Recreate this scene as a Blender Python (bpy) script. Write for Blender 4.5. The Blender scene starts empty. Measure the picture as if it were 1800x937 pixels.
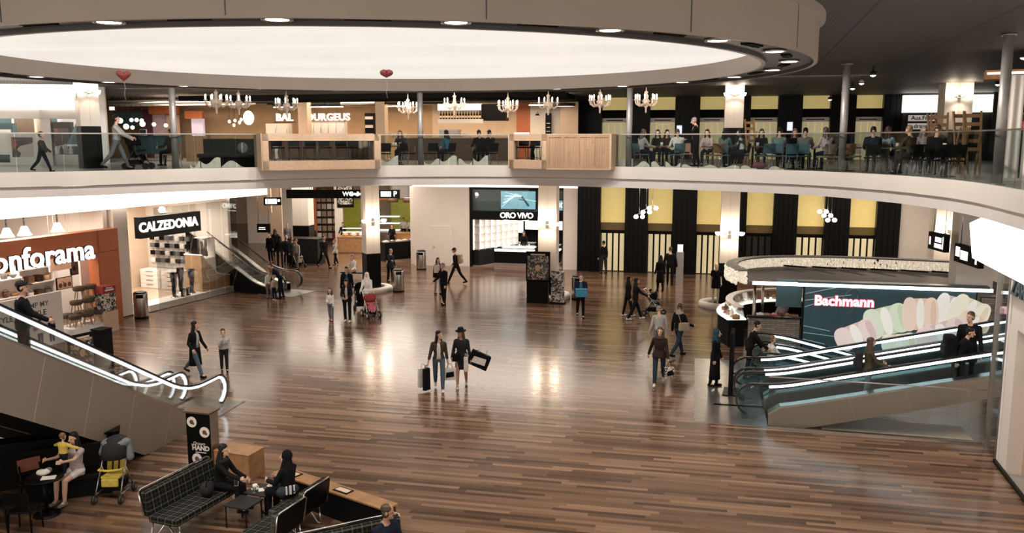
import bpy, bmesh, math, random
from mathutils import Vector as V, Matrix as M
random.seed(7)
R = math.radians
sc = bpy.context.scene
col = sc.collection
# ---------------------------------------------------------------- camera
FPX, CX, CY, CAMZ = 1500.0, 900.0, 468.5, 6.94
PITCH = math.atan((468.5-247.0)/1500.0)
cam = bpy.data.cameras.new('camera'); cam.sensor_width = 36.0; cam.lens = 36.0*FPX/1800.0
cam.clip_end = 300
camo = bpy.data.objects.new('camera', cam); col.objects.link(camo)
camo.location = (0, 0, CAMZ); camo.rotation_euler = (math.pi/2-PITCH, 0, 0)
sc.camera = camo
# ---------------------------------------------------------------- world, exposure
w = bpy.data.worlds.new('world'); sc.world = w; w.use_nodes = True
bg = w.node_tree.nodes['Background']; bg.inputs[0].default_value = (1, .86, .74, 1); bg.inputs[1].default_value = 1.9
vs = sc.view_settings; vs.view_transform = 'Standard'; vs.look = 'None'; vs.gamma = 1; vs.use_curve_mapping = False
vs.exposure = 0.0
DISC_E, BAND_E, DOWN_W, WASH_W = .93, 2.2, 420, 350
def area(name, loc, sx, sy, power, color=(1, .86, .72), rot=(0, 0, 0)):
    l = bpy.data.lights.new(name, 'AREA'); l.shape = 'RECTANGLE'; l.size = sx; l.size_y = sy; l.energy = power; l.color = color
    o = bpy.data.objects.new(name, l); o.location = loc; o.rotation_euler = rot; col.objects.link(o); return o
def point(name, loc, power, color=(1, .82, .62), r=.08):
    l = bpy.data.lights.new(name, 'POINT'); l.energy = power; l.color = color; l.shadow_soft_size = r
    o = bpy.data.objects.new(name, l); o.location = loc; col.objects.link(o); return o
def spot(name, loc, power, ang=80, color=(1, .9, .8), rot=(0, 0, 0), r=.06):
    l = bpy.data.lights.new(name, 'SPOT'); l.energy = power; l.color = color; l.shadow_soft_size = r; l.spot_size = R(ang); l.spot_blend = .6
    o = bpy.data.objects.new(name, l); o.location = loc; o.rotation_euler = rot; col.objects.link(o); return o
TH = R(12.0)
U = V((math.cos(TH), -math.sin(TH), 0)); W = V((math.sin(TH), math.cos(TH), 0))
O = V((4.9, 45.4, 0))
def gp(a, b, z=0): return O+U*a+W*b+V((0, 0, z))       # a along the back wall, b beyond it (negative: in front)
# shop lighting under and above the gallery, with some added fill
area('concourse_fill', gp(-6, -5, 5.2), 10, 3, 560, (1, .88, .77), rot=(0, 0, -TH))
area('concourse_fill', gp(5, -5, 5.2), 12, 3, 380, rot=(0, 0, -TH))
area('concourse_fill', gp(13.5, -4.5, 5.2), 4, 4, 330, rot=(0, 0, -TH))  # unseen light added to brighten the end of the back wall
area('corridor_lamp', (-9.5, 50, 5.0), 8, 8, 1000)
area('furniture_shop_lamp', (-18.2, 29.8, 4.2), 3.6, 3.6, 330, (1, .9, .8))
area('furniture_shop_lamp', (-19.6, 25.8, 4.2), 3.6, 3.6, 200, (1, .9, .8))
area('hosiery_shop_lamp', (-16.0, 37.0, 4.2), 3.4, 3.4, 520, (1, .9, .8))
area('jeweller_lamp', gp(-4.6, 3, 3.9), 3.6, 3.6, 260, (1, .93, .86))
area('cafe_fill', gp(-9, -4.2, 9.05), 14, 2, 800, (1, .76, .52), rot=(0, 0, -TH))
area('cafe_fill', gp(-19, -6.0, 9.05), 7, 2, 520, (1, .80, .60), rot=(0, 0, -TH))  # unseen light added over the dim teal counter and slat wall
area('cafe_front_fill', gp(-11, -12.5, 9.1), 18, .5, 650, (1, .84, .68), rot=(R(38), 0, -TH))  # unseen light added near the railing, tilted to lift the café fronts
area('gallery_shop_lamp', (-21, 33, 9.0), 6, 5, 300, (1, .95, .9))
area('gallery_fill', gp(5.5, -14.0, 9.1), 10, .5, 260, (1, .84, .68), rot=(R(38), 0, -TH))  # unseen light added near the railing, tilted towards the dining tables
area('stall_lamp', (12.2, 31.0, 2.25), 4.5, 1.6, 60, (1, .82, .6))
area('entrance_lamp', (11.9, 16.0, 4.2), 2, 4, 60, (1, .9, .8), rot=(0, 0, -TH))
def G(px, py, z=0.0):                                    # the place on the level z where the photo's pixel falls
    a = (px-CX)/FPX; b = (CY-py)/FPX
    d = V((a, math.cos(PITCH)+b*math.sin(PITCH), -math.sin(PITCH)+b*math.cos(PITCH)))
    t = (z-CAMZ)/d.z
    return V((d.x*t, d.y*t, z))
# ---------------------------------------------------------------- materials
_m = {}
def mat(name, c, rough=.5, metal=0., emit=0., ec=None, var=.12, scale=6., spec=.5, bump=0.):
    if name in _m: return _m[name]
    m = bpy.data.materials.new(name); m.use_nodes = True; nt = m.node_tree; p = nt.nodes['Principled BSDF']
    p.inputs['Roughness'].default_value = rough; p.inputs['Metallic'].default_value = metal
    p.inputs['Specular IOR Level'].default_value = spec
    if var > 0:
        tc = nt.nodes.new('ShaderNodeTexCoord'); n = nt.nodes.new('ShaderNodeTexNoise'); n.inputs['Scale'].default_value = scale
        n.inputs['Detail'].default_value = 3
        nt.links.new(tc.outputs['Object'], n.inputs['Vector'])
        r = nt.nodes.new('ShaderNodeValToRGB')
        r.color_ramp.elements[0].position = .3; r.color_ramp.elements[1].position = .7
        r.color_ramp.elements[0].color = (*[x*(1-var) for x in c], 1); r.color_ramp.elements[1].color = (*[min(1, x*(1+var)) for x in c], 1)
        nt.links.new(n.outputs['Fac'], r.inputs['Fac']); nt.links.new(r.outputs['Color'], p.inputs['Base Color'])
        if bump:
            b = nt.nodes.new('ShaderNodeBump'); b.inputs['Strength'].default_value = bump
            nt.links.new(n.outputs['Fac'], b.inputs['Height']); nt.links.new(b.outputs['Normal'], p.inputs['Normal'])
    else: p.inputs['Base Color'].default_value = (*c, 1)
    if emit:
        p.inputs['Emission Color'].default_value = (*(ec or c), 1); p.inputs['Emission Strength'].default_value = emit
    _m[name] = m; return m
def glass(name, tint, gloss=.5, rough=.02):
    if name in _m: return _m[name]
    m = bpy.data.materials.new(name); m.use_nodes = True; nt = m.node_tree; nt.nodes.clear()
    o = nt.nodes.new('ShaderNodeOutputMaterial'); t = nt.nodes.new('ShaderNodeBsdfTransparent'); g = nt.nodes.new('ShaderNodeBsdfGlossy')
    t.inputs[0].default_value = (*tint, 1); g.inputs['Roughness'].default_value = rough
    f = nt.nodes.new('ShaderNodeFresnel'); f.inputs['IOR'].default_value = 1.45
    mu = nt.nodes.new('ShaderNodeMath'); mu.operation = 'MULTIPLY'; mu.inputs[1].default_value = gloss
    x = nt.nodes.new('ShaderNodeMixShader')
    nt.links.new(f.outputs[0], mu.inputs[0]); nt.links.new(mu.outputs[0], x.inputs[0]); nt.links.new(t.outputs[0], x.inputs[1]); nt.links.new(g.outputs[0], x.inputs[2])
    nt.links.new(x.outputs[0], o.inputs['Surface']); _m[name] = m; return m
def N(nt, t, **k):
    n = nt.nodes.new(t)
    for a, b in k.items(): setattr(n, a, b)
    return n
def math_(nt, op, a, b=None):
    n = N(nt, 'ShaderNodeMath', operation=op)
    for i, x in enumerate((a, b)):
        if x is None: continue
        if isinstance(x, (int, float)): n.inputs[i].default_value = x
        else: nt.links.new(x, n.inputs[i])
    return n.outputs[0]
def plank_mat(name, cols, width, length, rot, rough=.22, gap=.015, axis='XY', spec=.5, rvar=.06):
    m = bpy.data.materials.new(name); m.use_nodes = True; nt = m.node_tree; p = nt.nodes['Principled BSDF']
    tc = N(nt, 'ShaderNodeTexCoord'); mp = N(nt, 'ShaderNodeMapping'); mp.inputs['Rotation'].default_value = rot
    nt.links.new(tc.outputs['Object'], mp.inputs['Vector'])
    s = N(nt, 'ShaderNodeSeparateXYZ'); nt.links.new(mp.outputs[0], s.inputs[0])
    x, y = s.outputs[axis[0]], s.outputs[axis[1]]
    row = math_(nt, 'DIVIDE', y, width); rf = math_(nt, 'FLOOR', row)
    wn = N(nt, 'ShaderNodeTexWhiteNoise', noise_dimensions='1D'); nt.links.new(rf, wn.inputs['W'])
    xs = math_(nt, 'ADD', math_(nt, 'DIVIDE', x, length), math_(nt, 'MULTIPLY', wn.outputs['Value'], 7.3))
    cf = math_(nt, 'FLOOR', xs)
    cv = N(nt, 'ShaderNodeCombineXYZ'); nt.links.new(rf, cv.inputs[0]); nt.links.new(cf, cv.inputs[1])
    w2 = N(nt, 'ShaderNodeTexWhiteNoise', noise_dimensions='2D'); nt.links.new(cv.outputs[0], w2.inputs['Vector'])
    rp = N(nt, 'ShaderNodeValToRGB'); el = rp.color_ramp.elements
    for i, (pos, c) in enumerate(cols):
        e = el[i] if i < 2 else el.new(pos)
        e.position = pos; e.color = (*c, 1)
    nt.links.new(w2.outputs['Value'], rp.inputs['Fac'])
    mp2 = N(nt, 'ShaderNodeMapping'); mp2.inputs['Scale'].default_value = (1.2, 22, 22) if axis == 'XY' else (22, 22, 1.2)
    nt.links.new(mp.outputs[0], mp2.inputs['Vector'])
    nz = N(nt, 'ShaderNodeTexNoise'); nz.inputs['Scale'].default_value = 1.0; nz.inputs['Detail'].default_value = 4
    nt.links.new(mp2.outputs[0], nz.inputs['Vector'])
    fy = math_(nt, 'FRACT', row); fx = math_(nt, 'FRACT', xs)
    g1 = math_(nt, 'GREATER_THAN', fy, gap*1.6); g2 = math_(nt, 'GREATER_THAN', fx, gap*.12)
    gg = math_(nt, 'MULTIPLY', g1, g2); gf = math_(nt, 'ADD', math_(nt, 'MULTIPLY', gg, .45), .55)
    gr = math_(nt, 'ADD', math_(nt, 'MULTIPLY', nz.outputs['Fac'], .5), .75)
    k = math_(nt, 'MULTIPLY', gf, gr)
    mx = N(nt, 'ShaderNodeMix', data_type='RGBA', blend_type='MULTIPLY'); mx.inputs['Factor'].default_value = 1
    cc = N(nt, 'ShaderNodeCombineColor')
    for i in range(3): nt.links.new(k, cc.inputs[i])
    nt.links.new(rp.outputs[0], mx.inputs['A']); nt.links.new(cc.outputs[0], mx.inputs['B'])
    nt.links.new(mx.outputs['Result'], p.inputs['Base Color'])
    rr = math_(nt, 'ADD', math_(nt, 'MULTIPLY', w2.outputs['Value'], rvar), rough)
    nt.links.new(rr, p.inputs['Roughness']); p.inputs['Specular IOR Level'].default_value = spec
    _m[name] = m; return m
FLOORM = plank_mat('oiled_plank_floor', [(0, (.060, .033, .022)), (.25, (.095, .053, .033)), (.5, (.130, .074, .046)), (.75, (.168, .097, .061)), (1, (.23, .138, .088))], .115, 1.75, (0, 0, TH), rough=.17, rvar=.04)
OAK = plank_mat('pale_oak', [(0, (.38, .26, .175)), (1, (.47, .33, .225))], .5, 2.2, (0, 0, 0), rough=.45, gap=.0, spec=.3)
OAKV = plank_mat('upright_oak', [(0, (.29, .185, .115)), (1, (.35, .225, .14))], .09, 3.0, (0, 0, 0), rough=.45, gap=.04, axis='ZX', spec=.3)
def ceil_mat():
    m = bpy.data.materials.new('perforated_metal_ceiling'); m.use_nodes = True; nt = m.node_tree; p = nt.nodes['Principled BSDF']
    tc = N(nt, 'ShaderNodeTexCoord'); mp = N(nt, 'ShaderNodeMapping'); mp.inputs['Rotation'].default_value = (0, 0, R(15))
    nt.links.new(tc.outputs['Object'], mp.inputs['Vector']); s = N(nt, 'ShaderNodeSeparateXYZ'); nt.links.new(mp.outputs[0], s.inputs[0])
    x, y = s.outputs['X'], s.outputs['Y']
    q = math_(nt, 'MULTIPLY', math_(nt, 'SINE', math_(nt, 'MULTIPLY', x, 2*math.pi/.15)), math_(nt, 'SINE', math_(nt, 'MULTIPLY', y, 2*math.pi/.15)))
    dot = math_(nt, 'GREATER_THAN', q, .3)
    j = math_(nt, 'LESS_THAN', math_(nt, 'FRACT', math_(nt, 'DIVIDE', math_(nt, 'ADD', x, .35), 2.35)), .018)
    j2 = math_(nt, 'LESS_THAN', math_(nt, 'FRACT', math_(nt, 'DIVIDE', y, 7.2)), .004)
    k = math_(nt, 'MAXIMUM', math_(nt, 'MAXIMUM', j, j2), math_(nt, 'MULTIPLY', dot, .75))
    mx = N(nt, 'ShaderNodeMix', data_type='RGBA'); nt.links.new(k, mx.inputs['Factor'])
    mx.inputs['A'].default_value = (.088, .081, .075, 1); mx.inputs['B'].default_value = (.008, .008, .008, 1)
    nt.links.new(mx.outputs['Result'], p.inputs['Base Color']); p.inputs['Roughness'].default_value = .6
    return m
CEILM = ceil_mat()
def disc_mat():
    m = bpy.data.materials.new('luminous_membrane'); m.use_nodes = True; nt = m.node_tree; p = nt.nodes['Principled BSDF']
    tc = N(nt, 'ShaderNodeTexCoord'); mp = N(nt, 'ShaderNodeMapping'); mp.inputs['Rotation'].default_value = (0, 0, R(6))
    nt.links.new(tc.outputs['Object'], mp.inputs['Vector']); s = N(nt, 'ShaderNodeSeparateXYZ'); nt.links.new(mp.outputs[0], s.inputs[0])
    b = math_(nt, 'FLOOR', math_(nt, 'DIVIDE', s.outputs['Y'], .62))
    wn = N(nt, 'ShaderNodeTexWhiteNoise', noise_dimensions='1D'); nt.links.new(b, wn.inputs['W'])
    sm = N(nt, 'ShaderNodeTexNoise'); sm.inputs['Scale'].default_value = .45; nt.links.new(mp.outputs[0], sm.inputs['Vector'])
    seam = math_(nt, 'LESS_THAN', math_(nt, 'FRACT', math_(nt, 'DIVIDE', s.outputs['X'], 3.1)), .006)
    seamy = math_(nt, 'LESS_THAN', math_(nt, 'FRACT', math_(nt, 'DIVIDE', s.outputs['Y'], .62)), .05)
    k = math_(nt, 'ADD', math_(nt, 'MULTIPLY', wn.outputs['Value'], .07), math_(nt, 'MULTIPLY', sm.outputs['Fac'], .16))
    k = math_(nt, 'SUBTRACT', k, math_(nt, 'MULTIPLY', math_(nt, 'MAXIMUM', seam, math_(nt, 'MULTIPLY', seamy, .5)), .05))
    k = math_(nt, 'MULTIPLY', math_(nt, 'ADD', k, .74), DISC_E/.9)
    p.inputs['Emission Color'].default_value = (1, .93, .855, 1); nt.links.new(k, p.inputs['Emission Strength']); p.inputs['Base Color'].default_value = (.12, .12, .11, 1); p.inputs['Specular IOR Level'].default_value = .1
    return m
DISCM = disc_mat()
def plaid_mat():
    m = bpy.data.materials.new('black_plaid_cloth'); m.use_nodes = True; nt = m.node_tree; p = nt.nodes['Principled BSDF']
    tc = N(nt, 'ShaderNodeTexCoord'); s = N(nt, 'ShaderNodeSeparateXYZ'); nt.links.new(tc.outputs['Object'], s.inputs[0])
    o = []
    for a in 'XYZ':
        f = math_(nt, 'FRACT', math_(nt, 'DIVIDE', math_(nt, 'ADD', s.outputs[a], 10.03), .16))
        o.append(math_(nt, 'ADD', math_(nt, 'LESS_THAN', f, .14), math_(nt, 'MULTIPLY', math_(nt, 'LESS_THAN', math_(nt, 'ABSOLUTE', math_(nt, 'SUBTRACT', f, .55)), .03), .6)))
    k = math_(nt, 'MULTIPLY', math_(nt, 'ADD', math_(nt, 'ADD', o[0], o[1]), o[2]), .4)
    mx = N(nt, 'ShaderNodeMix', data_type='RGBA', clamp_factor=True); nt.links.new(k, mx.inputs['Factor'])
    mx.inputs['A'].default_value = (.006, .007, .006, 1); mx.inputs['B'].default_value = (.13, .13, .105, 1)
    nt.links.new(mx.outputs['Result'], p.inputs['Base Color']); p.inputs['Roughness'].default_value = .75; p.inputs['Specular IOR Level'].default_value = .12; _m['plaid'] = m
    return m
PLAID = plaid_mat()
def collage_mat(name, cols, scale=9.):
    m = bpy.data.materials.new(name); m.use_nodes = True; nt = m.node_tree; p = nt.nodes['Principled BSDF']
    tc = N(nt, 'ShaderNodeTexCoord'); v = N(nt, 'ShaderNodeTexVoronoi'); v.inputs['Scale'].default_value = scale
    nz = N(nt, 'ShaderNodeTexNoise'); nz.inputs['Scale'].default_value = scale*.5; nt.links.new(tc.outputs['Object'], nz.inputs['Vector'])
    mx = N(nt, 'ShaderNodeMix', data_type='VECTOR'); mx.inputs['Factor'].default_value = .4
    nt.links.new(tc.outputs['Object'], mx.inputs[4]); nt.links.new(nz.outputs['Color'], mx.inputs[5]); nt.links.new(mx.outputs[1], v.inputs['Vector'])
    rp = N(nt, 'ShaderNodeValToRGB'); rp.color_ramp.interpolation = 'CONSTANT'; el = rp.color_ramp.elements
    for i, c in enumerate(cols):
        e = el[i] if i < 2 else el.new(i/len(cols))
        e.position = i/len(cols); e.color = (*c, 1)
    s = N(nt, 'ShaderNodeSeparateColor'); nt.links.new(v.outputs['Color'], s.inputs[0]); nt.links.new(s.outputs[0], rp.inputs['Fac'])
    nt.links.new(rp.outputs[0], p.inputs['Base Color']); p.inputs['Roughness'].default_value = .4
    _m[name] = m; return m
def stone_mat():
    m = bpy.data.materials.new('split_stone_cladding'); m.use_nodes = True; nt = m.node_tree; p = nt.nodes['Principled BSDF']
    tc = N(nt, 'ShaderNodeTexCoord'); mp = N(nt, 'ShaderNodeMapping'); mp.inputs['Rotation'].default_value = (R(90), 0, 0); nt.links.new(tc.outputs['Object'], mp.inputs['Vector'])
    b = N(nt, 'ShaderNodeTexBrick'); b.inputs['Scale'].default_value = 1; b.inputs['Brick Width'].default_value = .32; b.inputs['Row Height'].default_value = .07; b.inputs['Mortar Size'].default_value = .006
    b.inputs['Color1'].default_value = (.30, .25, .20, 1); b.inputs['Color2'].default_value = (.17, .14, .12, 1); b.inputs['Mortar'].default_value = (.03, .03, .03, 1)
    nt.links.new(mp.outputs[0], b.inputs['Vector']); nt.links.new(b.outputs['Color'], p.inputs['Base Color']); p.inputs['Roughness'].default_value = .8
    return m
WHITE = mat('warm_white_paint', (.68, .62, .56), .5, var=.03, scale=1.2)
WHITE2 = mat('cool_white_laminate', (.75, .70, .66), .4, var=.03)
CREAM = mat('cream_plaster', (.60, .45, .33), .6, var=.05, scale=2)
FASC = mat('fascia_panel', (.56, .515, .465), .45, var=.04, scale=.8)
FASC2 = mat('fascia_lower_panel', (.54, .50, .475), .45, var=.04, scale=.8)
DRUM = mat('taupe_metal_panel', (.37, .315, .265), .4, var=.05, scale=.7)
DRUMD = mat('dark_soffit_metal', (.055, .055, .058), .4)
BLACK = mat('black_lacquer', (.004, .004, .004), .35, var=.0, spec=.10)
BLACKM = mat('black_matt', (.006, .006, .006), .7, var=.1, spec=.08)
CHAR = mat('charcoal_paint', (.022, .022, .022), .5, spec=.2)
STEEL = mat('brushed_steel', (.45, .43, .41), .28, 1.0, var=.08)
CHROME = mat('chrome', (.75, .75, .75), .12, 1.0, var=.0)
TRUSS = mat('taupe_truss_cladding', (.29, .24, .20), .38, .3, var=.05, scale=.9)
WOOD = mat('honey_wood', (.32, .17, .075), .45, var=.2, scale=5)
BEECH = mat('beech_wood', (.50, .31, .17), .5, var=.15)
WALNUT = mat('walnut_wood', (.10, .055, .03), .45, var=.2)
ORANGE = mat('orange_panel', (.46, .135, .05), .45, var=.05)
TEAL = mat('dark_teal_panel', (.025, .065, .075), .35, var=.08)
BLUEG = mat('blue_grey_paint', (.06, .13, .16), .5)
GREEN = mat('lime_green_wall', (.42, .45, .05), .5)
YEL = mat('yellow_panel', (.66, .51, .17), .45, var=.05, emit=.34, ec=(.88, .70, .27))  # emission added to brighten the panels; they are no lamps
YELG = mat('pale_yellow_slat', (.72, .63, .40), .5, var=.05, emit=.30, ec=(.75, .66, .40))  # slats carry an added glow as well
YELD = mat('dull_olive_panel', (.13, .085, .02), .5)
LIGHTW = mat('warm_light_band', (1, .9, .78), .5, emit=BAND_E, ec=(1, .93, .83), var=0)
LIGHTP = mat('lamp_glow', (1, .95, .88), .5, emit=9, ec=(1, .92, .80), var=0)
LIGHTS = mat('soft_lamp_glow', (1, .95, .88), .5, emit=2.2, ec=(1, .88, .70), var=0)
LIGHTC = mat('cool_light_strip', (.9, .95, 1), .5, emit=3.0, ec=(.90, .96, 1), var=0)
SIGNW = mat('lit_white_letters', (1, 1, 1), .5, emit=1.15, ec=(1, .98, .96), var=0)
SHOWC = mat('lit_showcase', (1, .96, .88), .5, emit=1.0, ec=(1, .95, .86), var=.1)
RUBBER = mat('black_rubber', (.010, .010, .011), .45, var=0)
HANDRAIL = mat('handrail_rubber', (.012, .012, .014), .25, var=0)
TREAD = mat('ribbed_tread', (.11, .125, .13), .35, .6)
GREYP = mat('grey_tile', (.23, .21, .19), .35)
STEELP = mat('steel_landing_plate', (.34, .33, .32), .3, .9, var=.15, scale=3)
STONE = stone_mat()
GL_RAIL = glass('smoked_railing_glass', (.755, .79, .785), .10)
GL_SHOP = glass('shop_glass', (.95, .96, .95), .55)
GL_ESC = glass('teal_tinted_glass', (.80, .90, .92), .8)
GL_CLR = glass('clear_glass', (.96, .98, .97), .6)
COLLAGE = collage_mat('jungle_collage_print', [(.01, .01, .01), (.35, .28, .22), (.03, .04, .03), (.10, .10, .08), (.5, .42, .36), (.02, .02, .02)], 14)
COLLB = collage_mat('black_white_print', [(.01, .01, .01), (.6, .56, .52), (.02, .02, .02), (.7, .66, .6)], 16)
# ---------------------------------------------------------------- mesh builder
class MB:
    def __init__(s): s.bm = bmesh.new(); s.i = 0; s.m = M.Identity(4)
    def _v(s, p): return s.bm.verts.new(s.m @ V(p))
    def _f(s, vs, sm=False):
        try:
            f = s.bm.faces.new(vs); f.material_index = s.i; f.smooth = sm
        except ValueError: pass
    def box(s, c, d, rz=0., rx=0., ry=0.):
        m = M.Translation(V(c)) @ M.Rotation(rz, 4, 'Z') @ M.Rotation(ry, 4, 'Y') @ M.Rotation(rx, 4, 'X')
        v = [s._v(m @ V((x*d[0]/2, y*d[1]/2, z*d[2]/2))) for z in (-1, 1) for y in (-1, 1) for x in (-1, 1)]
        for q in ((0, 2, 3, 1), (4, 5, 7, 6), (0, 1, 5, 4), (2, 6, 7, 3), (0, 4, 6, 2), (1, 3, 7, 5)): s._f([v[k] for k in q])
        return s
    def rings(s, rs, closed=False, caps=True, sm=True):
        vr = [[s._v(p) for p in r] for r in rs]; n = len(vr[0])
        for a, b in zip(vr, vr[1:]+([vr[0]] if closed else [])):
            for k in range(n): s._f([a[k], a[(k+1) % n], b[(k+1) % n], b[k]], sm)
        if caps and not closed:
            s._f(list(reversed(vr[0]))); s._f(vr[-1])
        return s
    def cyl(s, p0, p1, r0, r1=None, n=12, sm=True):
        p0, p1 = V(p0), V(p1); r1 = r0 if r1 is None else r1
        d = (p1-p0).normalized(); a = d.orthogonal().normalized(); b = d.cross(a)
        f = lambda p, r: [p+a*(r*math.cos(t))+b*(r*math.sin(t)) for t in [2*math.pi*k/n for k in range(n)]]
        return s.rings([f(p0, r0), f(p1, r1)], sm=sm)
    def caps(s, p0, p1, r0, r1, n=10):
        p0, p1 = V(p0), V(p1); d = p1-p0; L = d.length
        if L < 1e-5: return s.ell(p0, (r0, r0, r0))
        d.normalize(); a = d.orthogonal().normalized(); b = d.cross(a); rs = []
        def ring(p, r): return [p+a*(r*math.cos(2*math.pi*k/n))+b*(r*math.sin(2*math.pi*k/n)) for k in range(n)]
        for t in (85, 60, 30): rs.append(ring(p0-d*(r0*math.sin(R(t))), r0*math.cos(R(t))))
        rs.append(ring(p0, r0)); rs.append(ring(p1, r1))
        for t in (30, 60, 85): rs.append(ring(p1+d*(r1*math.sin(R(t))), r1*math.cos(R(t))))
        return s.rings(rs)
    def ell(s, c, r, n=12, m=8, rot=None):
        rs = []; q = rot or M.Identity(3)
        for j in range(m+1):
            t = math.pi*(j+.02)/(m+.04)-math.pi/2
            rs.append([V(c)+q @ V((r[0]*math.cos(t)*math.cos(2*math.pi*k/n), r[1]*math.cos(t)*math.sin(2*math.pi*k/n), r[2]*math.sin(t))) for k in range(n)])
        return s.rings(rs)
    def tube(s, pts, r, n=8, closed=False, flat=None):
        pts = [V(p) for p in pts]; rs = []; L = len(pts); prev = None
        for k, p in enumerate(pts):
            t = (pts[(k+1) % L]-pts[k-1]) if closed else (pts[min(k+1, L-1)]-pts[max(k-1, 0)])
            t.normalize()
            if prev is None: a = t.orthogonal().normalized()
            else:
                a = prev-t*prev.dot(t); a = a.normalized() if a.length > 1e-6 else t.orthogonal().normalized()
            prev = a; b = t.cross(a); rr = r[k] if isinstance(r, (list, tuple)) else r
            rs.append([p+a*(rr*math.cos(2*math.pi*j/n))+b*(rr*math.sin(2*math.pi*j/n)) for j in range(n)])
        return s.rings(rs, closed)
    def strip(s, pts, w, h, side):                         # rectangular section w (along side) x h (along its normal) swept along pts
        pts = [V(p) for p in pts]; rs = []; L = len(pts); side = V(side).normalized()
        for k, p in enumerate(pts):
            t = (pts[min(k+1, L-1)]-pts[max(k-1, 0)]).normalized(); n = side.cross(t).normalized()
            rs.append([p+side*(w/2*x)+n*(h/2*y) for x, y in ((-1, -1), (1, -1), (1, 1), (-1, 1))])
        return s.rings(rs, sm=False)
    def lathe(s, prof, n=16, c=(0, 0, 0), closed=False):
        c = V(c); return s.rings([[c+V((r*math.cos(2*math.pi*k/n), r*math.sin(2*math.pi*k/n), z)) for k in range(n)] for r, z in prof], closed)
    def prism(s, poly, z0, z1, m=None):
        m = m or M.Identity(4)
        return s.rings([[m @ V((x, y, z0)) for x, y in poly], [m @ V((x, y, z1)) for x, y in poly]], sm=False)
    def quad(s, *p): s._f([s._v(q) for q in p]); return s
    def text(s, body, size, m, ext=.01, bold=0., align='CENTER', shear=0., space=1.):
        c = bpy.data.curves.new('t', 'FONT'); c.body = body; c.size = size; c.extrude = ext; c.offset = bold; c.align_x = align; c.align_y = 'CENTER'; c.shear = shear; c.space_character = space
        c.resolution_u = 3
        o = bpy.data.objects.new('t', c); me = bpy.data.meshes.new_from_object(o)
        b2 = bmesh.new(); b2.from_mesh(me); mp = {v: s._v(m @ v.co) for v in b2.verts}
        for f in b2.faces: s._f([mp[v] for v in f.verts])
        b2.free(); bpy.data.objects.remove(o); bpy.data.curves.remove(c); bpy.data.meshes.remove(me)
        return s
    def build(s, name, mats, parent=None, bevel=0., loc=None, rz=None, recalc=True, **tags):
        if recalc: bmesh.ops.recalc_face_normals(s.bm, faces=s.bm.faces[:])
        me = bpy.data.meshes.new(name); s.bm.to_mesh(me); s.bm.free()
        for x in (mats if isinstance(mats, (list, tuple)) else [mats]): me.materials.append(x)
        o = bpy.data.objects.new(name, me); col.objects.link(o)
        if parent: o.parent = parent
        if loc is not None: o.location = loc
        if rz is not None: o.rotation_euler = (0, 0, rz)
        if bevel:
            b = o.modifiers.new('b', 'BEVEL'); b.width = bevel; b.segments = 2; b.limit_method = 'ANGLE'
        for k, x in tags.items(): o[k] = x
        return o
def thing(name, label, cat, loc, rz=0., group=None):
    o = bpy.data.objects.new(name, None); col.objects.link(o); o.location = loc; o.rotation_euler = (0, 0, rz); o.empty_display_size = .1
    o['label'] = label; o['category'] = cat
    if group: o['group'] = group
    return o
def tagd(o, label, cat, group=None):
    o['label'] = label; o['category'] = cat
    if group: o['group'] = group
    return o
KIDS = {}
def dup(root, loc, rz=None, label=None, group=None):
    r = root.copy(); col.objects.link(r); r.location = loc
    if rz is not None: r.rotation_euler = (0, 0, rz)
    if label: r['label'] = label
    if group: r['group'] = group
    for ch in list(root.children):
        c = ch.copy(); col.objects.link(c); c.parent = r
        for g in list(ch.children):
            d = g.copy(); col.objects.link(d); d.parent = c
    return r
def st(o): o['kind'] = 'structure'; return o
ORD = ['first', 'second', 'third', 'fourth', 'fifth', 'sixth', 'seventh', 'eighth', 'ninth', 'tenth', 'eleventh', 'twelfth', 'thirteenth', 'fourteenth', 'fifteenth', 'sixteenth', 'seventeenth', 'eighteenth', 'nineteenth', 'twentieth', 'twenty-first', 'twenty-second', 'twenty-third', 'twenty-fourth']
def wallm(p, n):                                          # matrix for writing on an upright face: local x to the reader's right, y up, z out along n
    n = V(n).normalized(); up = V((0, 0, 1)); x = up.cross(n).normalized(); y = n.cross(x)
    m = M(((x.x, y.x, n.x, p[0]), (x.y, y.y, n.y, p[1]), (x.z, y.z, n.z, p[2]), (0, 0, 0, 1))); return m
# ---------------------------------------------------------------- helpers to find places along the shop fronts
def proj(p):
    x, y, z = p[0], p[1], p[2]-CAMZ; cp, sp = math.cos(PITCH), math.sin(PITCH); d = y*cp-z*sp
    return CX+FPX*x/d, CY-FPX*(y*sp+z*cp)/d
def along(line, px, lo=-30., hi=40.):
    for _ in range(50):
        mid = (lo+hi)/2
        if proj(line(mid))[0] < px: lo = mid
        else: hi = mid
    return (lo+hi)/2
def zof(line, py, lo=-1., hi=12.):                         # height on an upright line(z)
    for _ in range(50):
        mid = (lo+hi)/2
        if proj(line(mid))[1] > py: lo = mid
        else: hi = mid
    return (lo+hi)/2
def aw(px, z=2.5, b=0.): return along(lambda a: gp(a, b, z), px)
L0 = V((-15.33, 32.42, 0)); LW = V((.36, .933, 0)).normalized(); LN = V((-LW.y, LW.x, 0)); LRZ = math.atan2(LW.y, LW.x)
def lp(a, b, z=0): return L0+LW*a+LN*b+V((0, 0, z))
def al(px, z=1.5, b=0.): return along(lambda a: lp(a, b, z), px, -14, 20)
UZ, SLB, CZ = 6.0, 5.3, 9.15                               # gallery floor, gallery underside, ceiling
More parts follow.
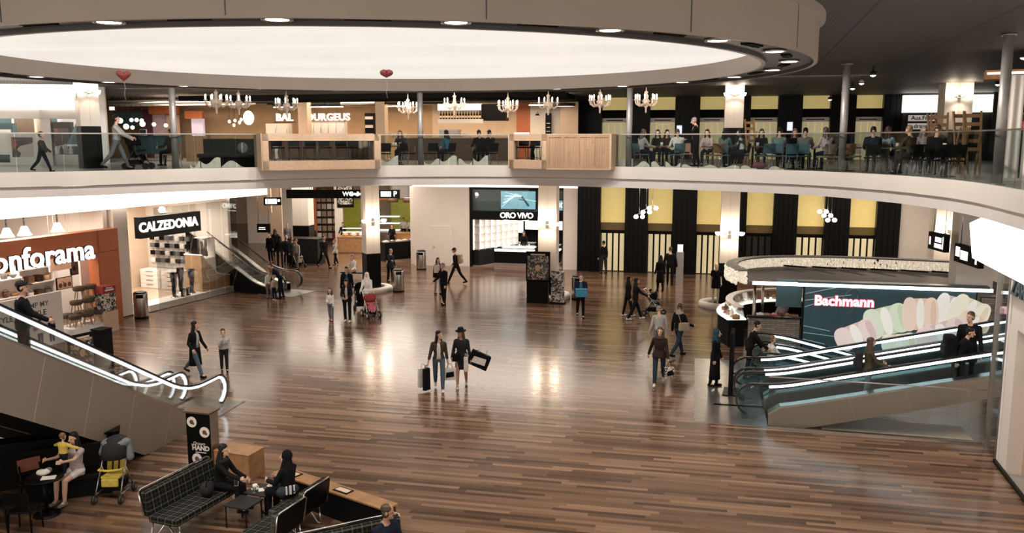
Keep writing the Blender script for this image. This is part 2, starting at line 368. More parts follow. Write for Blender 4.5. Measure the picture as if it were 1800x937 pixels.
# ---------------------------------------------------------------- floor with the pit of the descending ramps
PIT = (8.0, 14.0, -20.75, -17.35)                          # a0,a1,b0,b1 in wall coordinates, open to the level below
f = MB()
a0, a1, b0, b1 = -60, 45, -50, 35
for q in ((a0, PIT[0], b0, b1), (PIT[1], a1, b0, b1), (PIT[0], PIT[1], b0, PIT[2]), (PIT[0], PIT[1], PIT[3], b1)):
    f.quad(gp(q[0], q[2]), gp(q[1], q[2]), gp(q[1], q[3]), gp(q[0], q[3]))
for z0, p, q in ((0, (0, 2), (1, 2)), (0, (1, 2), (1, 3)), (0, (1, 3), (0, 3)), (0, (0, 3), (0, 2))):
    f.i = 1; A, B = gp(PIT[p[0]], PIT[p[1]]), gp(PIT[q[0]], PIT[q[1]]); dn = V((0, 0, -2.6)); f.quad(A, B, B+dn, A+dn)
f.quad(*[gp(PIT[i], PIT[j], -2.6) for i, j in ((0, 2), (1, 2), (1, 3), (0, 3))])
st(f.build('floor', [FLOORM, TEAL], recalc=False))
# ---------------------------------------------------------------- gallery slab along the curved atrium edge
EP = [(-22.5, 20.4), (-18.2, 22.6), (-14.9, 24.4), (-12.75, 25.8), (-10.9, 27.8), (-8.7, 29.4), (-6.2, 31.0), (-3.46, 31.95), (-.5, 32.0), (2.05, 31.1), (4.1, 30.0), (6.6, 28.4), (8.9, 26.1), (10.05, 23.2), (10.3, 20.8), (10.1, 18.6), (9.4, 15.7), (8.6, 12.6)]
def catmull(ps, n=8):
    ps = [V((*p, 0)) if len(p) == 2 else V(p) for p in ps]; out = []
    q = [ps[0]*2-ps[1]]+ps+[ps[-1]*2-ps[-2]]
    for i in range(1, len(q)-2):
        for k in range(n):
            t = k/n; a, b, c, d = q[i-1], q[i], q[i+1], q[i+2]
            out.append(.5*((2*b)+(c-a)*t+(2*a-5*b+4*c-d)*t*t+(3*b-a-3*c+d)*t**3))
    out.append(ps[-1]); return out
EDGE = catmull(EP)
NRM = []
for k, p in enumerate(EDGE):
    t = (EDGE[min(k+1, len(EDGE)-1)]-EDGE[max(k-1, 0)]).normalized(); NRM.append(V((-t.y, t.x, 0)))   # pointing away from the void
def edge_px(px, z=UZ):                                      # point of the edge seen at that photo column
    best = min(range(len(EDGE)-1), key=lambda k: abs(proj(EDGE[k]+V((0, 0, z)))[0]-px) if EDGE[k].y > 14 else 1e9)
    k = best if proj(EDGE[best]+V((0, 0, z)))[0] <= px else best-1
    x0, x1 = proj(EDGE[k]+V((0, 0, z)))[0], proj(EDGE[k+1]+V((0, 0, z)))[0]; t = (px-x0)/(x1-x0)
    return EDGE[k].lerp(EDGE[k+1], t), NRM[k].lerp(NRM[k+1], t).normalized(), k+t
def edge_k(k, off=0.):
    i = int(k); t = k-i; i2 = min(i+1, len(EDGE)-1)
    return EDGE[i].lerp(EDGE[i2], t)+NRM[i].lerp(NRM[i2], t).normalized()*off
s = MB(); CC = V((-2.5, 12, 0))
for k in range(len(EDGE)-1):
    A, B = EDGE[k], EDGE[k+1]; n0, n1 = NRM[k], NRM[k+1]
    a, b = A+n0*.08, B+n1*.08; oa, ob = CC+(A-CC)*3.2, CC+(B-CC)*3.2
    z = lambda p, h: V((p.x, p.y, h))
    s.i = 0; s.quad(z(a, UZ), z(b, UZ), z(ob, UZ), z(oa, UZ)); s.i = 1; s.quad(z(a, SLB), z(oa, SLB), z(ob, SLB), z(b, SLB))
st(s.build('floor_upper', [GREYP, WHITE], recalc=False))
t1, t2 = MB(), MB()
for mb, off, th, z0, z1 in ((t1, 0., .12, 5.60, 6.03), (t2, .07, .12, 5.29, 5.585)):
    rs = []
    for p, n in zip(EDGE, NRM): rs.append([p+n*off+V((0, 0, z0)), p+n*off+V((0, 0, z1)), p+n*(off+th)+V((0, 0, z1)), p+n*(off+th)+V((0, 0, z0))])
    mb.rings(rs, sm=False)
st(t1.build('trim_1', FASC)); st(t2.build('trim_2', FASC2))
for k in range(6, len(EDGE)-4, 5):                          # unseen spots added at the ceiling to brighten the gallery edge
    p = EDGE[k]-NRM[k]*3.0; n_ = NRM[k]; spot('added_edge_fill', (p.x, p.y, 9.05), WASH_W, 90, (1, .93, .86), (R(48), 0, math.atan2(-n_.x, n_.y)), .08)
# ---------------------------------------------------------------- ceiling and the drum with its luminous disc
c = MB(); c.quad((-48, -6, CZ), (48, -6, CZ), (48, 80, CZ), (-48, 80, CZ)); st(c.build('ceiling', CEILM, recalc=False))
DC = V((-2.85, 17.9, 0)); AO, BO, AI, BI = 8.7, 7.75, 7.7, 7.0; ZB, ZD = 8.34, 8.68
def ell(a, b, z, n=120): return [DC+V((a*math.cos(2*math.pi*k/n), b*math.sin(2*math.pi*k/n), z)) for k in range(n)]
def ringband(mb, r0, r1, i, sm=True):
    mb.i = i; v0 = [mb._v(p) for p in r0]; v1 = [mb._v(p) for p in r1]; n = len(v0)
    for k in range(n): mb._f([v0[k], v0[(k+1) % n], v1[(k+1) % n], v1[k]], sm)
d = MB()
ringband(d, ell(AO+.10, BO+.10, CZ), ell(AO+.10, BO+.10, CZ-.1), 0); ringband(d, ell(AO+.10, BO+.10, CZ-.1), ell(AO, BO, CZ-.12), 0)
ringband(d, ell(AO, BO, CZ-.12), ell(AO, BO, ZB), 0); ringband(d, ell(AO, BO, ZB), ell(AO-.07, BO-.07, ZB), 0)
ringband(d, ell(AO-.07, BO-.07, ZB), ell(AO-.07, BO-.07, ZB+.06), 1); ringband(d, ell(AO-.07, BO-.07, ZB+.06), ell(AI+.08, BI+.08, ZB+.06), 1)
ringband(d, ell(AI+.08, BI+.08, ZB+.06), ell(AI+.08, BI+.08, ZB), 1); ringband(d, ell(AI+.08, BI+.08, ZB), ell(AI, BI, ZB), 0)
ringband(d, ell(AI, BI, ZB), ell(AI, BI, ZD+.05), 0)
st(d.build('ceiling_drum', [DRUM, DRUMD], recalc=False))
seams = MB()
for k in range(18):
    t = 2*math.pi*(k+.35)/18; p = DC+V((AO*math.cos(t), BO*math.sin(t), 0)); ang = math.atan2(BO*math.sin(t)/BO**2, AO*math.cos(t)/AO**2)
    seams.box(p+V((0, 0, 8.70)), (.012, .012, .66), rz=ang)
st(seams.build('trim_3', DRUMD))
dm = MB(); dm._f([dm._v(p) for p in ell(AI, BI, ZD)]); o = dm.build('luminous_ceiling', DISCM, recalc=False)
tagd(o, 'huge oval luminous white membrane inside the ceiling drum', 'ceiling light')
dl = thing('downlight', 'x', 'ceiling light', (0, 0, 0))
MB().lathe([(.0, .0), (.15, .0), (.16, -.015), (.19, -.02), (.19, .02), (0., .02)], 20).build('trim_ring', STEEL, dl)
MB().lathe([(0, -.012), (.14, -.012), (.14, -.004), (0, -.004)], 20).build('lens', LIGHTP, dl)
ND = 24
for k in range(ND):
    t = 2*math.pi*(k+.02)/ND-math.pi/2-.0; p = DC+V(((AO+AI)/2*math.cos(t), (BO+BI)/2*math.sin(t), ZB+.038))
    near = 'camera side' if math.sin(t) < -.3 else 'far side' if math.sin(t) > .3 else 'end'
    lab = f'recessed downlight in the drum rim, {ORD[k]} counting on from the one above the shoppers' if k else 'recessed downlight in the drum rim directly over the middle of the hall'
    if k == 0: dl.location = p; dl['label'] = lab; dl['group'] = 'downlights in the drum rim'
    else: dup(dl, p, label=lab, group='downlights in the drum rim')
    spot('downlight_beam', p+V((0, 0, -.05)), DOWN_W, 100)
    vent_t = t+math.pi/ND; vp = DC+V(((AO+AI)/2*math.cos(vent_t), (BO+BI)/2*math.sin(vent_t), ZB+.05))
    st(MB().box((0, 0, 0), (.5, .16, .03)).box((0, 0, -.01), (.56, .02, .03)).build('trim_4', BLACKM, loc=vp, rz=vent_t+math.pi/2))
# ---------------------------------------------------------------- shop-front walls on the lower level
def wallbox(name, a0_, a1_, b, th, z0, z1, m):
    return st(MB().box((0, 0, 0), (a1_-a0_, th, z1-z0)).build(name, m, loc=gp((a0_+a1_)/2, b+th/2, (z0+z1)/2), rz=-TH))
A727, A825, A990, A1017 = aw(727), aw(825), aw(990), aw(1017)
wallbox('wall_back', A727, A825, 0, .5, 0, 4.42, WHITE)
wallbox('wall_back', A990, A1017, 0, .5, 0, 4.42, WHITE)
wallbox('wall_back', A825, A990, 0, .5, 4.30, 4.42, BLACK)
wallbox('light_cove', A727, A1017, -.02, .3, 4.42, 5.28, LIGHTW)
# service door in the white wall
ad0, ad1 = aw(759, 1), aw(793, 1)
st(MB().box((0, 0, 1.1), (ad1-ad0, .04, 2.2)).build('door_1', WHITE, loc=gp((ad0+ad1)/2, -.02), rz=-TH))
hd = MB().box((0, 0, 0), (.04, .05, .14)).cyl((0, -.03, 0), (.1, -.05, 0), .012); hd.build('door_handle', STEEL, loc=gp(ad0+.12, -.05, 1.05), rz=-TH); bpy.data.objects['door_handle']['kind'] = 'structure'
fr = MB().box((0, 0, 2.23), (ad1-ad0+.1, .06, .06)).box((-(ad1-ad0)/2-.03, 0, 1.1), (.05, .06, 2.25)).box(((ad1-ad0)/2+.03, 0, 1.1), (.05, .06, 2.25))
st(fr.build('trim_5', WHITE2, loc=gp((ad0+ad1)/2, -.02), rz=-TH))
# ---------------------------------------------------------------- full-height black and yellow facade
blk = [(1017, 1057), (1100, 1140), (1183, 1226), (1300, 1313), (1360, 1402), (1450, 1494), (1541, 1582)]
yel = [(1057, 1100), (1140, 1183), (1226, 1268), (1313, 1360), (1402, 1450), (1494, 1541)]
for k, (p0, p1) in enumerate(blk):
    x0, x1 = aw(p0, 4), aw(p1, 4)
    m_ = MB(); wd = x1-x0; nr = max(2, int(wd/.22))
    m_.box((0, .3, CZ/2), (wd, .6, CZ))
    for j in range(nr): m_.box((-wd/2+wd*(j+.5)/nr, -.015, CZ/2), (wd/nr*.86, .05, CZ))
    st(m_.build('wall_black_pier', BLACK, loc=gp((x0+x1)/2, -.35), rz=-TH))
for k, (p0, p1) in enumerate(yel):
    x0, x1 = aw(p0, 4), aw(p1, 4); wd = x1-x0; b = MB(); dark = (k == 3)
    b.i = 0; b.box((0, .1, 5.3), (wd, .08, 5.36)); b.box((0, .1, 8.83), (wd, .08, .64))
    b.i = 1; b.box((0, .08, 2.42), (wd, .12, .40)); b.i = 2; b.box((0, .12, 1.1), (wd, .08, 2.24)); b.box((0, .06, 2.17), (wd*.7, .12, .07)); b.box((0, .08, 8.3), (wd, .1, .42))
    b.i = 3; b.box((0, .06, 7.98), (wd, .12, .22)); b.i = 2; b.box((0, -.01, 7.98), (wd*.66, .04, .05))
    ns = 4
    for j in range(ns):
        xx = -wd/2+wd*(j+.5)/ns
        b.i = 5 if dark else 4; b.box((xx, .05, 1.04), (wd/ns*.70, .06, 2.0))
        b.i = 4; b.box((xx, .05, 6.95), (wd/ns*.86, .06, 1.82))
    b.i = 2; b.box((0, .1, 6.9), (wd, .05, 2.0))
    b.i = 0
    st(b.build('wall_yellow_bay', [YEL, YELD, BLACKM, WHITE2, YELG, CHAR], loc=gp((x0+x1)/2, 0), rz=-TH))
wallbox('wall_back', aw(1582, 3), aw(1582, 3)+9, -.1, .5, 0, SLB, WHITE)
wallbox('wall_back', aw(1268, 4), aw(1300, 4), .25, .3, 0, CZ, BLACK)
st(MB().box((0, 0, 0), (.12, .14, 5.2)).build('trim_6', BEECH, loc=gp(aw(1640, 3), -.3, 2.6), rz=-TH))
# side wall beyond the confectioner's stall
st(MB().box((0, 0, SLB/2), (1.1, .8, SLB)).build('wall_right', WHITE, loc=(14.85, 27.3, 0), rz=-TH))
# ---------------------------------------------------------------- columns
def column(x, y, wd, rz, z0, z1, zb, seam=True):
    m_ = MB(); m_.box((0, 0, (zb+z1)/2), (wd, wd, z1-zb)); m_.i = 1; m_.box((0, 0, (z0+zb)/2), (wd*1.02, wd*1.02, zb-z0))
    if seam:
        m_.i = 2
        for sx, sy, rx in ((0, 1, 0), (0, -1, 0), (1, 0, 1), (-1, 0, 1)): m_.box((sx*wd/2, sy*wd/2, (zb+z1)/2), (.012, .012, z1-zb))
    return st(m_.build('column', [WHITE, BLACK, CREAM], loc=(x, y, 0), rz=rz))
C1, C2, C3, C4 = V((-6.54, 39.3, 0)), V((1.62, 37.5, 0)), V((9.06, 35.4, 0)), V((17.3, 33.9, 0))
column(C1.x, C1.y, .66, R(28), 0, SLB, 1.78); column(C2.x, C2.y, .80, -TH, 0, SLB, 1.0); column(C3.x, C3.y, .74, -TH, 0, CZ, 1.9); column(C4.x, C4.y, 1.0, -TH, 0, CZ, .1)
column(-14.45, 29.5, .62, R(40), UZ, CZ, 7.42); column(-15.6, 33.3, .7, LRZ, 0, SLB, .06, False)
CB = G(533, 458); column(CB.x, CB.y+.4, .95, R(-6), 0, SLB, 2.05)
m_ = MB().box((0, 0, UZ+.72), (.78, .78, 1.46)); st(m_.build('column', BLACK, loc=(C3.x, C3.y, 0), rz=-TH))
m_ = MB().box((0, 0, UZ+.67), (1.04, 1.04, 1.36)); st(m_.build('column', BLACK, loc=(C4.x, C4.y, 0), rz=-TH))
# low round white plinths round the column feet
for p, r_, lab in ((C1, .95, 'low round white bench round the foot of the column beside the prams'), (C2, .98, 'low round white bench round the column foot behind the jungle poster'), (C3+V((-.25, .1, 0)), .9, 'low round white podium under the black-dressed mannequin')):
    o = MB().lathe([(r_, 0), (r_, .16), (r_-.04, .22), (.60, .22), (.60, 0)], 40, closed=True).build('round_bench', WHITE2, loc=p); tagd(o, lab, 'bench')
# ---------------------------------------------------------------- two-armed wall lamps on the columns
def sconce(p, n, lab, power=45, sc_=1.):
    t = thing('wall_lamp', lab, 'lamp', p, math.atan2(n.y, n.x)-math.pi/2, 'two-armed lamps on the columns')
    m_ = MB(); m_.box((0, .02, 0), (.14*sc_, .04, .34*sc_)); m_.cyl((0, .04, .0), (0, .20*sc_, .0), .025)
    m_.build('bracket', STEEL, t)
    for sx in (-1, 1):
        MB().tube([(0, .18*sc_, 0), (sx*.22*sc_, .20*sc_, .04), (sx*.42*sc_, .2*sc_, .02)], .018, 8).build('arm', STEEL, t)
        MB().lathe([(.03, -.05), (.10*sc_, -.02), (.13*sc_, .06), (.125*sc_, .085), (.02, .06)], 16, (sx*.46*sc_, .2*sc_, .03)).build('shade', LIGHTP, t)
        point('wall_lamp_light', V(p)+n*.26*sc_+V((n.y*sx*.40*sc_, -n.x*sx*.40*sc_, .22)), power, r=.12)
    spot('wall_lamp_beam', V(p)+n*.35+V((0, 0, -.1)), power*1.2, 120, (1, .82, .62), (R(20)*-n.y, R(20)*n.x, 0))
fw = lambda c: (V((0, 0, 0))-V((c.x, c.y, 0))).normalized()
sconce(C1+V((-math.sin(R(28))*-.33, -math.cos(R(28))*.33, 3.25)), V((math.sin(R(28)), -math.cos(R(28)), 0)), 'two-armed wall lamp on the column by the prams', 46)
sconce(C2-W*.41+V((0, 0, 3.3)), -W, 'two-armed wall lamp on the column in front of the jeweller', 46)
sconce(C3-W*.38+V((0, 0, 3.1)), -W, 'two-armed wall lamp low on the column between yellow panels', 46)
sconce(C4-W*.51+V((0, 0, 3.3)), -W, 'two-armed wall lamp behind the hanging direction sign', 46)
sconce(C3-W*.38+V((0, 0, 8.72)), -W, 'two-armed wall lamp near the ceiling on the gallery column between yellow windows', 14, .75)
sconce(C4-W*.51+V((0, 0, 8.55)), -W, 'two-armed wall lamp on the gallery column beside stacked wooden chairs', 16, .75)
cu = V((-14.45, 29.5, 0)); n40 = V((math.sin(R(40)), -math.cos(R(40)), 0)); n50 = V((-math.cos(R(40)), -math.sin(R(40)), 0))
sconce(cu+n40*.32+V((0, 0, 8.5)), n40, 'two-armed wall lamp on the gallery column face towards the café', 10, .6)
sconce(cu+n50*.32+V((0, 0, 8.5)), n50, 'two-armed wall lamp on the gallery column face towards the cosmetics shop', 10, .6)
# ---------------------------------------------------------------- luminous fascia over the shops on the one side, and over the fashion shop on the other
o = MB().box((0, 0, 0), (19.5, .35, .95)).build('light_cove', LIGHTW, loc=lp(-.2, .1, 4.83), rz=LRZ); st(o)
o = MB().text('Conforama', .5, wallm(lp(al(86, 4.6), -.085, 4.62), -LN), .004, shear=.25).build('wall_lettering', mat('faint_grey_print', (.80, .74, .66), .5, emit=1.1, ec=(1, .90, .76), var=0)); tagd(o, 'faint grey italic Conforama lettering on the luminous band', 'lettering')
RW = V((.262, .965, 0)).normalized(); RN = V((-RW.y, RW.x, 0)); R0 = V((10.75, 18.55, 0)); RRZ = math.atan2(RW.y, RW.x)
def rp_(a, b, z=0): return R0+RW*a+RN*b+V((0, 0, z))        # a towards the back, b into the hall
o = MB().rings([[(-8 if e_ == 0 else .12+1.2*z_/.95, y_, z_) for y_, z_ in ((0, 0), (.55, .05), (.45, .75), (0, .95))] for e_ in (0, 1)], sm=False).build('light_cove', LIGHTW, loc=rp_(0, 0, 4.30), rz=RRZ); st(o)
# white corner pillar and portal of the fashion shop, glass return and steel edge
pa = -0.80
o = MB().box((0, 0, 2.2), (.14, .5, 4.4)).build('wall_right_pillar', WHITE2, loc=rp_(pa-.07, -.25), rz=RRZ); st(o)
pw = MB(); pw.box((-3.2, 0, 3.75), (6.2, .3, 1.3)); pw.box((-.3, 0, 1.55), (.55, .3, 3.1)); pw.i = 1; pw.box((-3.4, -.75, 1.55), (5.7, .1, 3.1)); pw.box((-.57, -.45, 1.55), (.04, .6, 3.1))
st(pw.build('wall_right', [WHITE, CREAM], loc=rp_(pa-.14, -.15), rz=RRZ))
st(MB().box((-3.6, 0, .03), (7, .06, .10)).build('baseboard_right', BLACK, loc=rp_(pa+.1, .03), rz=RRZ))
st(MB().box((-3.5, -.6, .006), (6.6, 1.1, .012)).build('floor_threshold', GREYP, loc=rp_(pa-.2, .0), rz=RRZ))
st(MB().box((0, 0, 2.2), (.75, .02, 4.4)).build('window_1', GL_CLR, loc=rp_(pa+.45, -.02), rz=RRZ))
st(MB().box((0, 0, 2.2), (.06, .1, 4.4)).box((-.78, 0, 2.2), (.04, .06, 4.4)).build('trim_7', STEEL, loc=rp_(.05, -.02), rz=RRZ))
zs = thing('shop_sign', 'black ZARA letters mounted on the white wall over the shop entrance', 'sign', rp_(pa-.17-.9, .0, 3.92), 0)
MB().text('ZARA', .50, M.Translation(-V(zs.location)) @ wallm(rp_(pa-.82, .02, 3.92), RN), .03, .008).build('lettering', TEAL, zs)
# side fill walls of the hall (shop backs out of the light)
st(MB().box((0, 0, 4.5), (.3, 40, 9.3)).build('wall_left', CREAM, loc=(-30, 40, 0)))
st(MB().box((0, 0, 4.5), (70, .3, 9.3)).build('wall_far', CREAM, loc=(0, 72, 0)))
# ---------------------------------------------------------------- people
SKIN = mat('skin', (.56, .34, .24), .55, var=.04); SKIN_T = mat('tanned_skin', (.40, .22, .14), .55, var=.04)
HAIRK = mat('black_hair', (.006, .005, .004), .4, var=.2, spec=.2); HAIRB = mat('brown_hair', (.05, .025, .014), .45, var=.2); HAIRG = mat('grey_hair', (.22, .20, .18), .5); HAIRL = mat('light_brown_hair', (.15, .085, .04), .45)
EYE = mat('dark_eye', (.01, .008, .006), .2, var=0); LIP = mat('lip', (.35, .10, .09), .5, var=0)
def cloth(name, c): return mat(name+'_cloth', c, .85, var=.12, scale=14, spec=.10)
KBLK = cloth('black', (.007, .007, .008)); KCHAR = cloth('charcoal', (.022, .022, .024)); KNAVY = cloth('navy', (.010, .014, .026)); KJEAN = cloth('blue_denim', (.075, .105, .14)); KDJEAN = cloth('dark_denim', (.022, .034, .05))
KWHITE = cloth('white', (.66, .62, .58)); KGREY = cloth('light_grey', (.36, .34, .32)); KMGREY = cloth('mid_grey', (.15, .15, .15)); KBROWN = cloth('dark_brown', (.030, .018, .014)); KOLIVE = cloth('olive_brown', (.055, .045, .03)); KBEIGE = cloth('beige', (.33, .26, .19))
KTEAL = cloth('teal', (.03, .12, .16)); KPINK = cloth('pink', (.52, .15, .18)); KYEL = cloth('yellow', (.55, .42, .08)); KMAUVE = cloth('mauve', (.42, .33, .34)); KGREEN = cloth('grey_green', (.14, .19, .17)); KRED = cloth('dull_red', (.28, .05, .045)); KPBLUE = cloth('pale_blue', (.30, .38, .40))
def rotx(v, a): return V((v.x, v.y*math.cos(a)-v.z*math.sin(a), v.y*math.sin(a)+v.z*math.cos(a)))
def person(label, p, rz, h=1.72, sex='f', lh=4, rh=-4, lk=3, rk=6, ls=6, rs=-4, la=7, ra=7, le=14, re=14, li=0, ri=0, lean=2, hy=0, hp=0, seat=None, turn=0,
           top=KBLK, sleeve=1.0, legs=KBLK, legcut=1.0, shoes=KBLK, skirt=None, hem=.55, flare=1.0, coat=None, inner=None, hair=HAIRK, hl=.0, hat=None, hood=False, skin=SKIN, bulk=1.0, vox=.013, cat='person', group=None, child=False, face=True, scarf=None, zfeet=0.):
    """A figure facing +Y before rz; l/r h hip, k knee, s shoulder, e elbow in degrees forward, a spread, i inward swing of the forearm."""
    t = thing('person', label, cat, (p[0], p[1], (p[2] if len(p) > 2 else 0)+zfeet), rz, group)
    s = h/1.75; hs = s if not child else s*(1+.9*(1-s)); fm = .90 if sex == 'f' else 1.0; B = bulk*(1.0 if not child else 1.1)
    hipw, shw = (.098 if sex == 'f' else .092)*s, (.165 if sex == 'f' else .19)*s*(1 if not child else .92)
    TL, SL = .43*s, .42*s
    def leg(side, fl, kn):
        a = R(fl); hp_ = V((side*hipw, 0, 0)); k = hp_+V((side*.01, math.sin(a), -math.cos(a)))*TL; b = a-R(kn)
        an = k+V((0, math.sin(b), -math.cos(b)))*SL; return hp_, k, an, b
    LR = {-1: leg(-1, lh, lk), 1: leg(1, rh, rk)}
    low = min(l[2].z for l in LR.values()); pz = (-low+.085*s) if seat is None else seat+.10*s
    P = V((0, 0, pz)); L = {k: [P+q for q in v[:3]]+[v[3]] for k, v in LR.items()}
    sd = V((0, math.sin(R(lean)), math.cos(R(lean)))); fwd = V((0, math.cos(R(lean)), -math.sin(R(lean))))
    q = M.Rotation(R(turn), 3, 'Z')
    tp = lambda d, x=0, y=0: P+q @ (sd*(d*s)+fwd*(y*s)+V((x*s, 0, 0)))
    NB = tp(.54); SH = {i: P+q @ (sd*(.448*s)+V((i*shw, 0, 0))) for i in (-1, 1)}
    def arm(i, fl, ab, el, inn):
        def dr(f, a): return q @ rotx(V((i*math.sin(R(a)), math.cos(R(a))*math.sin(R(f)), -math.cos(R(a))*math.cos(R(f)))), -R(lean)*.6)
        e = SH[i]+dr(fl, ab)*(.285*s); d2 = dr(fl+el, ab-inn); w_ = e+d2*(.25*s); return e, w_, d2
    AR = {-1: arm(-1, ls, la, le, li), 1: arm(1, rs, ra, re, ri)}
    hq = M.Rotation(R(turn+hy), 3, 'Z') @ M.Rotation(R(hp-lean*.3), 3, 'X')
    HC = NB+hq @ V((0, .025*hs, .155*hs)); hd = lambda x, y, z: HC+hq @ V((x*hs, y*hs, z*hs))
    TR = [(-.07, .150, .105, 0), (.03, .158, .11, 0), (.16, (.118 if sex == 'f' else .145), .092, .005), (.30, (.140 if sex == 'f' else .165), .108, .012), (.42, (.168 if sex == 'f' else .195), .098, .0), (.485, .115, .074, -.005), (.545, .055, .055, .0)]
    def torso(mb, inf, i0=0, i1=7, k=1.0):
        rs = []
        for d, rx, ry, oy in TR[i0:i1]:
            rx, ry = rx*s*B*k+inf, ry*s*B*k+inf
            rs.append([tp(d)+q @ V((rx*math.cos(t), ry*math.sin(t)+oy*s, 0)) for t in [2*math.pi*j/16 for j in range(16)]])
        mb.rings(rs)
    def limbs(mb, inf, arms=0., legs_=0., up=True):
        for i in (-1, 1):
            if legs_:
                h0, k0, a0_, b0_ = L[i]; h0 = h0+V((0, 0, .02*s))
                mb.caps(h0, k0.lerp(h0, max(0, 1-legs_*2)), .083*s*fm*B+inf, .058*s*B+inf)
                if legs_ > .5:
                    e = k0.lerp(a0_, min(1, (legs_-.5)*2)); mb.caps(k0, k0.lerp(e, .45), .055*s*B+inf, .054*s*B+inf*1.1); mb.caps(k0.lerp(e, .4), e, .054*s*B+inf, .037*s*B+inf*1.3)
            if arms:
                e, w_, d2 = AR[i]; sh = SH[i]
                mb.caps(tp(.495), sh, .050*s+inf*.5, .046*s*fm*B+inf); mb.caps(sh, e.lerp(sh, max(0, 1-arms*2)), .050*s*fm*B+inf, .040*s*fm*B+inf)
                if arms > .5: mb.caps(e, e.lerp(w_, (arms-.5)*2), .040*s*fm*B+inf, .028*s*B+inf*1.15)
    def fin(mb, name, mats, vx=None, it=2):
        o = mb.build(name, mats, t)
        r = o.modifiers.new('r', 'REMESH'); r.mode = 'VOXEL'; r.voxel_size = vx or vox; r.use_smooth_shade = True
        m_ = o.modifiers.new('s', 'SMOOTH'); m_.factor = .5; m_.iterations = it
        return o
    # ---- body: one continuous skin
    b = MB(); torso(b, -.004); limbs(b, -.002, 1, 1)
    b.caps(tp(.50), NB+hq @ V((0, .02*hs, .08*hs)), .052*s, .05*s)
    b.ell(hd(0, -.012, .03), (.076*hs, .094*hs, .098*hs), 16, 12, hq); b.ell(hd(0, .022, -.045), (.058*hs, .066*hs, .070*hs), 14, 10, hq)
    b.caps(hd(0, .082, .022), hd(0, .112, -.018), .010*hs, .017*hs, 8)
    b.ell(hd(0, .078, -.082), (.026*hs, .02*hs, .02*hs), 10, 8, hq)
    for i in (-1, 1):
        b.ell(hd(i*.078, -.012, -.005), (.012*hs, .022*hs, .034*hs), 10, 8, hq)
        e, w_, d2 = AR[i]; side = d2.cross(V((0, 1, .3))).normalized(); nrm = side.cross(d2).normalized()
        if abs(d2.y) > .8: side = V((1, 0, 0)); nrm = side.cross(d2).normalized()
        pc = w_+d2*(.055*s); b.caps(w_, pc, .027*s, .030*s); sp = nrm
        for j in range(4):
            o_ = sp*((j-1.5)*.021*s); kn = pc+o_*1.1+d2*(.03*s); f1 = kn+(d2*.8-side*i*.45)*(.042*s*(1, 1.12, 1.05, .82)[j]); f2 = f1+(d2*.45-side*i*.8)*(.032*s)
            b.caps(pc+o_*.8, kn, .0115*s, .0105*s, 7); b.caps(kn, f1, .0102*s, .0092*s, 7); b.caps(f1, f2, .0092*s, .0078*s, 7)
        tb = w_+d2*(.02*s)+sp*(.022*s); t1_ = tb+(d2*.7+sp*.75-side*i*.2)*(.042*s); b.caps(tb, t1_, .013*s, .0105*s, 7); b.caps(t1_, t1_+(d2*.9+sp*.1-side*i*.5)*(.03*s), .0105*s, .008*s, 7)
        h0, k0, a0_, b0_ = L[i]; b.caps(a0_, a0_+V((0, .12*s, -.035*s)), .035*s, .026*s)
    fin(b, 'body', skin, min(vox, .0095), 1)
    # ---- face
    if face:
        for i in (-1, 1): MB().ell(hd(i*.031, .073, .012), (.011*hs, .008*hs, .007*hs), 8, 6, hq).build('eye', EYE, t)
        MB().ell(hd(0, .084, -.053), (.022*hs, .008*hs, .007*hs), 8, 6, hq).build('mouth', LIP, t)
    # ---- hair, hat, hood
    if hair and not hood:
        m_ = MB(); m_.ell(hd(0, -.027, .058), (.083*hs, .101*hs, .084*hs), 14, 10, hq)
        for i in (-1, 1): m_.ell(hd(i*.055, -.03, .0), (.03*hs, .06*hs, .07*hs), 10, 8, hq)
        if hl > 0:
            for i in (-1, 0, 1):
                m_.caps(hd(i*.055, -.055+(.02 if i else 0), .0), tp(.52-hl*.3, i*.075, -.085+(.05 if i else 0)), .05*hs, .055*hs)
                if i: m_.caps(hd(i*.066, -.02, -.02), tp(.50-hl*.35, i*.10, .04), .032*hs, .038*hs)
        fin(m_, 'hair', hair, .012)
    if hat:
        m_ = MB()
        m_.m = M.Translation(hd(0, -.015, .065)) @ hq.to_4x4()
        if hat[0] == 'brim': m_.lathe([(.155*hs, -.012), (.16*hs, .0), (.09*hs, .012), (.086*hs, .07*hs), (.07*hs, .095*hs), (.0, .09*hs), (0, .0), (.08*hs, -.01)], 24)
        elif hat[0] == 'cap':
            m_.ell((0, 0, .01), (.09*hs, .104*hs, .072*hs), 16, 10); m_.ell((0, .11*hs, -.005), (.07*hs, .085*hs, .012), 14, 6)
        else: m_.ell((0, -.01, .0), (.092*hs, .106*hs, .09*hs), 16, 10)
        m_.build('hat', hat[1], t)
    if hood:
        m_ = MB(); m_.ell(hd(0, -.03, .03), (.098*hs, .108*hs, .118*hs), 14, 10, hq); m_.caps(hd(0, -.03, -.05), tp(.46, 0, -.01), .09*hs, .125*hs)
        for i in (-1, 1): m_.caps(hd(i*.06, .0, -.04), tp(.45, i*.07, .03), .05*hs, .08*hs)
        fin(m_, 'headscarf', hood, .012)
    # ---- clothes
    if legs:
        m_ = MB(); torso(m_, .008, 0, 3); limbs(m_, .009, 0, legcut); fin(m_, 'trousers', legs)
    if top:
        m_ = MB(); torso(m_, .016, 1 if skirt is None or seat else 1, 6, 1.0); limbs(m_, .013, sleeve, 0)
        fin(m_, 'top', top)
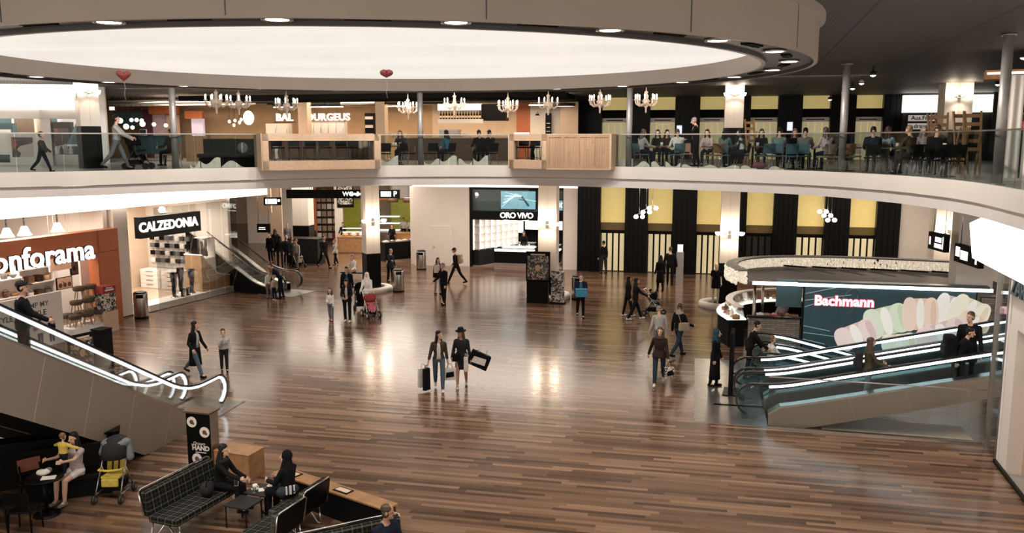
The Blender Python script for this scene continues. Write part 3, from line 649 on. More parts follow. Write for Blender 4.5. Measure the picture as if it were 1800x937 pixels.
    if inner:
        rs = []
        for d, rx, ry, oy in TR[1:6]:
            ry = ry*s*B+.024; w_ = rx*s*B*.40*(1.0 if d < .4 else .62)
            fr_ = tp(d)+q @ V((0, oy*s, 0))
            rs.append([fr_+q @ V((w_*x, ry*math.sqrt(max(0, 1-(w_*x/(rx*s*B+.02))**2))*y, 0)) for x, y in ((-1, .9), (1, .9), (1, 1.02), (0, 1.06), (-1, 1.02))])
        MB().rings(rs).build('shirt_front', inner, t)
    def tail(dm, name, m, hem_, fl_, inf, open_=False):
        rs = []
        if seat is None:
            for j in range(6):
                u_ = j/5; zz = pz+.10*s-u_*(hem_*s+.10*s); kx = 1+(.18*u_)*fl_
                rs.append([V((0, -math.sin(R(lean))*.0, 0))+q @ V(((.155*s*B+inf)*kx*math.cos(a_), (.112*s*B+inf)*kx*(1+.10*u_)*math.sin(a_), zz)) for a_ in [2*math.pi*i_/18 for i_ in range(18)]])
            m_ = MB().rings(rs); m_.build(name, m, t)
        else:
            m_ = MB(); torso(m_, inf, 0, 3); limbs(m_, inf+.012, 0, min(.5, hem_)); m_.caps(L[-1][0].lerp(L[-1][1], .5), L[1][0].lerp(L[1][1], .5), .07*s, .07*s); fin(m_, name, m)
    if skirt: tail(0, 'skirt', skirt, hem, flare, .012)
    if coat: tail(0, 'coat_tail', coat, hem, flare, .017)
    if scarf:
        rs = MB(); rs.m = M.Translation(tp(.515)); rs.lathe([(.06*s, -.05), (.12*s, -.04), (.13*s, .0), (.10*s, .045), (.062*s, .04)], 16); rs.build('scarf', scarf, t)
    if shoes:
        for i in (-1, 1):
            h0, k0, a0_, b0_ = L[i]; pt = 0. if seat is not None else (a0_.z-.085*s)
            tip = R(min(55, max(0, pt*220))); f_ = V((0, math.cos(tip), -math.sin(tip))); d_ = V((0, -math.sin(tip)*-1, math.cos(tip)))
            if seat is not None: f_ = V((0, 1, 0)).lerp(V((0, math.cos(b0_), math.sin(b0_))), .4).normalized()
            m_ = MB(); hl_ = a0_-V((0, 0, .045*s))-f_*(.035*s); m_.caps(hl_, hl_+f_*(.17*s), .042*s, .036*s, 10); m_.caps(a0_, hl_+f_*(.05*s), .043*s, .042*s, 10); m_.build('shoe', shoes, t)
    t['_hands'] = 0
    del t['_hands']
    hands = {i: M.Translation(t.location) @ M.Rotation(rz, 4, 'Z') @ (AR[i][1]+AR[i][2]*(.085*s)) for i in (-1, 1)}
    return t, hands
def face_to(d): return math.atan2(-d[0], d[1])
TOCAM = math.pi
# ---------------------------------------------------------------- escalators and moving ramps (local: x along the ride, y across, z up)
def moving(name, label, cat, loc, rz, wd, hz, x1, deck, newel=.40, truss=None, strip_loop=True, step=None, group=None, dk=.33, lower=True):
    t = thing(name, label, cat, loc, rz, group)
    n = int((x1-1.0)/.25); xs = [newel+.1+(x1-newel-.1)*k/n for k in range(n+1)]
    def path(off):
        r = newel-off; c = (newel, hz(newel)-newel); pts = []
        for k in range(13):
            a = R(250-160*k/12); pts.append((c[0]+r*math.cos(a)*1.0, c[1]+r*math.sin(a)))
        return pts+[(x, hz(x)-off) for x in xs]
    for y in (0, wd):
        HP = path(0)
        MB().strip([(x, y, z) for x, z in HP], .09, .045, (0, 1, 0)).build('handrail', HANDRAIL, t)
        LP_ = path(.062) if strip_loop else [q for q in path(.062) if q[0] > newel+.25]
        MB().strip([(x, y, z) for x, z in LP_], .05, .045 if strip_loop else .06, (0, 1, 0)).build('light_strip', LIGHTC, t)
        g = MB(); P2 = path(.095); rs = []
        P3 = [q for q in P2 if q[0] >= .13]
        for x, z in P3:
            lo = max(.02, deck(x)) if lower else deck(x); rs.append([(x, y-.006, lo), (x, y+.006, lo), (x, y+.006, max(z, lo+.01)), (x, y-.006, max(z, lo+.01))])
        g.rings(rs, sm=False).build('glass_balustrade', GL_CLR if strip_loop else GL_ESC, t)
        d = MB(); dx = [x for x in xs if x > .7]
        d.rings([[(x, y-.13, deck(x)-.02), (x, y+.13, deck(x)-.02), (x, y+.13, deck(x)+.03), (x, y-.13, deck(x)+.03)] for x in dx], sm=False); d.build('skirt_deck', STEEL, t)
        MB().rings([[(x, y+(.13 if y == 0 else -.13)-.01, deck(x)-.30), (x, y+(.13 if y == 0 else -.13)+.01, deck(x)-.30), (x, y+(.13 if y == 0 else -.13)+.01, deck(x)+.01), (x, y+(.13 if y == 0 else -.13)-.01, deck(x)+.01)] for x in dx], sm=False).build('skirt_panel', STEEL, t)
    b = MB(); zt = lambda x: hz(x)-hz(0)
    if step:
        x = 1.3; z = 0
        k = 0
        while x < x1-.3:
            z0, z1_ = zt(x), zt(x+.4); b.box((x+.2, wd/2, max(.0, z1_)-.14), (.41, wd-.28, .30)); x += .4
    else:
        b.rings([[(x, .14, zt(x)-.05), (x, wd-.14, zt(x)-.05), (x, wd-.14, zt(x)+.005), (x, .14, zt(x)+.005)] for x in xs if x > .8], sm=False)
    b.build('step_band' if step else 'pallet_belt', TREAD, t)
    MB().box((.45, wd/2, .006), (1.9, wd+.5, .012)).build('landing_plate', STEELP, t)
    if truss:
        tr, xf = truss; m_ = MB()
        top = [(x, deck(x)-.02) for x in xs if x > .75]
        for yy in (-.135, wd+.115):
            rs = [[(x, yy, max(.0, tr(x))), (x, yy+.02, max(0., tr(x))), (x, yy+.02, z), (x, yy, z)] for x, z in top]; m_.rings(rs, sm=False)
        m_.i = 1
        m_.rings([[(x, -.13, max(.002, tr(x))), (x, wd+.13, max(.002, tr(x))), (x, wd+.13, max(.002, tr(x))+.02), (x, -.13, max(.002, tr(x))+.02)] for x, z in top], sm=False)
        m_.i = 2
        xx = 2.6
        while xx < x1-1.0:
            za = deck(xx)-.03; zb = max(0., tr(xx+.42)); [m_.strip([(xx, yy, za), (xx+.42*min(1., (za-zb)/1.0), yy, zb+.01)], .006, .012, (0, 1, 0)) for yy in (-.137, wd+.137)]; xx += 1.25
        m_.build('truss', [TRUSS, BLACKM, DRUM], t)
    return t
def smooth_slope(x0, m, wdt=.7):
    def f(x):
        u_ = x-x0
        if u_ < -wdt: return 0.
        if u_ > wdt: return m*u_
        return m*(u_+wdt)**2/(4*wdt)
    return f
s30 = smooth_slope(1.75, .577)
EO = V((-7.52, 21.75, 0))
def esc(off, label):
    return moving('escalator', label, 'escalator', EO-U*(off+1.14), -math.pi/2-TH, 1.14, lambda x: .95+s30(x), 12.4, lambda x: max(.05, .05+.28*min(1, max(0, (x-.6)/.7)))+s30(x), truss=(lambda x: .577*(x-3.62), 3.6), step=True, group='escalators rising beside the furniture shop')
E_A = esc(0-.0, 'escalator nearer the café seats, taupe clad side, man in cap riding up')
E_B = esc(1.48, 'second escalator between the clad escalator and the furniture shop')
T0 = G(1294, 706, .52); T0.z = 0; TS = math.tan(R(13.0))
t12 = smooth_slope(.95, TS, .5)
def trav(off, label, rise, x1, zlow=True):
    return moving('moving_ramp', label, 'moving walkway', T0+W*off+U*(0 if rise else .55), -TH, 1.14, (lambda x: 1.0+t12(x)) if rise else (lambda x: 1.0-t12(x)), x1, (lambda x: .10+.34*min(1, max(0, (x-.45)/.6))+t12(x)) if rise else (lambda x: .40-t12(x)),
        truss=((lambda x: .25*(x-1.7)), 2) if rise else None, strip_loop=False, group='moving ramps by the confectioner', lower=rise)
T_A = trav(0, 'rising moving ramp behind the low glass screen, shoppers riding up', True, 7.0)
T_B = trav(1.52, 'rising moving ramp second behind the low glass screen', True, 7.0)
T_C = trav(3.25, 'descending moving ramp next to the two rising ramps', False, 5.6)
T_D = trav(4.70, 'descending moving ramp running along the macaron screen', False, 5.6)
st(MB().box((1.0, 3.0, .004), (1.9, 6.4, .008)).build('floor_plate', STEELP, loc=T0-U*1.05, rz=-TH))
# low glass screen guarding the space under the ramp
ga, gb = G(1348, 752), G(1727, 781); gd = (gb-ga); gl = gd.length; gr = math.atan2(gd.y, gd.x)
t = thing('glass_screen', 'low clear glass screen standing along the underside of the rising ramp', 'glass screen', ga, gr)
for k in range(3):
    MB().box((gl*(k+.5)/3, 0, .66), (gl/3-.015, .016, 1.24)).build('glass_pane', GL_CLR, t)
MB().box((gl/2, 0, 1.285), (gl, .03, .022)).build('top_rail', STEEL, t)
MB().box((gl/2, 0, .02), (gl, .05, .04)).build('base_channel', STEEL, t)
st(MB().box((gl*.62, .72, .004), (gl*.7, 1.0, .008)).build('floor_plate', mat('painted_light_patch', (.5, .42, .34), .4), loc=ga, rz=gr))  # pale sheet painted in for the light falling under the ramp
# slim black totem at the ramp entrance
tp_ = G(1284, 690); t = thing('totem', 'slim tall black board standing at the foot of the moving ramps', 'sign stand', tp_, R(72))
MB().box((0, 0, .90), (.75, .09, 1.72)).build('panel', BLACKM, t, bevel=.01); MB().box((0, 0, .02), (.8, .4, .04)).build('base_plate', BLACK, t)
# ---------------------------------------------------------------- middle escalator behind the hosiery shop
s30b = smooth_slope(1.4, .60)
moving('escalator', 'dark escalator with black side beside the hosiery shop window', 'escalator', V((-9.75, 39.1, 0)), math.pi-R(23), 1.2, lambda x: .95+s30b(x), 9.8, lambda x: .32+s30b(x), truss=(lambda x: .60*(x-3.4), 3), step=True)
for o in bpy.data.objects:
    if o.name.startswith('truss') and o.parent and 'hosiery' in o.parent.get('label', ''):
        o.data.materials[0] = BLACKM
    if o.name.startswith('light_strip') and o.parent and 'hosiery' in o.parent.get('label', ''):
        o.data.materials[0] = STEEL
# ================================================================ furniture shop (orange portal)
RNG = random.Random(3)
def lthing(name, label, cat, a, b, z=0, rz=0, group=None): return thing(name, label, cat, lp(a, b, z), LRZ+rz, group)
def lbox(name, a0_, a1_, b0_, b1_, z0, z1, m): return st(MB().box((0, 0, 0), (a1_-a0_, b1_-b0_, z1-z0)).build(name, m, loc=lp((a0_+a1_)/2, (b0_+b1_)/2, (z0+z1)/2), rz=LRZ))
lbox('wall_shop_back', -10, 0, 6.2, 6.4, 0, 4.4, WHITE); lbox('ceiling_shop', -10, 0.2, .3, 6.3, 4.34, 4.42, WHITE); lbox('wall_shop_side', .05, .25, .4, 6.2, 0, 4.4, WHITE)
PT = zof(lambda z: lp(-.2, 0, z), 402)
m_ = MB(); m_.box((-.42, 0, PT/2), (.95, .5, PT)); m_.box((-5.6, 0, PT-.40), (9.6, .5, .80)); m_.box((.12, .05, PT/2), (.14, .42, PT)); m_.i = 1; m_.box((-.42, -.252, PT-.82), (.95, .006, .012)); m_.box((-.88, -.252, PT/2-.4), (.008, .006, PT-.85))
st(m_.build('wall_shop_portal', [ORANGE, BLACKM], loc=lp(0, .0), rz=LRZ))
sg = thing('shop_sign', 'big white rounded Conforama letters across the orange portal', 'sign', lp(al(60, PT-.6, -.26), -.26, PT-.66))
aC = al(165, PT-.5, -.3)
wm = M.Translation(-V(sg.location)) @ wallm(lp(aC, -.30, PT-.68), -LN)
m_ = MB(); m_.text('conforama', 1.02, wm, .035, .020, 'RIGHT', space=1.04); m_.build('lettering', SIGNW, sg)
m_ = MB(); m_.text('conforama', 1.02, M.Translation(LN*.05) @ wm, .04, .036, 'RIGHT', space=1.04); m_.build('letter_sides', CHAR, sg)
# pendant lamps under the shop ceiling
for k, px in enumerate((12, 43, 101)):
    a = al(px, 3.75, 1.0)
    t = lthing('pendant_lamp', ('white bell pendant lamp nearest the frame edge over the furniture shop', 'white bell pendant lamp second of three over the furniture shop', 'white bell pendant lamp closest to the beige pillar in the furniture shop')[k], 'lamp', a, 1.0, 3.62, 0, 'white pendants in the furniture shop')
    MB().lathe([(.05, .32), (.10, .30), (.17, .12), (.24, .0), (.235, -.01), (.16, .11), (.09, .28), (.04, .30)], 20).build('shade', LIGHTS, t)
    MB().cyl((0, 0, .3), (0, 0, .74), .03).build('stem', CHAR, t)
    point('pendant_light', lp(a, 1.0, 3.5), 25)
# long white promotional wall: PIMP MY STYLE
pa0, pa1 = al(-40, .9, -.9), al(108, 1.0, -.9)
BZT = zof(lambda z: lp(pa1, -.9, z), 511)
t = lthing('poster_wall', 'long white promotional board reading PIMP MY STYLE behind the escalator', 'poster board', pa1, -.9)
MB().box((-(pa1-pa0)/2-.1, 0, BZT/2), (pa1-pa0+.2, .12, BZT)).build('board', WHITE2, t)
def inv(t): return (M.Translation(t.location) @ M.Rotation(t.rotation_euler.z, 4, 'Z')).inverted()
for body, px, zz, size, m__ in (('PIMP MY', 64, BZT-.33, .25, KMGREY), ('STYLE', 64, BZT-.62, .27, BLACK), ('STYLE', 4, BZT-.62, .27, BLACK)):
    MB().text(body, size, inv(t) @ wallm(lp(al(px, 1.6, -.97), -.965, zz), -LN), .002, .002).build('lettering', m__, t)
for k, (px, c1, c2) in enumerate(((70, WHITE2, KDJEAN), (90, KNAVY, KDJEAN), (10, KNAVY, KCHAR))):
    x = al(px, .8, -.97)-pa1; y = -.063
    f_ = MB(); f_.m = M.Translation((x, y, 0)) @ M.Rotation(R(90), 4, 'X')
    f_.i = 0; f_.prism([(-.09, .12), (-.02, .12), (0, .50), (.02, .12), (.09, .12), (.11, .52), (-.11, .52)], 0, .004)
    f_.i = 1; f_.prism([(-.12, .5), (.12, .5), (.17, .60), (.13, .78), (.0, .82), (-.13, .78), (-.17, .60)], 0, .005)
    f_.i = 2; f_.prism([(.065*math.cos(a_*.6283), .88+.08*math.sin(a_*.6283)) for a_ in range(10)], 0, .004); f_.i = 3; f_.prism([(-.065, .90), (.065, .90), (.05, .98), (-.05, .98)], 0, .006)
    f_.build('printed_figure', [c2, c1, SKIN, HAIRB], t)
# shelving and goods
def shelf_unit(name, label, a, b, wd, ht, ns, m, rz=0, dp=.42, back=True):
    t = lthing(name, label, 'shelf', a, b, 0, rz); m_ = MB()
    for sx in (-1, 1): m_.box((sx*wd/2, 0, ht/2), (.04, dp, ht))
    if back: m_.box((0, dp/2-.01, ht/2), (wd, .02, ht))
    m_.build('frame', m, t)
    for k in range(ns): MB().box((0, 0, .06+(ht-.1)*k/(ns-1)), (wd-.04, dp, .035)).build('shelf_board', m, t)
    return t
SU = [(-1.9, 1.9, 1.5, 2.3, 5, WHITE2, 'white shelf unit beside the hanging pictures'), (-3.5, 1.6, 1.4, 2.1, 4, WHITE2, 'white low cube shelf behind the promotional board'), (-5.1, 1.8, 1.4, 2.4, 5, WHITE2, 'white shelf unit at the far edge of the furniture shop'), (-1.1, 3.6, 1.6, 2.6, 5, BEECH, 'wooden shelf unit deep in the furniture shop')]
for a, b, wd, ht, ns, m, lab in SU:
    shelf_unit('shelf_unit', lab, a, b, wd, ht, ns, m)
    for k in range(1, ns):
        zz = .078+(ht-.1)*k/(ns-1)
        for j in range(4):
            kind = RNG.choice(['jar', 'box', 'bowl', 'basket']); mm = RNG.choice([KBLK, WALNUT, WHITE2, CREAM, KMGREY, BEECH, KBROWN]); nm = {KBLK: 'black', WALNUT: 'walnut', WHITE2: 'white', CREAM: 'cream', KMGREY: 'grey', BEECH: 'beech', KBROWN: 'dark brown'}[mm]
            p = lp(a-wd/2+wd*(j+.5)/4, b, zz); m_ = MB()
            if kind == 'jar': m_.lathe([(0, 0), (.07, 0), (.10, .08), (.09, .18), (.05, .22), (.06, .25), (.04, .25), (0, .2)], 12)
            elif kind == 'box': m_.box((0, 0, .12), (.24, .26, .24)).box((0, -.135, .16), (.08, .01, .03))
            elif kind == 'bowl': m_.lathe([(0, 0), (.05, 0), (.13, .09), (.14, .11), (.12, .10), (0, .03)], 14)
            else: m_.lathe([(0, 0), (.10, 0), (.12, .2), (.11, .2), (0, .03)], 14).tube([(-.11, 0, .19), (-.07, 0, .27), (.07, 0, .27), (.11, 0, .19)], .01, 6)
            if zz < ht-.12 or kind != 'jar': tagd(m_.build(kind, mm, loc=p, rz=LRZ), f'{nm} {kind} {ORD[j]} along board {ORD[k-1]} up of the {" ".join(lab.split()[:4])} {lab.split()[-1]}', kind, 'goods on the furniture shop shelves')
# hanging pictures
for k, (px, py0, py1, w_, m) in enumerate(((105, 437, 475, .95, CREAM), (110, 487, 508, .7, CREAM), (136, 448, 482, .7, WALNUT))):
    a = al(px, 2.4, 1.2); z0, z1 = zof(lambda z: lp(a, 1.2, z), py1), zof(lambda z: lp(a, 1.2, z), py0)
    t = lthing('hanging_picture', ('pale picture with a curved vase motif hanging in the furniture shop', 'small framed sepia picture hanging under the pale vase picture', 'dark framed still life picture hanging next to the white upright panel')[k], 'picture', a, 1.2, z0)
    MB().box((0, 0, (z1-z0)/2), (w_, .05, z1-z0)).build('frame', [WHITE2, BLACKM, BLACKM][k], t)
    m_ = MB(); m_.box((0, -.028, (z1-z0)/2), (w_*.9, .006, (z1-z0)*.9)); m_.i = 1; m_.tube([(.1*math.sin(q)*(1.2 if k == 0 else .8)-.02, -.033, (z1-z0)*(.2+.5*q/5)) for q in range(6)], .012, 6)
    for q in range(3 if k else 1): m_.ell((-.2+.2*q, -.034, (z1-z0)*.35), (.08, .004, .09), 10, 6)
    m_.build('print', [m, [KBEIGE, WALNUT, KBROWN][k]], t)
    MB().cyl((-w_*.4, 0, z1-z0), (-w_*.4, 0, 4.34-z0), .004, n=5).cyl((w_*.4, 0, z1-z0), (w_*.4, 0, 4.34-z0), .004, n=5).build('wire', STEEL, t)
a = min(al(158, 2.0, .9), -.36); zt_ = zof(lambda z: lp(a, .9, z), 448)
t = lthing('upright_board', 'tall plain white panel standing just inside the orange portal', 'panel', a, .9); MB().box((0, 0, zt_/2), (.75, .10, zt_)).build('panel', WHITE2, t); MB().box((0, 0, .03), (.8, .4, .06)).build('foot', WHITE2, t)
# stools stacked as a pyramid with round brown seats
def stool(label, p, rz):
    t = thing('stool', label, 'stool', p, rz, 'wooden stools piled at the shop entrance')
    MB().lathe([(0, .30), (.19, .30), (.215, .34), (.215, .42), (.19, .45), (0, .455)], 18).build('seat', cloth('taupe_felt', (.10, .075, .055)), t)
    for i in range(4):
        q = R(45+90*i); MB().cyl((.13*math.cos(q), .13*math.sin(q), .31), (.19*math.cos(q), .19*math.sin(q), 0), .024, .017, 8).build('leg', BEECH, t)
    return t
sa = al(150, .8, -.75); s0 = None
b_ = MB().box((0, 0, .2), (1.9, .9, .40)).build('display_plinth', WHITE2, loc=lp(sa, -.75), rz=LRZ); tagd(b_, 'low white plinth carrying the pile of wooden stools', 'plinth')
SP = [(-.62, -.2, .4), (-.1, -.2, .4), (.42, -.2, .4), (-.55, .25, .4), (.0, .25, .4), (.55, .25, .4), (-.36, 0, .858), (.16, 0, .858), (.5, .2, .858), (-.1, .1, 1.316), (.38, .1, 1.316)]
RWN = ['bottom layer, front', 'bottom layer, back', 'middle layer', 'top of the pile']
for k, (x, y, z) in enumerate(SP):
    lab = f'taupe round stool with beech legs, {RWN[0 if k < 3 else 1 if k < 6 else 2 if k < 9 else 3]}, {ORD[k % 3 if k < 9 else k-9]} from the frame edge'
    p = lp(sa+x, -.75+y, z)
    if s0 is None: s0 = stool(lab, p, LRZ)
    else: dup(s0, p, LRZ+k, lab)
# leaflet rack on a pale base, black stand, jungle poster board
a = al(186, .9, -1.0)
t = lthing('leaflet_rack', 'red-topped leaflet rack with black print at the orange portal', 'rack', a, -1.0)
MB().box((0, 0, .38), (.62, .5, .76)).build('base', CREAM, t); MB().box((0, 0, 1.10), (.56, .42, .66)).build('case', COLLB, t); MB().box((0, 0, 1.56), (.58, .44, .26)).build('header', KRED, t)
MB().box((0, -.225, 1.55), (.4, .004, .06)).box((0, -.225, 1.63), (.3, .004, .04)).build('header_print', WHITE2, t)
bp = G(183, 648); t = thing('black_stand', 'tall black box stand next to the jungle print board', 'stand', bp, LRZ); MB().box((0, 0, .62), (.42, .42, 1.24)).build('case', BLACKM, t, bevel=.008); MB().box((0, 0, 1.25), (.44, .44, .03)).build('top', KBLK, t)
def poster_board(label, p, rz, wd, ht, z0=.35, bg_=COLLAGE):
    t = thing('poster_board', label, 'poster board', p, rz)
    MB().box((0, 0, z0+ht/2), (wd, .06, ht)).build('frame', BLACKM, t)
    m_ = MB(); m_.box((0, -.032, z0+ht*.46), (wd*.88, .006, ht*.80)); m_.i = 1; m_.ell((0, -.036, z0+ht*.46), (wd*.11, .004, ht*.12), 14, 8); m_.i = 2; m_.ell((0, -.034, z0+ht*.55), (wd*.14, .004, ht*.08), 14, 8)
    m_.i = 3; m_.box((0, -.036, z0+ht*.90), (wd*.6, .006, ht*.05)); m_.build('print', [bg_, SKIN, HAIRB, CREAM], t)
    MB().box((0, 0, z0/2), (wd*.9, .30, z0)).build('base', BLACK, t); return t
pb = G(147, 662); poster_board('jungle collage poster with a face in a black frame behind the escalator', pb, LRZ-.1, .85, 1.05, .25)
# ================================================================ hosiery shop
CA0, CA1 = .62, al(421, .2, 0)
lbox('wall_shop_back', .3, CA1+.2, 5.2, 5.4, 0, 4.4, CREAM); lbox('ceiling_shop', .3, CA1, .3, 5.3, 4.34, 4.42, WHITE); lbox('floor_shop', .3, CA1, .2, 5.2, .004, .02, mat('pale_shop_floor', (.42, .32, .23), .3))
lbox('wall_shop_side', CA1-.15, CA1+.02, .35, 5.2, 0, 4.4, WHITE)
cs = thing('shop_sign', 'dark slanted sign box with white CALZEDONIA letters', 'sign', lp(al(241, 3.7, -.2), -.2, 0), LRZ)
ca = al(347, 3.9, -.2); z0 = zof(lambda z: lp(al(291, 3.6, -.2), -.2, z), 395)
cl_ = (lp(ca, -.2)-V(cs.location)).length
MB().box((cl_/2, 0, z0), (cl_, .3, .84)).build('sign_box', CHAR, cs)
MB().text('CALZEDONIA', .52, M.Translation((cl_/2-.14, -.16, z0)) @ M.Rotation(R(90), 4, 'X'), .02, .018).build('lettering', SIGNW, cs)
npan = 5; pl = (CA1-CA0-1.6)/npan
for k in range(npan):
    o = MB().box((0, 0, 2.15), (pl-.02, .02, 4.2)).build('window_2', GL_SHOP, loc=lp(CA0+1.6+pl*(k+.5), -.02), rz=LRZ); st(o)
# window plinth with the standing leg forms
lbox('trim_8', CA0+1.2, CA1-.2, .08, 1.0, .02, .28, WHITE2)
def leg_form(label, p, rz, m, both=True, up=False):
    t = thing('leg_mannequin', label, 'mannequin', p, rz, 'leg forms in the hosiery window'); m_ = MB(); sgn = -1 if up else 1; b0 = 1.0 if up else 0
    zz = lambda z: b0+sgn*z
    for i in (-1, 1):
        m_.caps((i*.07, 0, zz(.86)), (i*.065, .02, zz(.50)), .085, .058); m_.caps((i*.065, .02, zz(.50)), (i*.06, -.01, zz(.33)), .052, .056); m_.caps((i*.06, -.01, zz(.33)), (i*.055, -.01, zz(.08)), .055, .034); m_.caps((i*.055, -.02, zz(.06)), (i*.06, .12, zz(.03)), .035, .025)
    if not up: m_.lathe([(0, .84), (.15, .84), (.15, 1.0), (.14, 1.06), (0, 1.06)], 16)
    o = m_.build('legs', m, t); r = o.modifiers.new('r', 'REMESH'); r.mode = 'VOXEL'; r.voxel_size = .016; r.use_smooth_shade = True
    MB().lathe([(0, -.02) if not up else (0, 0), (.16, -.02 if not up else 0), (.16, 0 if not up else .02), (0, .0 if not up else .02)], 16).build('stand', CHROME, t)
    return t
for k, (px, py, m, lab) in enumerate(((306, 516, KBLK, 'black-tighted leg form standing nearest the shop door'), (318, 505, KCHAR, 'charcoal leg form raised behind the front black one'), (337, 510, KDJEAN, 'dark denim leg form standing alone in the shop window'))):
    a = al(px, .8, .5); leg_form(lab, lp(a, .5, .30+(.15 if k == 1 else 0)), LRZ+math.pi, m)
a = al(362, 1.2, .6); shelf_b = lthing('display_column', 'white open display tower with leg forms inside the window', 'shelf', a, .6); MB().box((.30, 0, 1.45), (.06, .6, 2.4)).box((-.3, 0, 1.45), (.02, .02, 2.4)).build('frame', WHITE2, shelf_b)
for zz in (.27, .95, 1.72, 2.64): MB().box((0, 0, zz), (.62, .6, .03)).build('shelf_board', WHITE2, shelf_b)
t = leg_form('crossed dark leg form on the upper board of the white tower', lp(a, .55, 1.735), LRZ+1.2, KBLK, up=True); t.scale = (.8, .8, .85)
t = leg_form('crossed dark leg form on the middle board of the white tower', lp(a, .55, .965), LRZ+2.2, KCHAR, up=True); t.scale = (.7, .7, .7)
for k, px in enumerate((322, 331)):
    t = lthing('boot_box', ('black and white packet nearest the leg forms', 'black and white packet second on the window plinth')[k], 'packet', al(px, .4, .3), .3, .28); MB().box((0, 0, .17), (.16, .1, .34)).build('carton', KBLK, t); MB().box((0, -.053, .17), (.08, .004, .26)).build('print', WHITE2, t)
# wall of underwear hangers, drawers
for r_ in range(4):
    for j in range(8):
        p = lp(CA1-.30, 4.75-j*.30, 2.35-r_*.36); mm = [KBLK, WHITE2, KBLK, KMGREY][(r_*3+j) % 4]; nm = ['black', 'white', 'black', 'grey'][(r_*3+j) % 4]
        m_ = MB().box((0, 0, 0), (.23, .10, .20)).box((0, -.06, .02), (.14, .03, .10)).tube([(0, .04, .10), (0, .03, .16), (0, .30, .17)], .008, 5)
        tagd(m_.build('hanging_garment', mm, loc=p, rz=LRZ-math.pi/2), f'{nm} garment {ORD[j]} from the far corner in row {ORD[r_]} down on the hosiery wall', 'garment', 'garments on the hosiery shop wall')
lbox('wall_shop_rack', CA1-.20, CA1-.15, 2.3, 5.0, .9, 2.8, WHITE2)
for k in range(2):
    t = lthing('drawer_unit', ('white four-drawer counter unit under the hanging garments', 'white four-drawer counter unit beside the first one')[k], 'drawers', CA1-.75, 4.3-k*1.25, .02, -math.pi/2); MB().box((0, 0, .45), (1.15, .6, .90)).build('body', WHITE2, t)
    for j in range(4):
        d_ = MB().box((0, -.31, .13+.21*j), (1.08, .03, .19)).build('drawer', WHITE2, t); MB().box((0, -.33, .13+.21*j+.05), (.4, .02, .02)).build('handle', CHAR, d_)
m_ = MB(); m_.prism([(0, 0), (1.9, 0), (1.9, .75), (1.0, .95), (0, 1.9)], 0, .9, M.Translation((0, 0, 0)) @ M.Rotation(R(90), 4, 'X') @ M.Translation((0, 0, -.9)))
st(m_.build('wall_timber_ramp', BEECH, loc=lp(CA1-2.1, .3), rz=LRZ)); m_ = MB().strip([(0, .45, 1.93), (1.0, .45, .98), (1.92, .45, .78)], 1.0, .06, (0, 1, 0)).box((1.93, .45, .4), (.06, 1.0, .8)); st(m_.build('trim_9', WHITE2, loc=lp(CA1-2.1, .3), rz=LRZ))
# litter bins: brushed steel with black lids
def bin_(label, p, rz=0):
    t = thing('litter_bin', label, 'bin', p, rz, 'brushed steel litter bins')
    MB().lathe([(0, 0), (.26, 0), (.27, .01), (.27, .08), (0, .08)], 24).build('plinth', BLACK, t); m_ = MB().lathe([(.265, .08), (.27, .09), (.27, .98), (.265, 1.0), (.24, 1.0), (.24, .08)], 24, closed=True); m_.build('shell', STEEL, t)
    MB().lathe([(.0, .98), (.25, .98), (.25, 1.03), (.2, 1.06), (0, 1.06)], 24).box((0, -.255, .90), (.26, .04, .14)).build('lid', BLACK, t); return t
b0_ = bin_('steel litter bin against the beige pillar by the hosiery shop', G(249, 559), .3)
dup(b0_, C1+V((1.28, -.3, 0)), .2, 'steel litter bin beside the column with the prams'); dup(b0_, G(742, 472)+V((0, -.4, 0)), 0, 'steel litter bin at the end of the white wall'); dup(b0_, C2+V((1.28, -.35, 0)), 0, 'steel litter bin behind the jungle poster on the column bench')
# ================================================================ jeweller
def gthing(name, label, cat, a, b, z=0, rz=0, group=None): return thing(name, label, cat, gp(a, b, z), -TH+rz, group)
def gbox(name, a0_, a1_, b0_, b1_, z0, z1, m): return st(MB().box((0, 0, 0), (a1_-a0_, b1_-b0_, z1-z0)).build(name, m, loc=gp((a0_+a1_)/2, (b0_+b1_)/2, (z0+z1)/2), rz=-TH))
ZF0, ZF1, ZTOP = 2.62, 3.10, 4.30
gbox('wall_jeweller', A825, A990, .1, .35, ZF0, ZF1, BLACK); gbox('wall_jeweller_back', A825-.3, A990+.3, 6.2, 6.4, 0, 4.3, BLACKM); gbox('wall_jeweller_side', A825-.3, A825-.1, .4, 6.2, 0, 4.3, BLACKM); gbox('wall_jeweller_side', A990+.1, A990+.3, .4, 6.2, 0, 4.3, BLACKM)
gbox('wall_jeweller', A825, A825+.12, .05, .3, 0, ZTOP, BLACK); gbox('wall_jeweller', A990-.05, A990+.08, .05, .3, 0, ZTOP, BLACK); gbox('floor_shop', A825, A990, .1, 6.2, .004, .02, mat('mauve_shop_floor', (.30, .20, .16), .35)); gbox('wall_jeweller_upper', A825, A990, .5, .6, ZF1, ZTOP, TEAL)
gbox('ceiling_shop', A825, A990, .4, 6.2, 4.26, 4.30, BLACKM); gbox('window_3', A825+.12, A990-.05, .12, .14, ZF1, ZTOP, GL_CLR)
a0_, a1_ = aw(878, 3.7), aw(931, 3.7)
t = gthing('advertising_screen', 'blue advertising screen with a diving figure above the jeweller', 'screen', (a0_+a1_)/2+.12, .42, 3.18); MB().box((0, 0, .53), (a1_-a0_+.35, .08, 1.06)).build('housing', BLACK, t)
m_ = MB(); m_.box((0, -.045, .53), (a1_-a0_+.27, .01, .98)); m_.i = 1
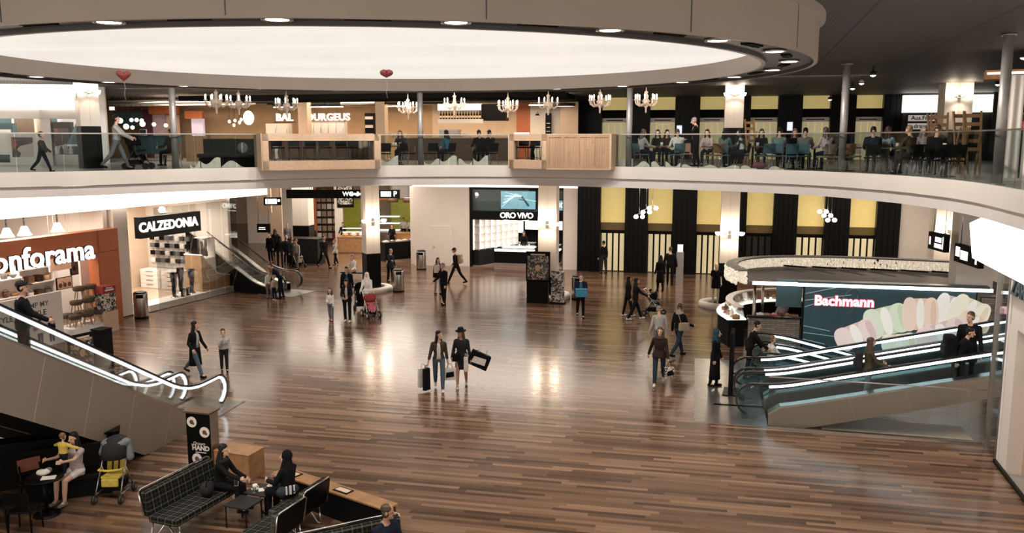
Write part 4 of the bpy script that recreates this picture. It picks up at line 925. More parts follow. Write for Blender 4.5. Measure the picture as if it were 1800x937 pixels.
for k in range(5): m_.strip([(-.9+.05*k, -.052, .15+.2*k), (-.1+.1*k, -.052, .9-.05*k)], .004, .03+.03*(k % 2), (0, 1, 0))
m_.i = 2; m_.strip([(.30, -.053, .62), (.42, -.053, .45), (.60, -.053, .2)], .004, .12, (0, 1, 0)); m_.ell((.24, -.053, .68), (.07, .004, .07), 10, 6); m_.strip([(.05, -.053, .58), (.40, -.053, .50)], .004, .05, (0, 1, 0)); m_.i = 1; m_.strip([(.35, -.053, .58), (1.0, -.053, .48)], .004, .03, (0, 1, 0))
m_.build('picture', [mat('screen_blue', (.2, .4, .5), .5, emit=.55, ec=(.28, .58, .72), var=.5, scale=1.2), mat('screen_pale', (.6, .8, .9), .5, emit=.9, ec=(.65, .85, .95), var=0), mat('screen_dark', (.03, .08, .1), .5, emit=.1, ec=(.1, .3, .4), var=0)], t)
t = gthing('advertising_screen', 'small blue screen reading 30 percent beside the front column', 'screen', aw(985, 3.3), .42, 3.15); MB().box((0, 0, .3), (.9, .08, .62)).build('housing', BLACK, t)
m_ = MB().box((0, -.045, .3), (.84, .01, .54)); m_.build('picture', _m['screen_blue'], t); MB().text('30%', .40, M.Translation((.08, -.055, .3)) @ M.Rotation(R(90), 4, 'X'), .003, .01).build('lettering', SIGNW, t)
t = gthing('shop_sign', 'white ORO VIVO letters on the black jeweller fascia', 'sign', aw(908, 2.85, .05), .05, 2.88); MB().text('ORO VIVO', .42, M.Rotation(R(90), 4, 'X') @ M.Translation((0, 0, .0)), .03, .008, space=.9).build('lettering', SIGNW, t)
MB().tube([(-.7+.14*k, -.0, -.22-.07*math.sin(math.pi*k/10)) for k in range(11)], [.008+.012*math.sin(math.pi*k/10) for k in range(11)], 6).build('swoosh', SIGNW, t)
# lit wall of watch displays on the one side
t = thing('display_cabinet', 'tall lit white cabinet of watch trays along the jeweller side wall', 'cabinet', gp(A825+.42, .5), -TH+R(62))
MB().box((1.7, .2, .43), (3.5, .5, .86)).build('base', CHAR, t); MB().box((1.7, .40, 1.75), (3.5, .1, 1.8)).build('back', SHOWC, t)
for k in range(8): MB().box((.03+k*.485, .2, 1.75), (.03, .42, 1.8)).build('upright', WHITE2, t)
for k in range(4): MB().box((1.7, .2, .92+k*.42), (3.5, .42, .02)).build('shelf', WHITE2, t)
for r_ in range(4):
    for j in range(7):
        o = MB().box((0, 0, .13), (.26, .05, .26)).box((0, -.05, .02), (.28, .14, .04)).build('watch_tray', SHOWC, loc=V(t.location)+M.Rotation(t.rotation_euler.z, 3, 'Z') @ V((.27+j*.485, .16, .93+r_*.42)), rz=t.rotation_euler.z); tagd(o, f'lit watch tray {ORD[j]} from the shop front on shelf {ORD[r_]} up', 'display tray', 'watch trays in the tall lit cabinet')
def showcase(label, a, b, w_, rz=0):
    t = gthing('showcase', label, 'showcase', a, b, .02, rz, 'glass jewellery counters'); MB().box((0, 0, .09), (w_, .7, .18)).build('plinth', STEEL, t); MB().box((0, 0, .5), (w_, .75, .64)).build('body', BLACK, t); MB().box((0, 0, .85), (w_-.04, .7, .06)).build('lit_bed', SHOWC, t); MB().box((0, 0, 1.0), (w_, .74, .26)).build('glass_top', GL_CLR, t)
    for j in range(3): MB().lathe([(0, 0), (.05, 0), (.03, .08), (.05, .16), (0, .17)], 10, (-w_*.3+j*w_*.3, .05, .88)).build('necklace_bust', WHITE2, t)
    return t
showcase('lit glass jewellery counter nearest the shop front', aw(905, .5, .8), .8, 2.2); showcase('lit glass jewellery counter behind the front counter', aw(912, .5, 2.2), 2.3, 1.9); showcase('lit glass jewellery counter beside the black shop edge', aw(972, .5, 1.6), 1.6, .9)
for k in range(3): t = gthing('lit_niche', ('first', 'second', 'third')[k]+' small lit niche along the jeweller back wall', 'niche', aw(873, 2., 6.1)+k*.75, 6.12, 1.25, 0, 'lit niches at the back of the jeweller'); MB().box((0, 0, .4), (.5, .1, .8)).build('frame', BLACK, t); MB().box((0, -.055, .4), (.4, .01, .7)).build('panel', SHOWC, t)
t = gthing('lit_niche', 'long lit display wall behind the front column of the jeweller', 'niche', aw(960, 2.2, 6.0), 6.0, 1.5); MB().box((0, 0, .5), (2.6, .1, 1.0)).build('panel', SHOWC, t); MB().box((0, -.06, 0), (2.7, .2, .06)).build('ledge', BLACK, t)
# perfume tower and jungle poster in front of the column
pb = C2-W*1.22-U*.25; t = poster_board('jungle collage poster on a black base before the white column', pb, -TH, 1.05, 1.30, .92)
t = thing('advert_stand', 'slim black and white advert stand just beside the jungle poster', 'sign stand', C2-W*1.25+U*.62, -TH-.3); MB().box((0, 0, .70), (.6, .1, 1.4)).build('panel', COLLB, t); MB().box((0, 0, .03), (.62, .36, .06)).build('foot', BLACK, t)
# ================================================================ corridor, kiosks and far shops
gbox('wall_corridor', A727-.3, A727+.02, .3, 8, 0, 4.4, WHITE)
far = 60.0
def fbox(name, px0, px1, y, z0, z1, m, th=.2, kind=True):
    x0 = (px0-CX)/FPX*y*1.012; x1 = (px1-CX)/FPX*y*1.012
    return st(MB().box((0, 0, 0), (x1-x0, th, z1-z0)).build(name, m, loc=((x0+x1)/2, y, (z0+z1)/2)))
fbox('wall_far', 440, 560, 58, 0, 5.3, WHITE); fbox('wall_far', 540, 560, 57.6, 0, 5.3, ORANGE); fbox('wall_far', 560, 740, 62, 0, 5.3, CREAM); fbox('wall_far', 592, 606, 56, 0, 5.3, WHITE); fbox('wall_far', 606, 640, 59, 0, 2.9, GREEN); fbox('wall_far', 690, 735, 59.5, 0, 3.0, GREEN); fbox('wall_far', 690, 728, 59, 3.0, 4.3, WHITE2)
fbox('wall_far', 480, 500, 52, 0, 5.3, CREAM); fbox('wall_far', 455, 482, 47, 3.0, 5.3, CREAM); fbox('wall_far', 558, 600, 59.6, 4.2, 5.3, ORANGE)
# product shelves behind the escalators
t = thing('shelf_unit', 'tall shelf of boxed goods beside the orange pillar down the corridor', 'shelf', ((575-900)/1500*58.6*1.012, 58.4, 0)); MB().box((0, .2, 1.9), (1.9, .04, 3.8)).box((-.95, 0, 1.9), (.05, .4, 3.8)).box((.95, 0, 1.9), (.05, .4, 3.8)).build('frame', WALNUT, t)
SX, SY = t.location.x, t.location.y
for k in range(7): MB().box((0, 0, .3+.5*k), (1.86, .38, .03)).build('shelf_board', WALNUT, t)
for k in range(7):
    for j in range(5):
        mm, nm = RNG.choice([(WHITE2, 'white'), (KRED, 'red'), (KBEIGE, 'beige'), (KMAUVE, 'mauve')])
        tagd(MB().box((0, 0, .17), (.28, .25, .34)).box((0, -.13, .2), (.16, .01, .1)).build('carton', mm, loc=(SX-.74+.37*j, SY-.02, .315+.5*k)), f'{nm} carton {ORD[j]} along shelf {ORD[k]} up in the corridor shop', 'carton', 'cartons on the corridor shelf')
def kiosk(label, px, py, w_, d_, h_, m, rz=0, topm=None):
    t = thing('counter', label, 'counter', G(px, py)+V((0, d_/2, 0)), rz); MB().box((0, 0, h_/2), (w_, d_, h_)).build('body', m, t); MB().box((0, 0, h_+.02), (w_+.06, d_+.06, .05)).build('top', topm or m, t); MB().box((0, 0, .04), (w_-.1, d_-.1+.12, .08)).build('plinth', STEEL, t); return t
kiosk('dark grey kiosk counter in front of the corridor column', 535, 466, 1.9, 1.0, 1.45, CHAR, -TH)
kiosk('wooden bakery counter with baskets beside the corridor', 628, 446, 2.4, .9, 1.0, WOOD, -.1); kiosk('long black deli counter behind the white column', 700, 458, 2.2, .8, 1.05, BLACK, R(35)); kiosk('wooden till counter under the lime green wall', 722, 440, 2.4, .9, 1.05, WOOD, -.1)
bk = G(628, 446)+V((0, .45, 0))
for k in range(4): tagd(MB().lathe([(0, 0), (.16, 0), (.2, .14), (.18, .14), (0, .04)], 14).ell((0, 0, .13), (.16, .16, .09), 10, 6).build('bread_basket', [BEECH, CREAM, WHITE2, WOOD][k], loc=bk+V((-.8+.52*k, 0, 1.045))), f'{["beech", "cream", "white", "honey"][k]} coloured bread basket on the wooden bakery counter', 'basket', 'baskets on the bakery counter')
t = thing('display_case', 'lit glass food case on the wooden bakery counter', 'display case', bk+V((0, .2, 1.20))); t.location.z = 1.25; MB().box((0, .1, .25), (2.0, .35, .5)).build('glass', GL_CLR, t); MB().box((0, .1, .02), (2.0, .35, .03)).build('lit_shelf', SHOWC, t); MB().box((0, .1, .25), (2.0, .3, .02)).build('upper_shelf', SHOWC, t); MB().box((0, .1, -.10), (1.9, .3, .2)).build('base', WOOD, t)
dk = G(700, 458)+V((0, .4, 0))
for k in range(5): tagd(MB().box((0, 0, .03), (.34, .26, .06)).ell((0, 0, .06), (.14, .1, .04), 10, 6).build('food_tray', [WHITE2, STEEL, WHITE2, CREAM, STEEL][k], loc=dk+M.Rotation(R(35), 3, 'Z') @ V((-.85+.42*k, 0, 1.095)), rz=R(35)), f'food tray {ORD[k]} along the long black deli counter', 'tray', 'trays on the deli counter')
t = thing('glass_tower', 'tall glass and steel food tower behind the deli counter', 'display case', ((686-900)/1500*56.5, 56.0, 0)); MB().box((0, 0, .5), (1.4, .8, 1.0)).build('base', STEEL, t); MB().box((0, 0, 1.7), (1.4, .8, 1.4)).build('glass', GL_CLR, t)
for k in range(3): MB().box((0, 0, 1.1+.45*k), (1.36, .76, .025)).build('shelf', SHOWC, t)
t = thing('menu_sign', 'orange lit takeaway sign hanging over the deli counter', 'sign', ((680-900)/1500*57, 56.3, 3.1)); MB().box((0, 0, .25), (.95, .12, .5)).build('sign_box', ORANGE, t); MB().text('ALPS', .34, M.Translation((0, -.07, .25)) @ M.Rotation(R(90), 4, 'X'), .004, .01).build('lettering', mat('orange_glow', (1, .4, .15), .5, emit=1.5, ec=(1, .38, .14), var=0), t); MB().cyl((-.4, 0, .5), (-.4, 0, 2.2), .012).cyl((.4, 0, .5), (.4, 0, 2.2), .012).build('hanger', CHAR, t)
for k, px in enumerate((692, 720)):
    t = thing('pendant_lamp', ('brown drum pendant over the deli counter near the column', 'brown drum pendant over the deli near the white wall')[k], 'lamp', ((px-900)/1500*55, 54.4, 3.05), 0, 'brown drum pendants over the deli'); MB().lathe([(.36, 0), (.36, .3), (.34, .3), (.34, 0)], 20, closed=True).build('shade', WALNUT, t); MB().cyl((0, 0, .15), (0, 0, 2.25), .01).build('cord', BLACK, t); MB().ell((0, 0, .12), (.08, .08, .08)).box((0, 0, .28), (.68, .02, .02)).build('bulb', LIGHTS, t)
t = thing('picture_frame', 'black framed fashion picture on the corridor wall', 'picture', ((611-900)/1500*56*1.01, 55.85, 2.6)); MB().box((0, 0, .9), (1.1, .06, 1.8)).build('frame', BLACK, t); MB().box((0, -.035, .95), (.95, .01, 1.5)).build('print', COLLB, t)
# hanging direction signs
def hang_sign(label, p, rz, w_, h_, drawings, rods=(.2, .8)):
    t = thing('direction_sign', label, 'sign', p, rz, 'hanging direction signs'); MB().box((w_/2, 0, 0), (w_, .16, h_)).build('sign_box', BLACKM, t)
    m_ = MB()
    for f_ in rods: m_.cyl((w_*f_, 0, h_/2), (w_*f_, 0, SLB-p[2]), .012, n=6)
    m_.build('hanger', STEEL, t)
    for d in drawings:
        g_ = MB()
        if isinstance(d, tuple) and isinstance(d[0], str): g_.text(d[0], d[1], M.Translation((w_*d[2], -.085, d[3] if len(d) > 3 else 0)) @ M.Rotation(R(90), 4, 'X'), .003, .006)
        else: g_.box((w_*d[0], -.084, d[1]), (d[2], .008, d[3]))
        g_.build('pictogram', SIGNW, t)
    return t
p0 = V(((510-900)/1500*43, 42.4, 0)); p0.z = zof(lambda z: V((p0.x, p0.y, z)), 341); p1x = (706-900)/1500*43
hang_sign('long black direction sign hanging across the corridor entrance', p0, 0, p1x-p0.x, .42, [('WC  3  4', .30, .60), ('Ausgang', .22, .62, .02), ('P', .36, .96), (.79, 0, .06, .30), (.86, 0, .30, .26), (.905, 0, .2, .26)], (.2, .22, .5, .9))
p0 = V(((470-900)/1500*44, 43.4, 0)); p0.z = zof(lambda z: V((p0.x, p0.y, z)), 354)
hang_sign('small tilted lit sign hanging before the far escalator', p0, .18, .86, .40, [(.42, .0, .56, .26), (.86, .04, .12, .12)], (.1, .9))
p0 = V(((457-900)/1500*42, 41.4, 0)); p0.z = zof(lambda z: V((p0.x, p0.y, z)), 401)
hang_sign('dark little sign board beside the middle escalator', p0, 0, .62, .42, [(.4, .03, .3, .03), (.4, -.05, .34, .03)], (.1, .9))
for (x0, y0, x1_, y1_), lab, dr in (((1626, 413, 1655, 438), 'black direction sign hanging nearest the yellow wall', [(.12, 0, .10, .26), (.62, .08, .42, .16), (.62, -.12, .5, .14), (.9, 0, .05, .4)]), ((1673, 432, 1717, 462), 'longer black direction sign with arrow hanging close to the bright band', [(.15, .05, .3, .3), (.42, -.02, .5, .28), (.9, 0, .10, .36)])):
    ya, yb = 29.0, 29.0*.93
    ya = 28.0 if x0 < 1650 else 26.6; yb = ya-1.15 if x0 < 1650 else ya-1.7
    A_ = V(((x0-CX)/FPX*ya*1.02, ya, 0)); B_ = V(((x1_-CX)/FPX*yb*1.02, yb, 0)); A_.z = zof(lambda z: V((A_.x, A_.y, z)), (y0+y1_)/2-4); dd = B_-A_; dd.z = 0
    hang_sign(lab, A_, math.atan2(dd.y, dd.x), dd.length, .56, dr, (.15, .85))
# ================================================================ confectioner's stall
BS = V((9.42, 27.15, 0)); BRZ = -TH
def bp_(x, y, z=0): return BS+U*x+W*y+V((0, 0, z))
SL_ = 5.15; ST = 2.30
t = thing('advertising_screen', 'huge dark teal screen of pastel macarons reading Bachmann', 'screen', bp_(0, 0), BRZ)
MB().box((SL_/2, .12, ST/2), (SL_, .2, ST)).build('housing', BLACK, t)
pic = MB(); pic.box((SL_/2, .01, ST/2), (SL_-.08, .01, ST-.06)).build('picture', mat('screen_teal', (.012, .035, .042), .4, emit=.05, ec=(.12, .34, .40), var=.3, scale=1.5), t)
SM = lambda n, c: mat('macaron_'+n, tuple(x*.3 for x in c), .5, emit=.66, ec=c, var=.05, scale=2)
MC = {'mint': (.72, .78, .60), 'peach': (.88, .70, .56), 'pink': (.86, .70, .66), 'cream': (.90, .85, .68), 'white': (.93, .88, .80), 'lilac': (.62, .54, .56), 'mint2': (.60, .68, .47), 'peach2': (.80, .58, .43), 'pink2': (.72, .54, .51), 'cream2': (.80, .72, .52)}
def macaron(cx, cz, w_, h_, n1, tilt, lay):
    base = M.Translation((cx, -.006-lay*.014, cz)) @ M.Rotation(tilt, 4, 'Y')
    def blob(off, ww, hh, nm, dep, e1=.80):
        pts = []
        for q in range(28):
            a_ = 2*math.pi*q/28; c_, s_ = math.cos(a_), math.sin(a_); pts.append((off+ww/2*math.copysign(abs(c_)**e1, c_), hh/2*math.copysign(abs(s_)**.82, s_)))
        MB_ = MB(); MB_.m = base @ M.Translation((0, -dep, 0)); MB_.prism(pts, 0, .002, M.Rotation(R(90), 4, 'X')); MB_.build('macaron_picture', SM(nm, MC[nm]), t)
    f2 = {'mint': 'mint2', 'peach': 'peach2', 'pink': 'pink2', 'cream': 'cream2', 'white': 'lilac'}[n1]
    blob(0, w_*.98, h_*.93, f2, 0, .5); blob(-.30*w_, w_*.42, h_, n1, .003); blob(.30*w_, w_*.42, h_*.97, n1, .003); blob(.0, w_*.22, h_*.90, 'white', .004); blob(.36*w_, w_*.16, h_*.80, f2, .006)
def mx(px, py): a_ = along(lambda x: bp_(x, 0, 1.2), px, -2, 9); return a_, zof(lambda z: bp_(a_, 0, z), py)
for px, py, w_, h_, n1, tl, ly in ((1668, 550, 1.0, 1.15, 'white', .25, 0), (1700, 552, 1.15, 1.05, 'cream', .40, 1), (1706, 574, .95, .85, 'peach', .55, 2), (1616, 552, 1.05, 1.10, 'peach', -.05, 2), (1558, 564, 1.35, 1.0, 'mint', -.30, 1), (1658, 590, 1.55, .95, 'pink', -.42, 4), (1506, 588, 1.30, .80, 'pink', -.45, 3), (1582, 602, 1.05, .62, 'cream', -.15, 3)):
    X_, Z_ = mx(px, py); macaron(X_, Z_, w_, h_, n1, tl, ly)
X_, Z_ = mx(1477, 530)
MB().text('Bachmann', .44, M.Translation((X_+.08, -.03, Z_)) @ M.Rotation(R(90), 4, 'X'), .008, .012).build('lettering', mat('pink_white_glow', (1, .8, .82), .5, emit=1.4, ec=(1, .78, .80), var=0), t)
MB().text('Bachmann', .44, M.Translation((X_+.08, -.021, Z_)) @ M.Rotation(R(90), 4, 'X'), .003, .035).build('letter_glow', mat('red_glow', (.7, .1, .15), .5, emit=.5, ec=(.75, .12, .18), var=0), t)
MB().tube([(X_+.25+.32*math.cos(q*.45)*(1-.02*q), -.018, Z_+.02+.42*math.sin(q*.45+.5)) for q in range(15)], .010, 5).build('flourish', KMGREY, t)
ls_ = MB()
for k in range(6): ls_.strip([(.05, -.006, ST-.25-.22*k-.4*(k > 2)), (1.0+.5*math.sin(k*2.), -.006, ST-.12-.22*k-.42*(k > 2)+(.1 if k < 3 else -.25))], .003, .018, (0, 1, 0))
ls_.build('light_streaks', mat('pale_streak', (.2, .3, .32), .5, emit=.3, ec=(.5, .7, .75), var=0), t)
MB().box((SL_/2-.6, -.05, ST+.05), (SL_+2.0, .10, .10)).build('light_strip', LIGHTC, t)
MB().box((SL_/2+.05, .05, ST+.14), (SL_+.5, .35, .06)).build('cap_panel', TEAL, t)
o = MB().box((.45, .05, 1.05), (.7, .2, 2.1)).build('wall_stone', STONE, loc=bp_(SL_+.05, .1), rz=BRZ); st(o)
st(MB().box((-.42, .2, ST-.3), (.8, .12, .9)).build('trim_10', TEAL, loc=bp_(0, .05), rz=BRZ))
# canopy deck with its curved crystal fringe
def stall_curve(off=0., n=28):
    far_ = []; P_ = [(-1.75, .8), (-2.05, 2.2), (-1.6, 3.7), (-.3, 4.6), (1.8, 4.9), (4.2, 4.7), (6.4, 4.3)]
    q = catmull([(x, y, 0) for x, y in P_], 6); out = []
    for k, p in enumerate(q):
        tt = (q[min(k+1, len(q)-1)]-q[max(0, k-1)]).normalized(); nn = V((-tt.y, tt.x, 0)); out.append(p+nn*off)
    return out
CZ0 = 2.24
t = thing('stall_canopy', 'flat curved canopy with a glowing crystal fringe over the sweets stall', 'canopy', BS, BRZ)
cv = stall_curve(); m_ = MB(); ins = [V((min(max(p.x, -1.2), 6.4), .4, 0)) for p in cv]
pts_ = [(p.x, p.y) for p in stall_curve(-.04)]
m_.prism(pts_+[(6.4, .35), (-.9, .35)], CZ0-.08, CZ0+.02); m_.build('deck', mat('dark_taupe_deck', (.085, .072, .064), .6), t)
fr_ = MB()
RNG2 = random.Random(5)
for row in range(6):
    cc = stall_curve(.02)+[None]+stall_curve(.33)
    for k in range(len(cc)-1):
        if cc[k] is None or cc[k+1] is None: continue
        for j in range(4):
            p = cc[k].lerp(cc[k+1], (j+RNG2.random()*.6)/4); fr_.ell((p.x+RNG2.uniform(-.03, .03), p.y+RNG2.uniform(-.03, .03), CZ0+.33-row*.075+RNG2.uniform(-.02, .02)), (.04, .04, .06), 6, 4)
o = fr_.build('crystal_fringe', mat('lit_crystal', (.8, .7, .6), .1, emit=.42, ec=(1, .84, .66), var=.5, scale=12), t); o['kind'] = 'stuff'
m_ = MB(); m_.rings([[p+V((0, 0, CZ0+.36)), p+V((0, 0, CZ0+.40)), q+V((0, 0, CZ0+.40)), q+V((0, 0, CZ0+.36))] for p, q in zip(stall_curve(-.07), stall_curve(.34))], sm=False); m_.build('fringe_rail', _m['dark_taupe_deck'], t)
for k in range(7): MB().strip([(-.2+1.0*k, 4.3-.08*k, CZ0+.10), (.5+1.0*k, 3.6-.08*k, CZ0+.16)], .05, .09, (0, 0, 1)).build('bracket', BLACKM, t)
MB().cyl((6.1, 4.45, CZ0+.40), (6.1, 4.45, CZ0+.62), .10).build('spot_head', BLACKM, t)
for x, y in ((-1.45, 1.0), (6.1, 3.9), (6.1, .6), (-1.0, 3.3)): MB().cyl((x, y, 0), (x, y, CZ0), .05).build('post', STEEL, t)
# stone back wall and glass counters with cakes
sw0 = along(lambda x: bp_(x, .3, 1.), 1318, -8, 3)
t = thing('stall_counter', 'stone-clad back of the sweets counter below the seller', 'counter', bp_(0, .25), BRZ); MB().box((sw0/2-.05, 0, .58), (-sw0, .18, 1.16)).build('stone_cladding', STONE, t); MB().box((sw0/2-.05, 0, 1.18), (-sw0+.1, .26, .05)).build('edge_rail', BLACK, t)
t = thing('stall_counter', 'curved white cake counter wrapping round the column', 'counter', BS, BRZ)
C_IN = [p for p in stall_curve(.55)][:22]; C_OUT = [p for p in stall_curve(-.0)][:22]
m_ = MB(); m_.rings([[a_+V((0, 0, .0)), b_+V((0, 0, .0)), b_+V((0, 0, .92)), a_+V((0, 0, .92))] for a_, b_ in zip(C_OUT, C_IN)], sm=False); m_.build('body', BLACKM, t)
m_ = MB(); m_.rings([[a_+V((0, 0, .93)), b_+V((0, 0, .93)), b_+V((0, 0, .98)), a_+V((0, 0, .98))] for a_, b_ in zip(stall_curve(-.05)[:22], stall_curve(.6)[:22])], sm=False); m_.build('top', SHOWC, t)
m_ = MB(); m_.rings([[a_+V((0, 0, .98)), a_+(b_-a_)*.04+V((0, 0, .98)), a_+(b_-a_)*.20+V((0, 0, 1.34)), a_+(b_-a_)*.17+V((0, 0, 1.35))] for a_, b_ in zip(C_OUT, C_IN)], sm=False); m_.build('sneeze_guard', GL_CLR, t)
m_ = MB(); m_.rings([[a_+(b_-a_)*x+V((0, 0, z)) for x, z in ((.1, 1.36), (.55, 1.36), (.55, 1.40), (.1, 1.40))] for a_, b_ in zip(C_OUT, C_IN)], sm=False); m_.build('upper_shelf', WHITE2, t)
RB = M.Rotation(BRZ, 3, 'Z')
CK = [('white', WHITE2), ('cream', CREAM), ('honey', WOOD), ('chocolate', WALNUT), ('pink', KPINK), ('pale', KBEIGE)]
for k in range(20):
    a_, b_ = C_OUT[k], C_IN[k]; q = a_.lerp(b_, .55); nm, mm = CK[(k*5+2) % 6]; p = BS+RB @ (q+V((0, 0, .98))); m_ = MB()
    if k % 3 == 0: m_.lathe([(0, 0), (.13, 0), (.13, .11), (.11, .13), (0, .13)], 16).ell((0, 0, .14), (.03, .03, .03)); kd = 'cake'
    elif k % 3 == 1: m_.box((0, 0, .02), (.26, .2, .03)).ell((-.06, 0, .06), (.05, .05, .04)).ell((.06, .03, .06), (.05, .05, .04)).ell((0, -.05, .06), (.05, .05, .04)); kd = 'pastry_tray'
    else: m_.lathe([(0, 0), (.06, 0), (.08, .14), (.05, .2), (0, .22)], 12).ell((0, 0, .23), (.03, .03, .04)); kd = 'sweet_jar'
    tagd(m_.build(kd, mm, loc=p), f'{nm} {kd.replace("_", " ")} {ORD[k]} along the curved counter counting from the totem', kd.replace('_', ' '), 'sweets on the curved counter')
for k in range(6):
    nm, mm = CK[(k*5) % 6]; p = bp_(sw0*.95+k*(-sw0*.14), .55, .0); 
    t = thing('gift_box', f'{nm} gift box {ORD[k]} along the shelf behind the stone wall', 'gift box', bp_(sw0+.35-sw0*.15*k*.9, .62, 1.02), BRZ, 'gift boxes on the stall shelf'); MB().box((0, 0, .10), (.24, .2, .2)).build('box', mm, t); MB().box((0, 0, .205), (.25, .04, .012)).ell((0, 0, .22), (.05, .03, .02)).build('ribbon', KRED if k % 2 else CREAM, t)
o = MB().box((sw0/2-.05, .65, .50), (-sw0-.1, .5, 1.0)).box((sw0/2-.05, .65, 1.01), (-sw0, .54, .02)).build('back_counter', WHITE2, loc=bp_(0, 0), rz=BRZ); tagd(o, 'white inner counter behind the stone-clad wall of the stall', 'counter')
t = thing('cream_chair_lamp', 'white tulip shaped standing lamp behind the seller', 'lamp', bp_(-.35, 2.3), BRZ); MB().cyl((0, 0, 0), (0, 0, 1.5), .03).build('stem', STEEL, t); MB().lathe([(.04, 1.5), (.18, 1.62), (.24, 1.9), (.20, 1.92), (.05, 1.55)], 16).build('shade', LIGHTS, t); MB().lathe([(0, 0), (.2, 0), (.2, .03), (0, .03)], 16).build('base', STEEL, t)
# pendant globe lamps by the yellow wall
def cluster(label, p, n, dx, dz):
    t = thing('globe_pendant', label, 'lamp', p, 0, 'globe lamps near the yellow wall')
    for sx in (-1, 1): MB().ell((sx*.16, 0, 0), (.11, .11, .10), 14, 10).build('globe', LIGHTP, t)
    MB().tube([(-.16, 0, .08), (0, 0, .16), (.16, 0, .08)], .012, 6).cyl((0, 0, .16), (0, 0, SLB-p[2]), .008, n=6).build('stem', STEEL, t)
for k, (px, py) in enumerate(((1122, 381), (1134, 373), (1145, 366), (1442, 372), (1450, 379), (1457, 387))):
    yy = 41.5-.6*(k % 3); p = V(((px-900)/1500*yy*1.01, yy, 0)); p.z = zof(lambda z: V((p.x, p.y, z)), py)
    cluster(f'twin globe pendant {ORD[k % 3]} of three hanging near the {"couple in black" if k < 3 else "crystal fringed canopy"}', p, 2, 0, 0)
# little lit information screens on slim posts
for px, py, lab in ((1194, 475, 'slim information post with a lit screen beside the dark couple'),):
    t = thing('information_post', lab, 'screen', G(px, 500), -TH); MB().box((0, 0, .8), (.35, .12, 1.6)).build('post', STEEL, t); MB().box((0, -.02, 1.75), (.26, .05, .42)).build('screen', mat('pale_screen', (.7, .75, .9), .5, emit=1., ec=(.75, .82, 1), var=0), t)
# ================================================================ café seats in front
POST = G(360, 829)
t = thing('menu_stand', 'tall black menu board with three plates beside the escalator foot', 'menu board', POST, R(-14))
MB().box((0, 0, .68), (.56, .30, 1.30)).build('case', BLACK, t, bevel=.006); MB().box((0, 0, 1.345), (.64, .38, .035)).build('cap', WALNUT, t); MB().box((.287, 0, .68), (.012, .28, 1.28)).build('edge_trim', STEEL, t)
for x, z in ((-.14, 1.13), (.15, .93), (-.06, .34)):
    pl_ = MB().prism([(.115*math.cos(a*.314), .115*math.sin(a*.314)) for a in range(20)], 0, .006, M.Translation((x, -.151, z)) @ M.Rotation(R(90), 4, 'X')).build('plate_print', WHITE2, t)
    MB().ell((x, -.159, z), (.05, .004, .05), 12, 6).ell((x+.04, -.159, z-.03), (.025, .004, .03), 10, 6).build('food_print', WALNUT, pl_)
MB().text('Drawn', .10, M.Translation((.0, -.153, .67)) @ M.Rotation(R(90), 4, 'X'), .002, 0, shear=.3).text('HAND', .14, M.Translation((.04, -.153, .57)) @ M.Rotation(R(90), 4, 'X'), .002, .006).text('by &', .06, M.Translation((-.12, -.153, .64)) @ M.Rotation(R(90), 4, 'X'), .002).box((.04, -.153, .48), (.25, .004, .018)).build('lettering', WHITE2, t)
WB = G(424, 838); o = MB().box((0, 0, .28), (.86, .52, .56)).box((0, 0, .565), (.88, .54, .02)).build('planter_box', WOOD, loc=WB+V((-.05, .1, 0)), rz=R(-20), bevel=.006); tagd(o, 'plain honey wooden box behind the plaid sofa', 'box')
def sofa(label, p, rz, wd, single=False):               # local: seat faces +x, length along y
    t = thing('sofa' if not single else 'lounge_chair', label, 'sofa' if not single else 'armchair', p, rz, 'plaid seats of the café')
    MB().box((0, 0, .40), (.62, wd, .13)).build('seat', PLAID, t, bevel=.03)
    b = MB(); b.box((-.36, 0, .66), (.11, wd, .46), ry=R(-10)); b.build('backrest', PLAID, t, bevel=.03)
    MB().box((-.43, 0, .66), (.03, wd*.99, .46), ry=R(-10)).build('back_shell', BLACK, t, bevel=.01)
    MB().tube([(-.405, -wd/2-.015, .42), (-.475, -wd/2-.015, .88), (-.48, -wd/2+.04, .91), (-.48, wd/2-.04, .91), (-.475, wd/2+.015, .88), (-.405, wd/2+.015, .42)], .013, 8).build('chrome_frame', CHROME, t)
    for y in (-wd/2+.08, wd/2-.08):
        MB().tube([(-.28, y, .33), (-.33, y, .03), (-.30, y, .013), (-.24, y, .03), (-.02, y, .33)], .013, 8).build('leg', CHROME, t); MB().tube([(.05, y, .33), (.27, y, .03), (.30, y, .013), (.325, y, .03), (.29, y, .33)], .013, 8).build('leg', CHROME, t)
    return t
s1 = G(352, 842, .62); s1d = U
sofa('long plaid sofa with chrome hairpin legs under the menu board', V((-5.75, 14.80, 0)), -TH-R(9), 1.75)
sofa('plaid lounge chair with its back turned, closer to the low table of cups', V((-3.90, 14.58, 0)), math.pi-TH-R(9), .78, True)
sofa('plaid lounge chair with its back turned, next to the plaid sofa of the balding man', V((-4.12, 13.70, 0)), math.pi-TH-R(9), .78, True)
sofa('plaid sofa seating the balding man at the very front edge', V((-2.42, 12.42, 0)), R(-62), 1.75)
def low_table(label, p, rz):
    t = thing('low_table', label, 'table', p, rz, 'low black tables'); MB().box((0, 0, .43), (.50, .50, .03)).build('tabletop', CHAR, t, bevel=.005)
    for x in (-.22, .22):
        for y in (-.22, .22): MB().cyl((x, y, 0), (x, y, .42), .012, n=8).build('leg', BLACK, t)
    return t
LT1 = V((-4.88, 14.72, 0)); LT2 = V((-4.70, 15.27, 0))
low_table('empty square low table in front of the long plaid sofa', LT1, -TH-R(9)); low_table('square low table carrying cups between the two seated women', LT2, -TH-R(9))
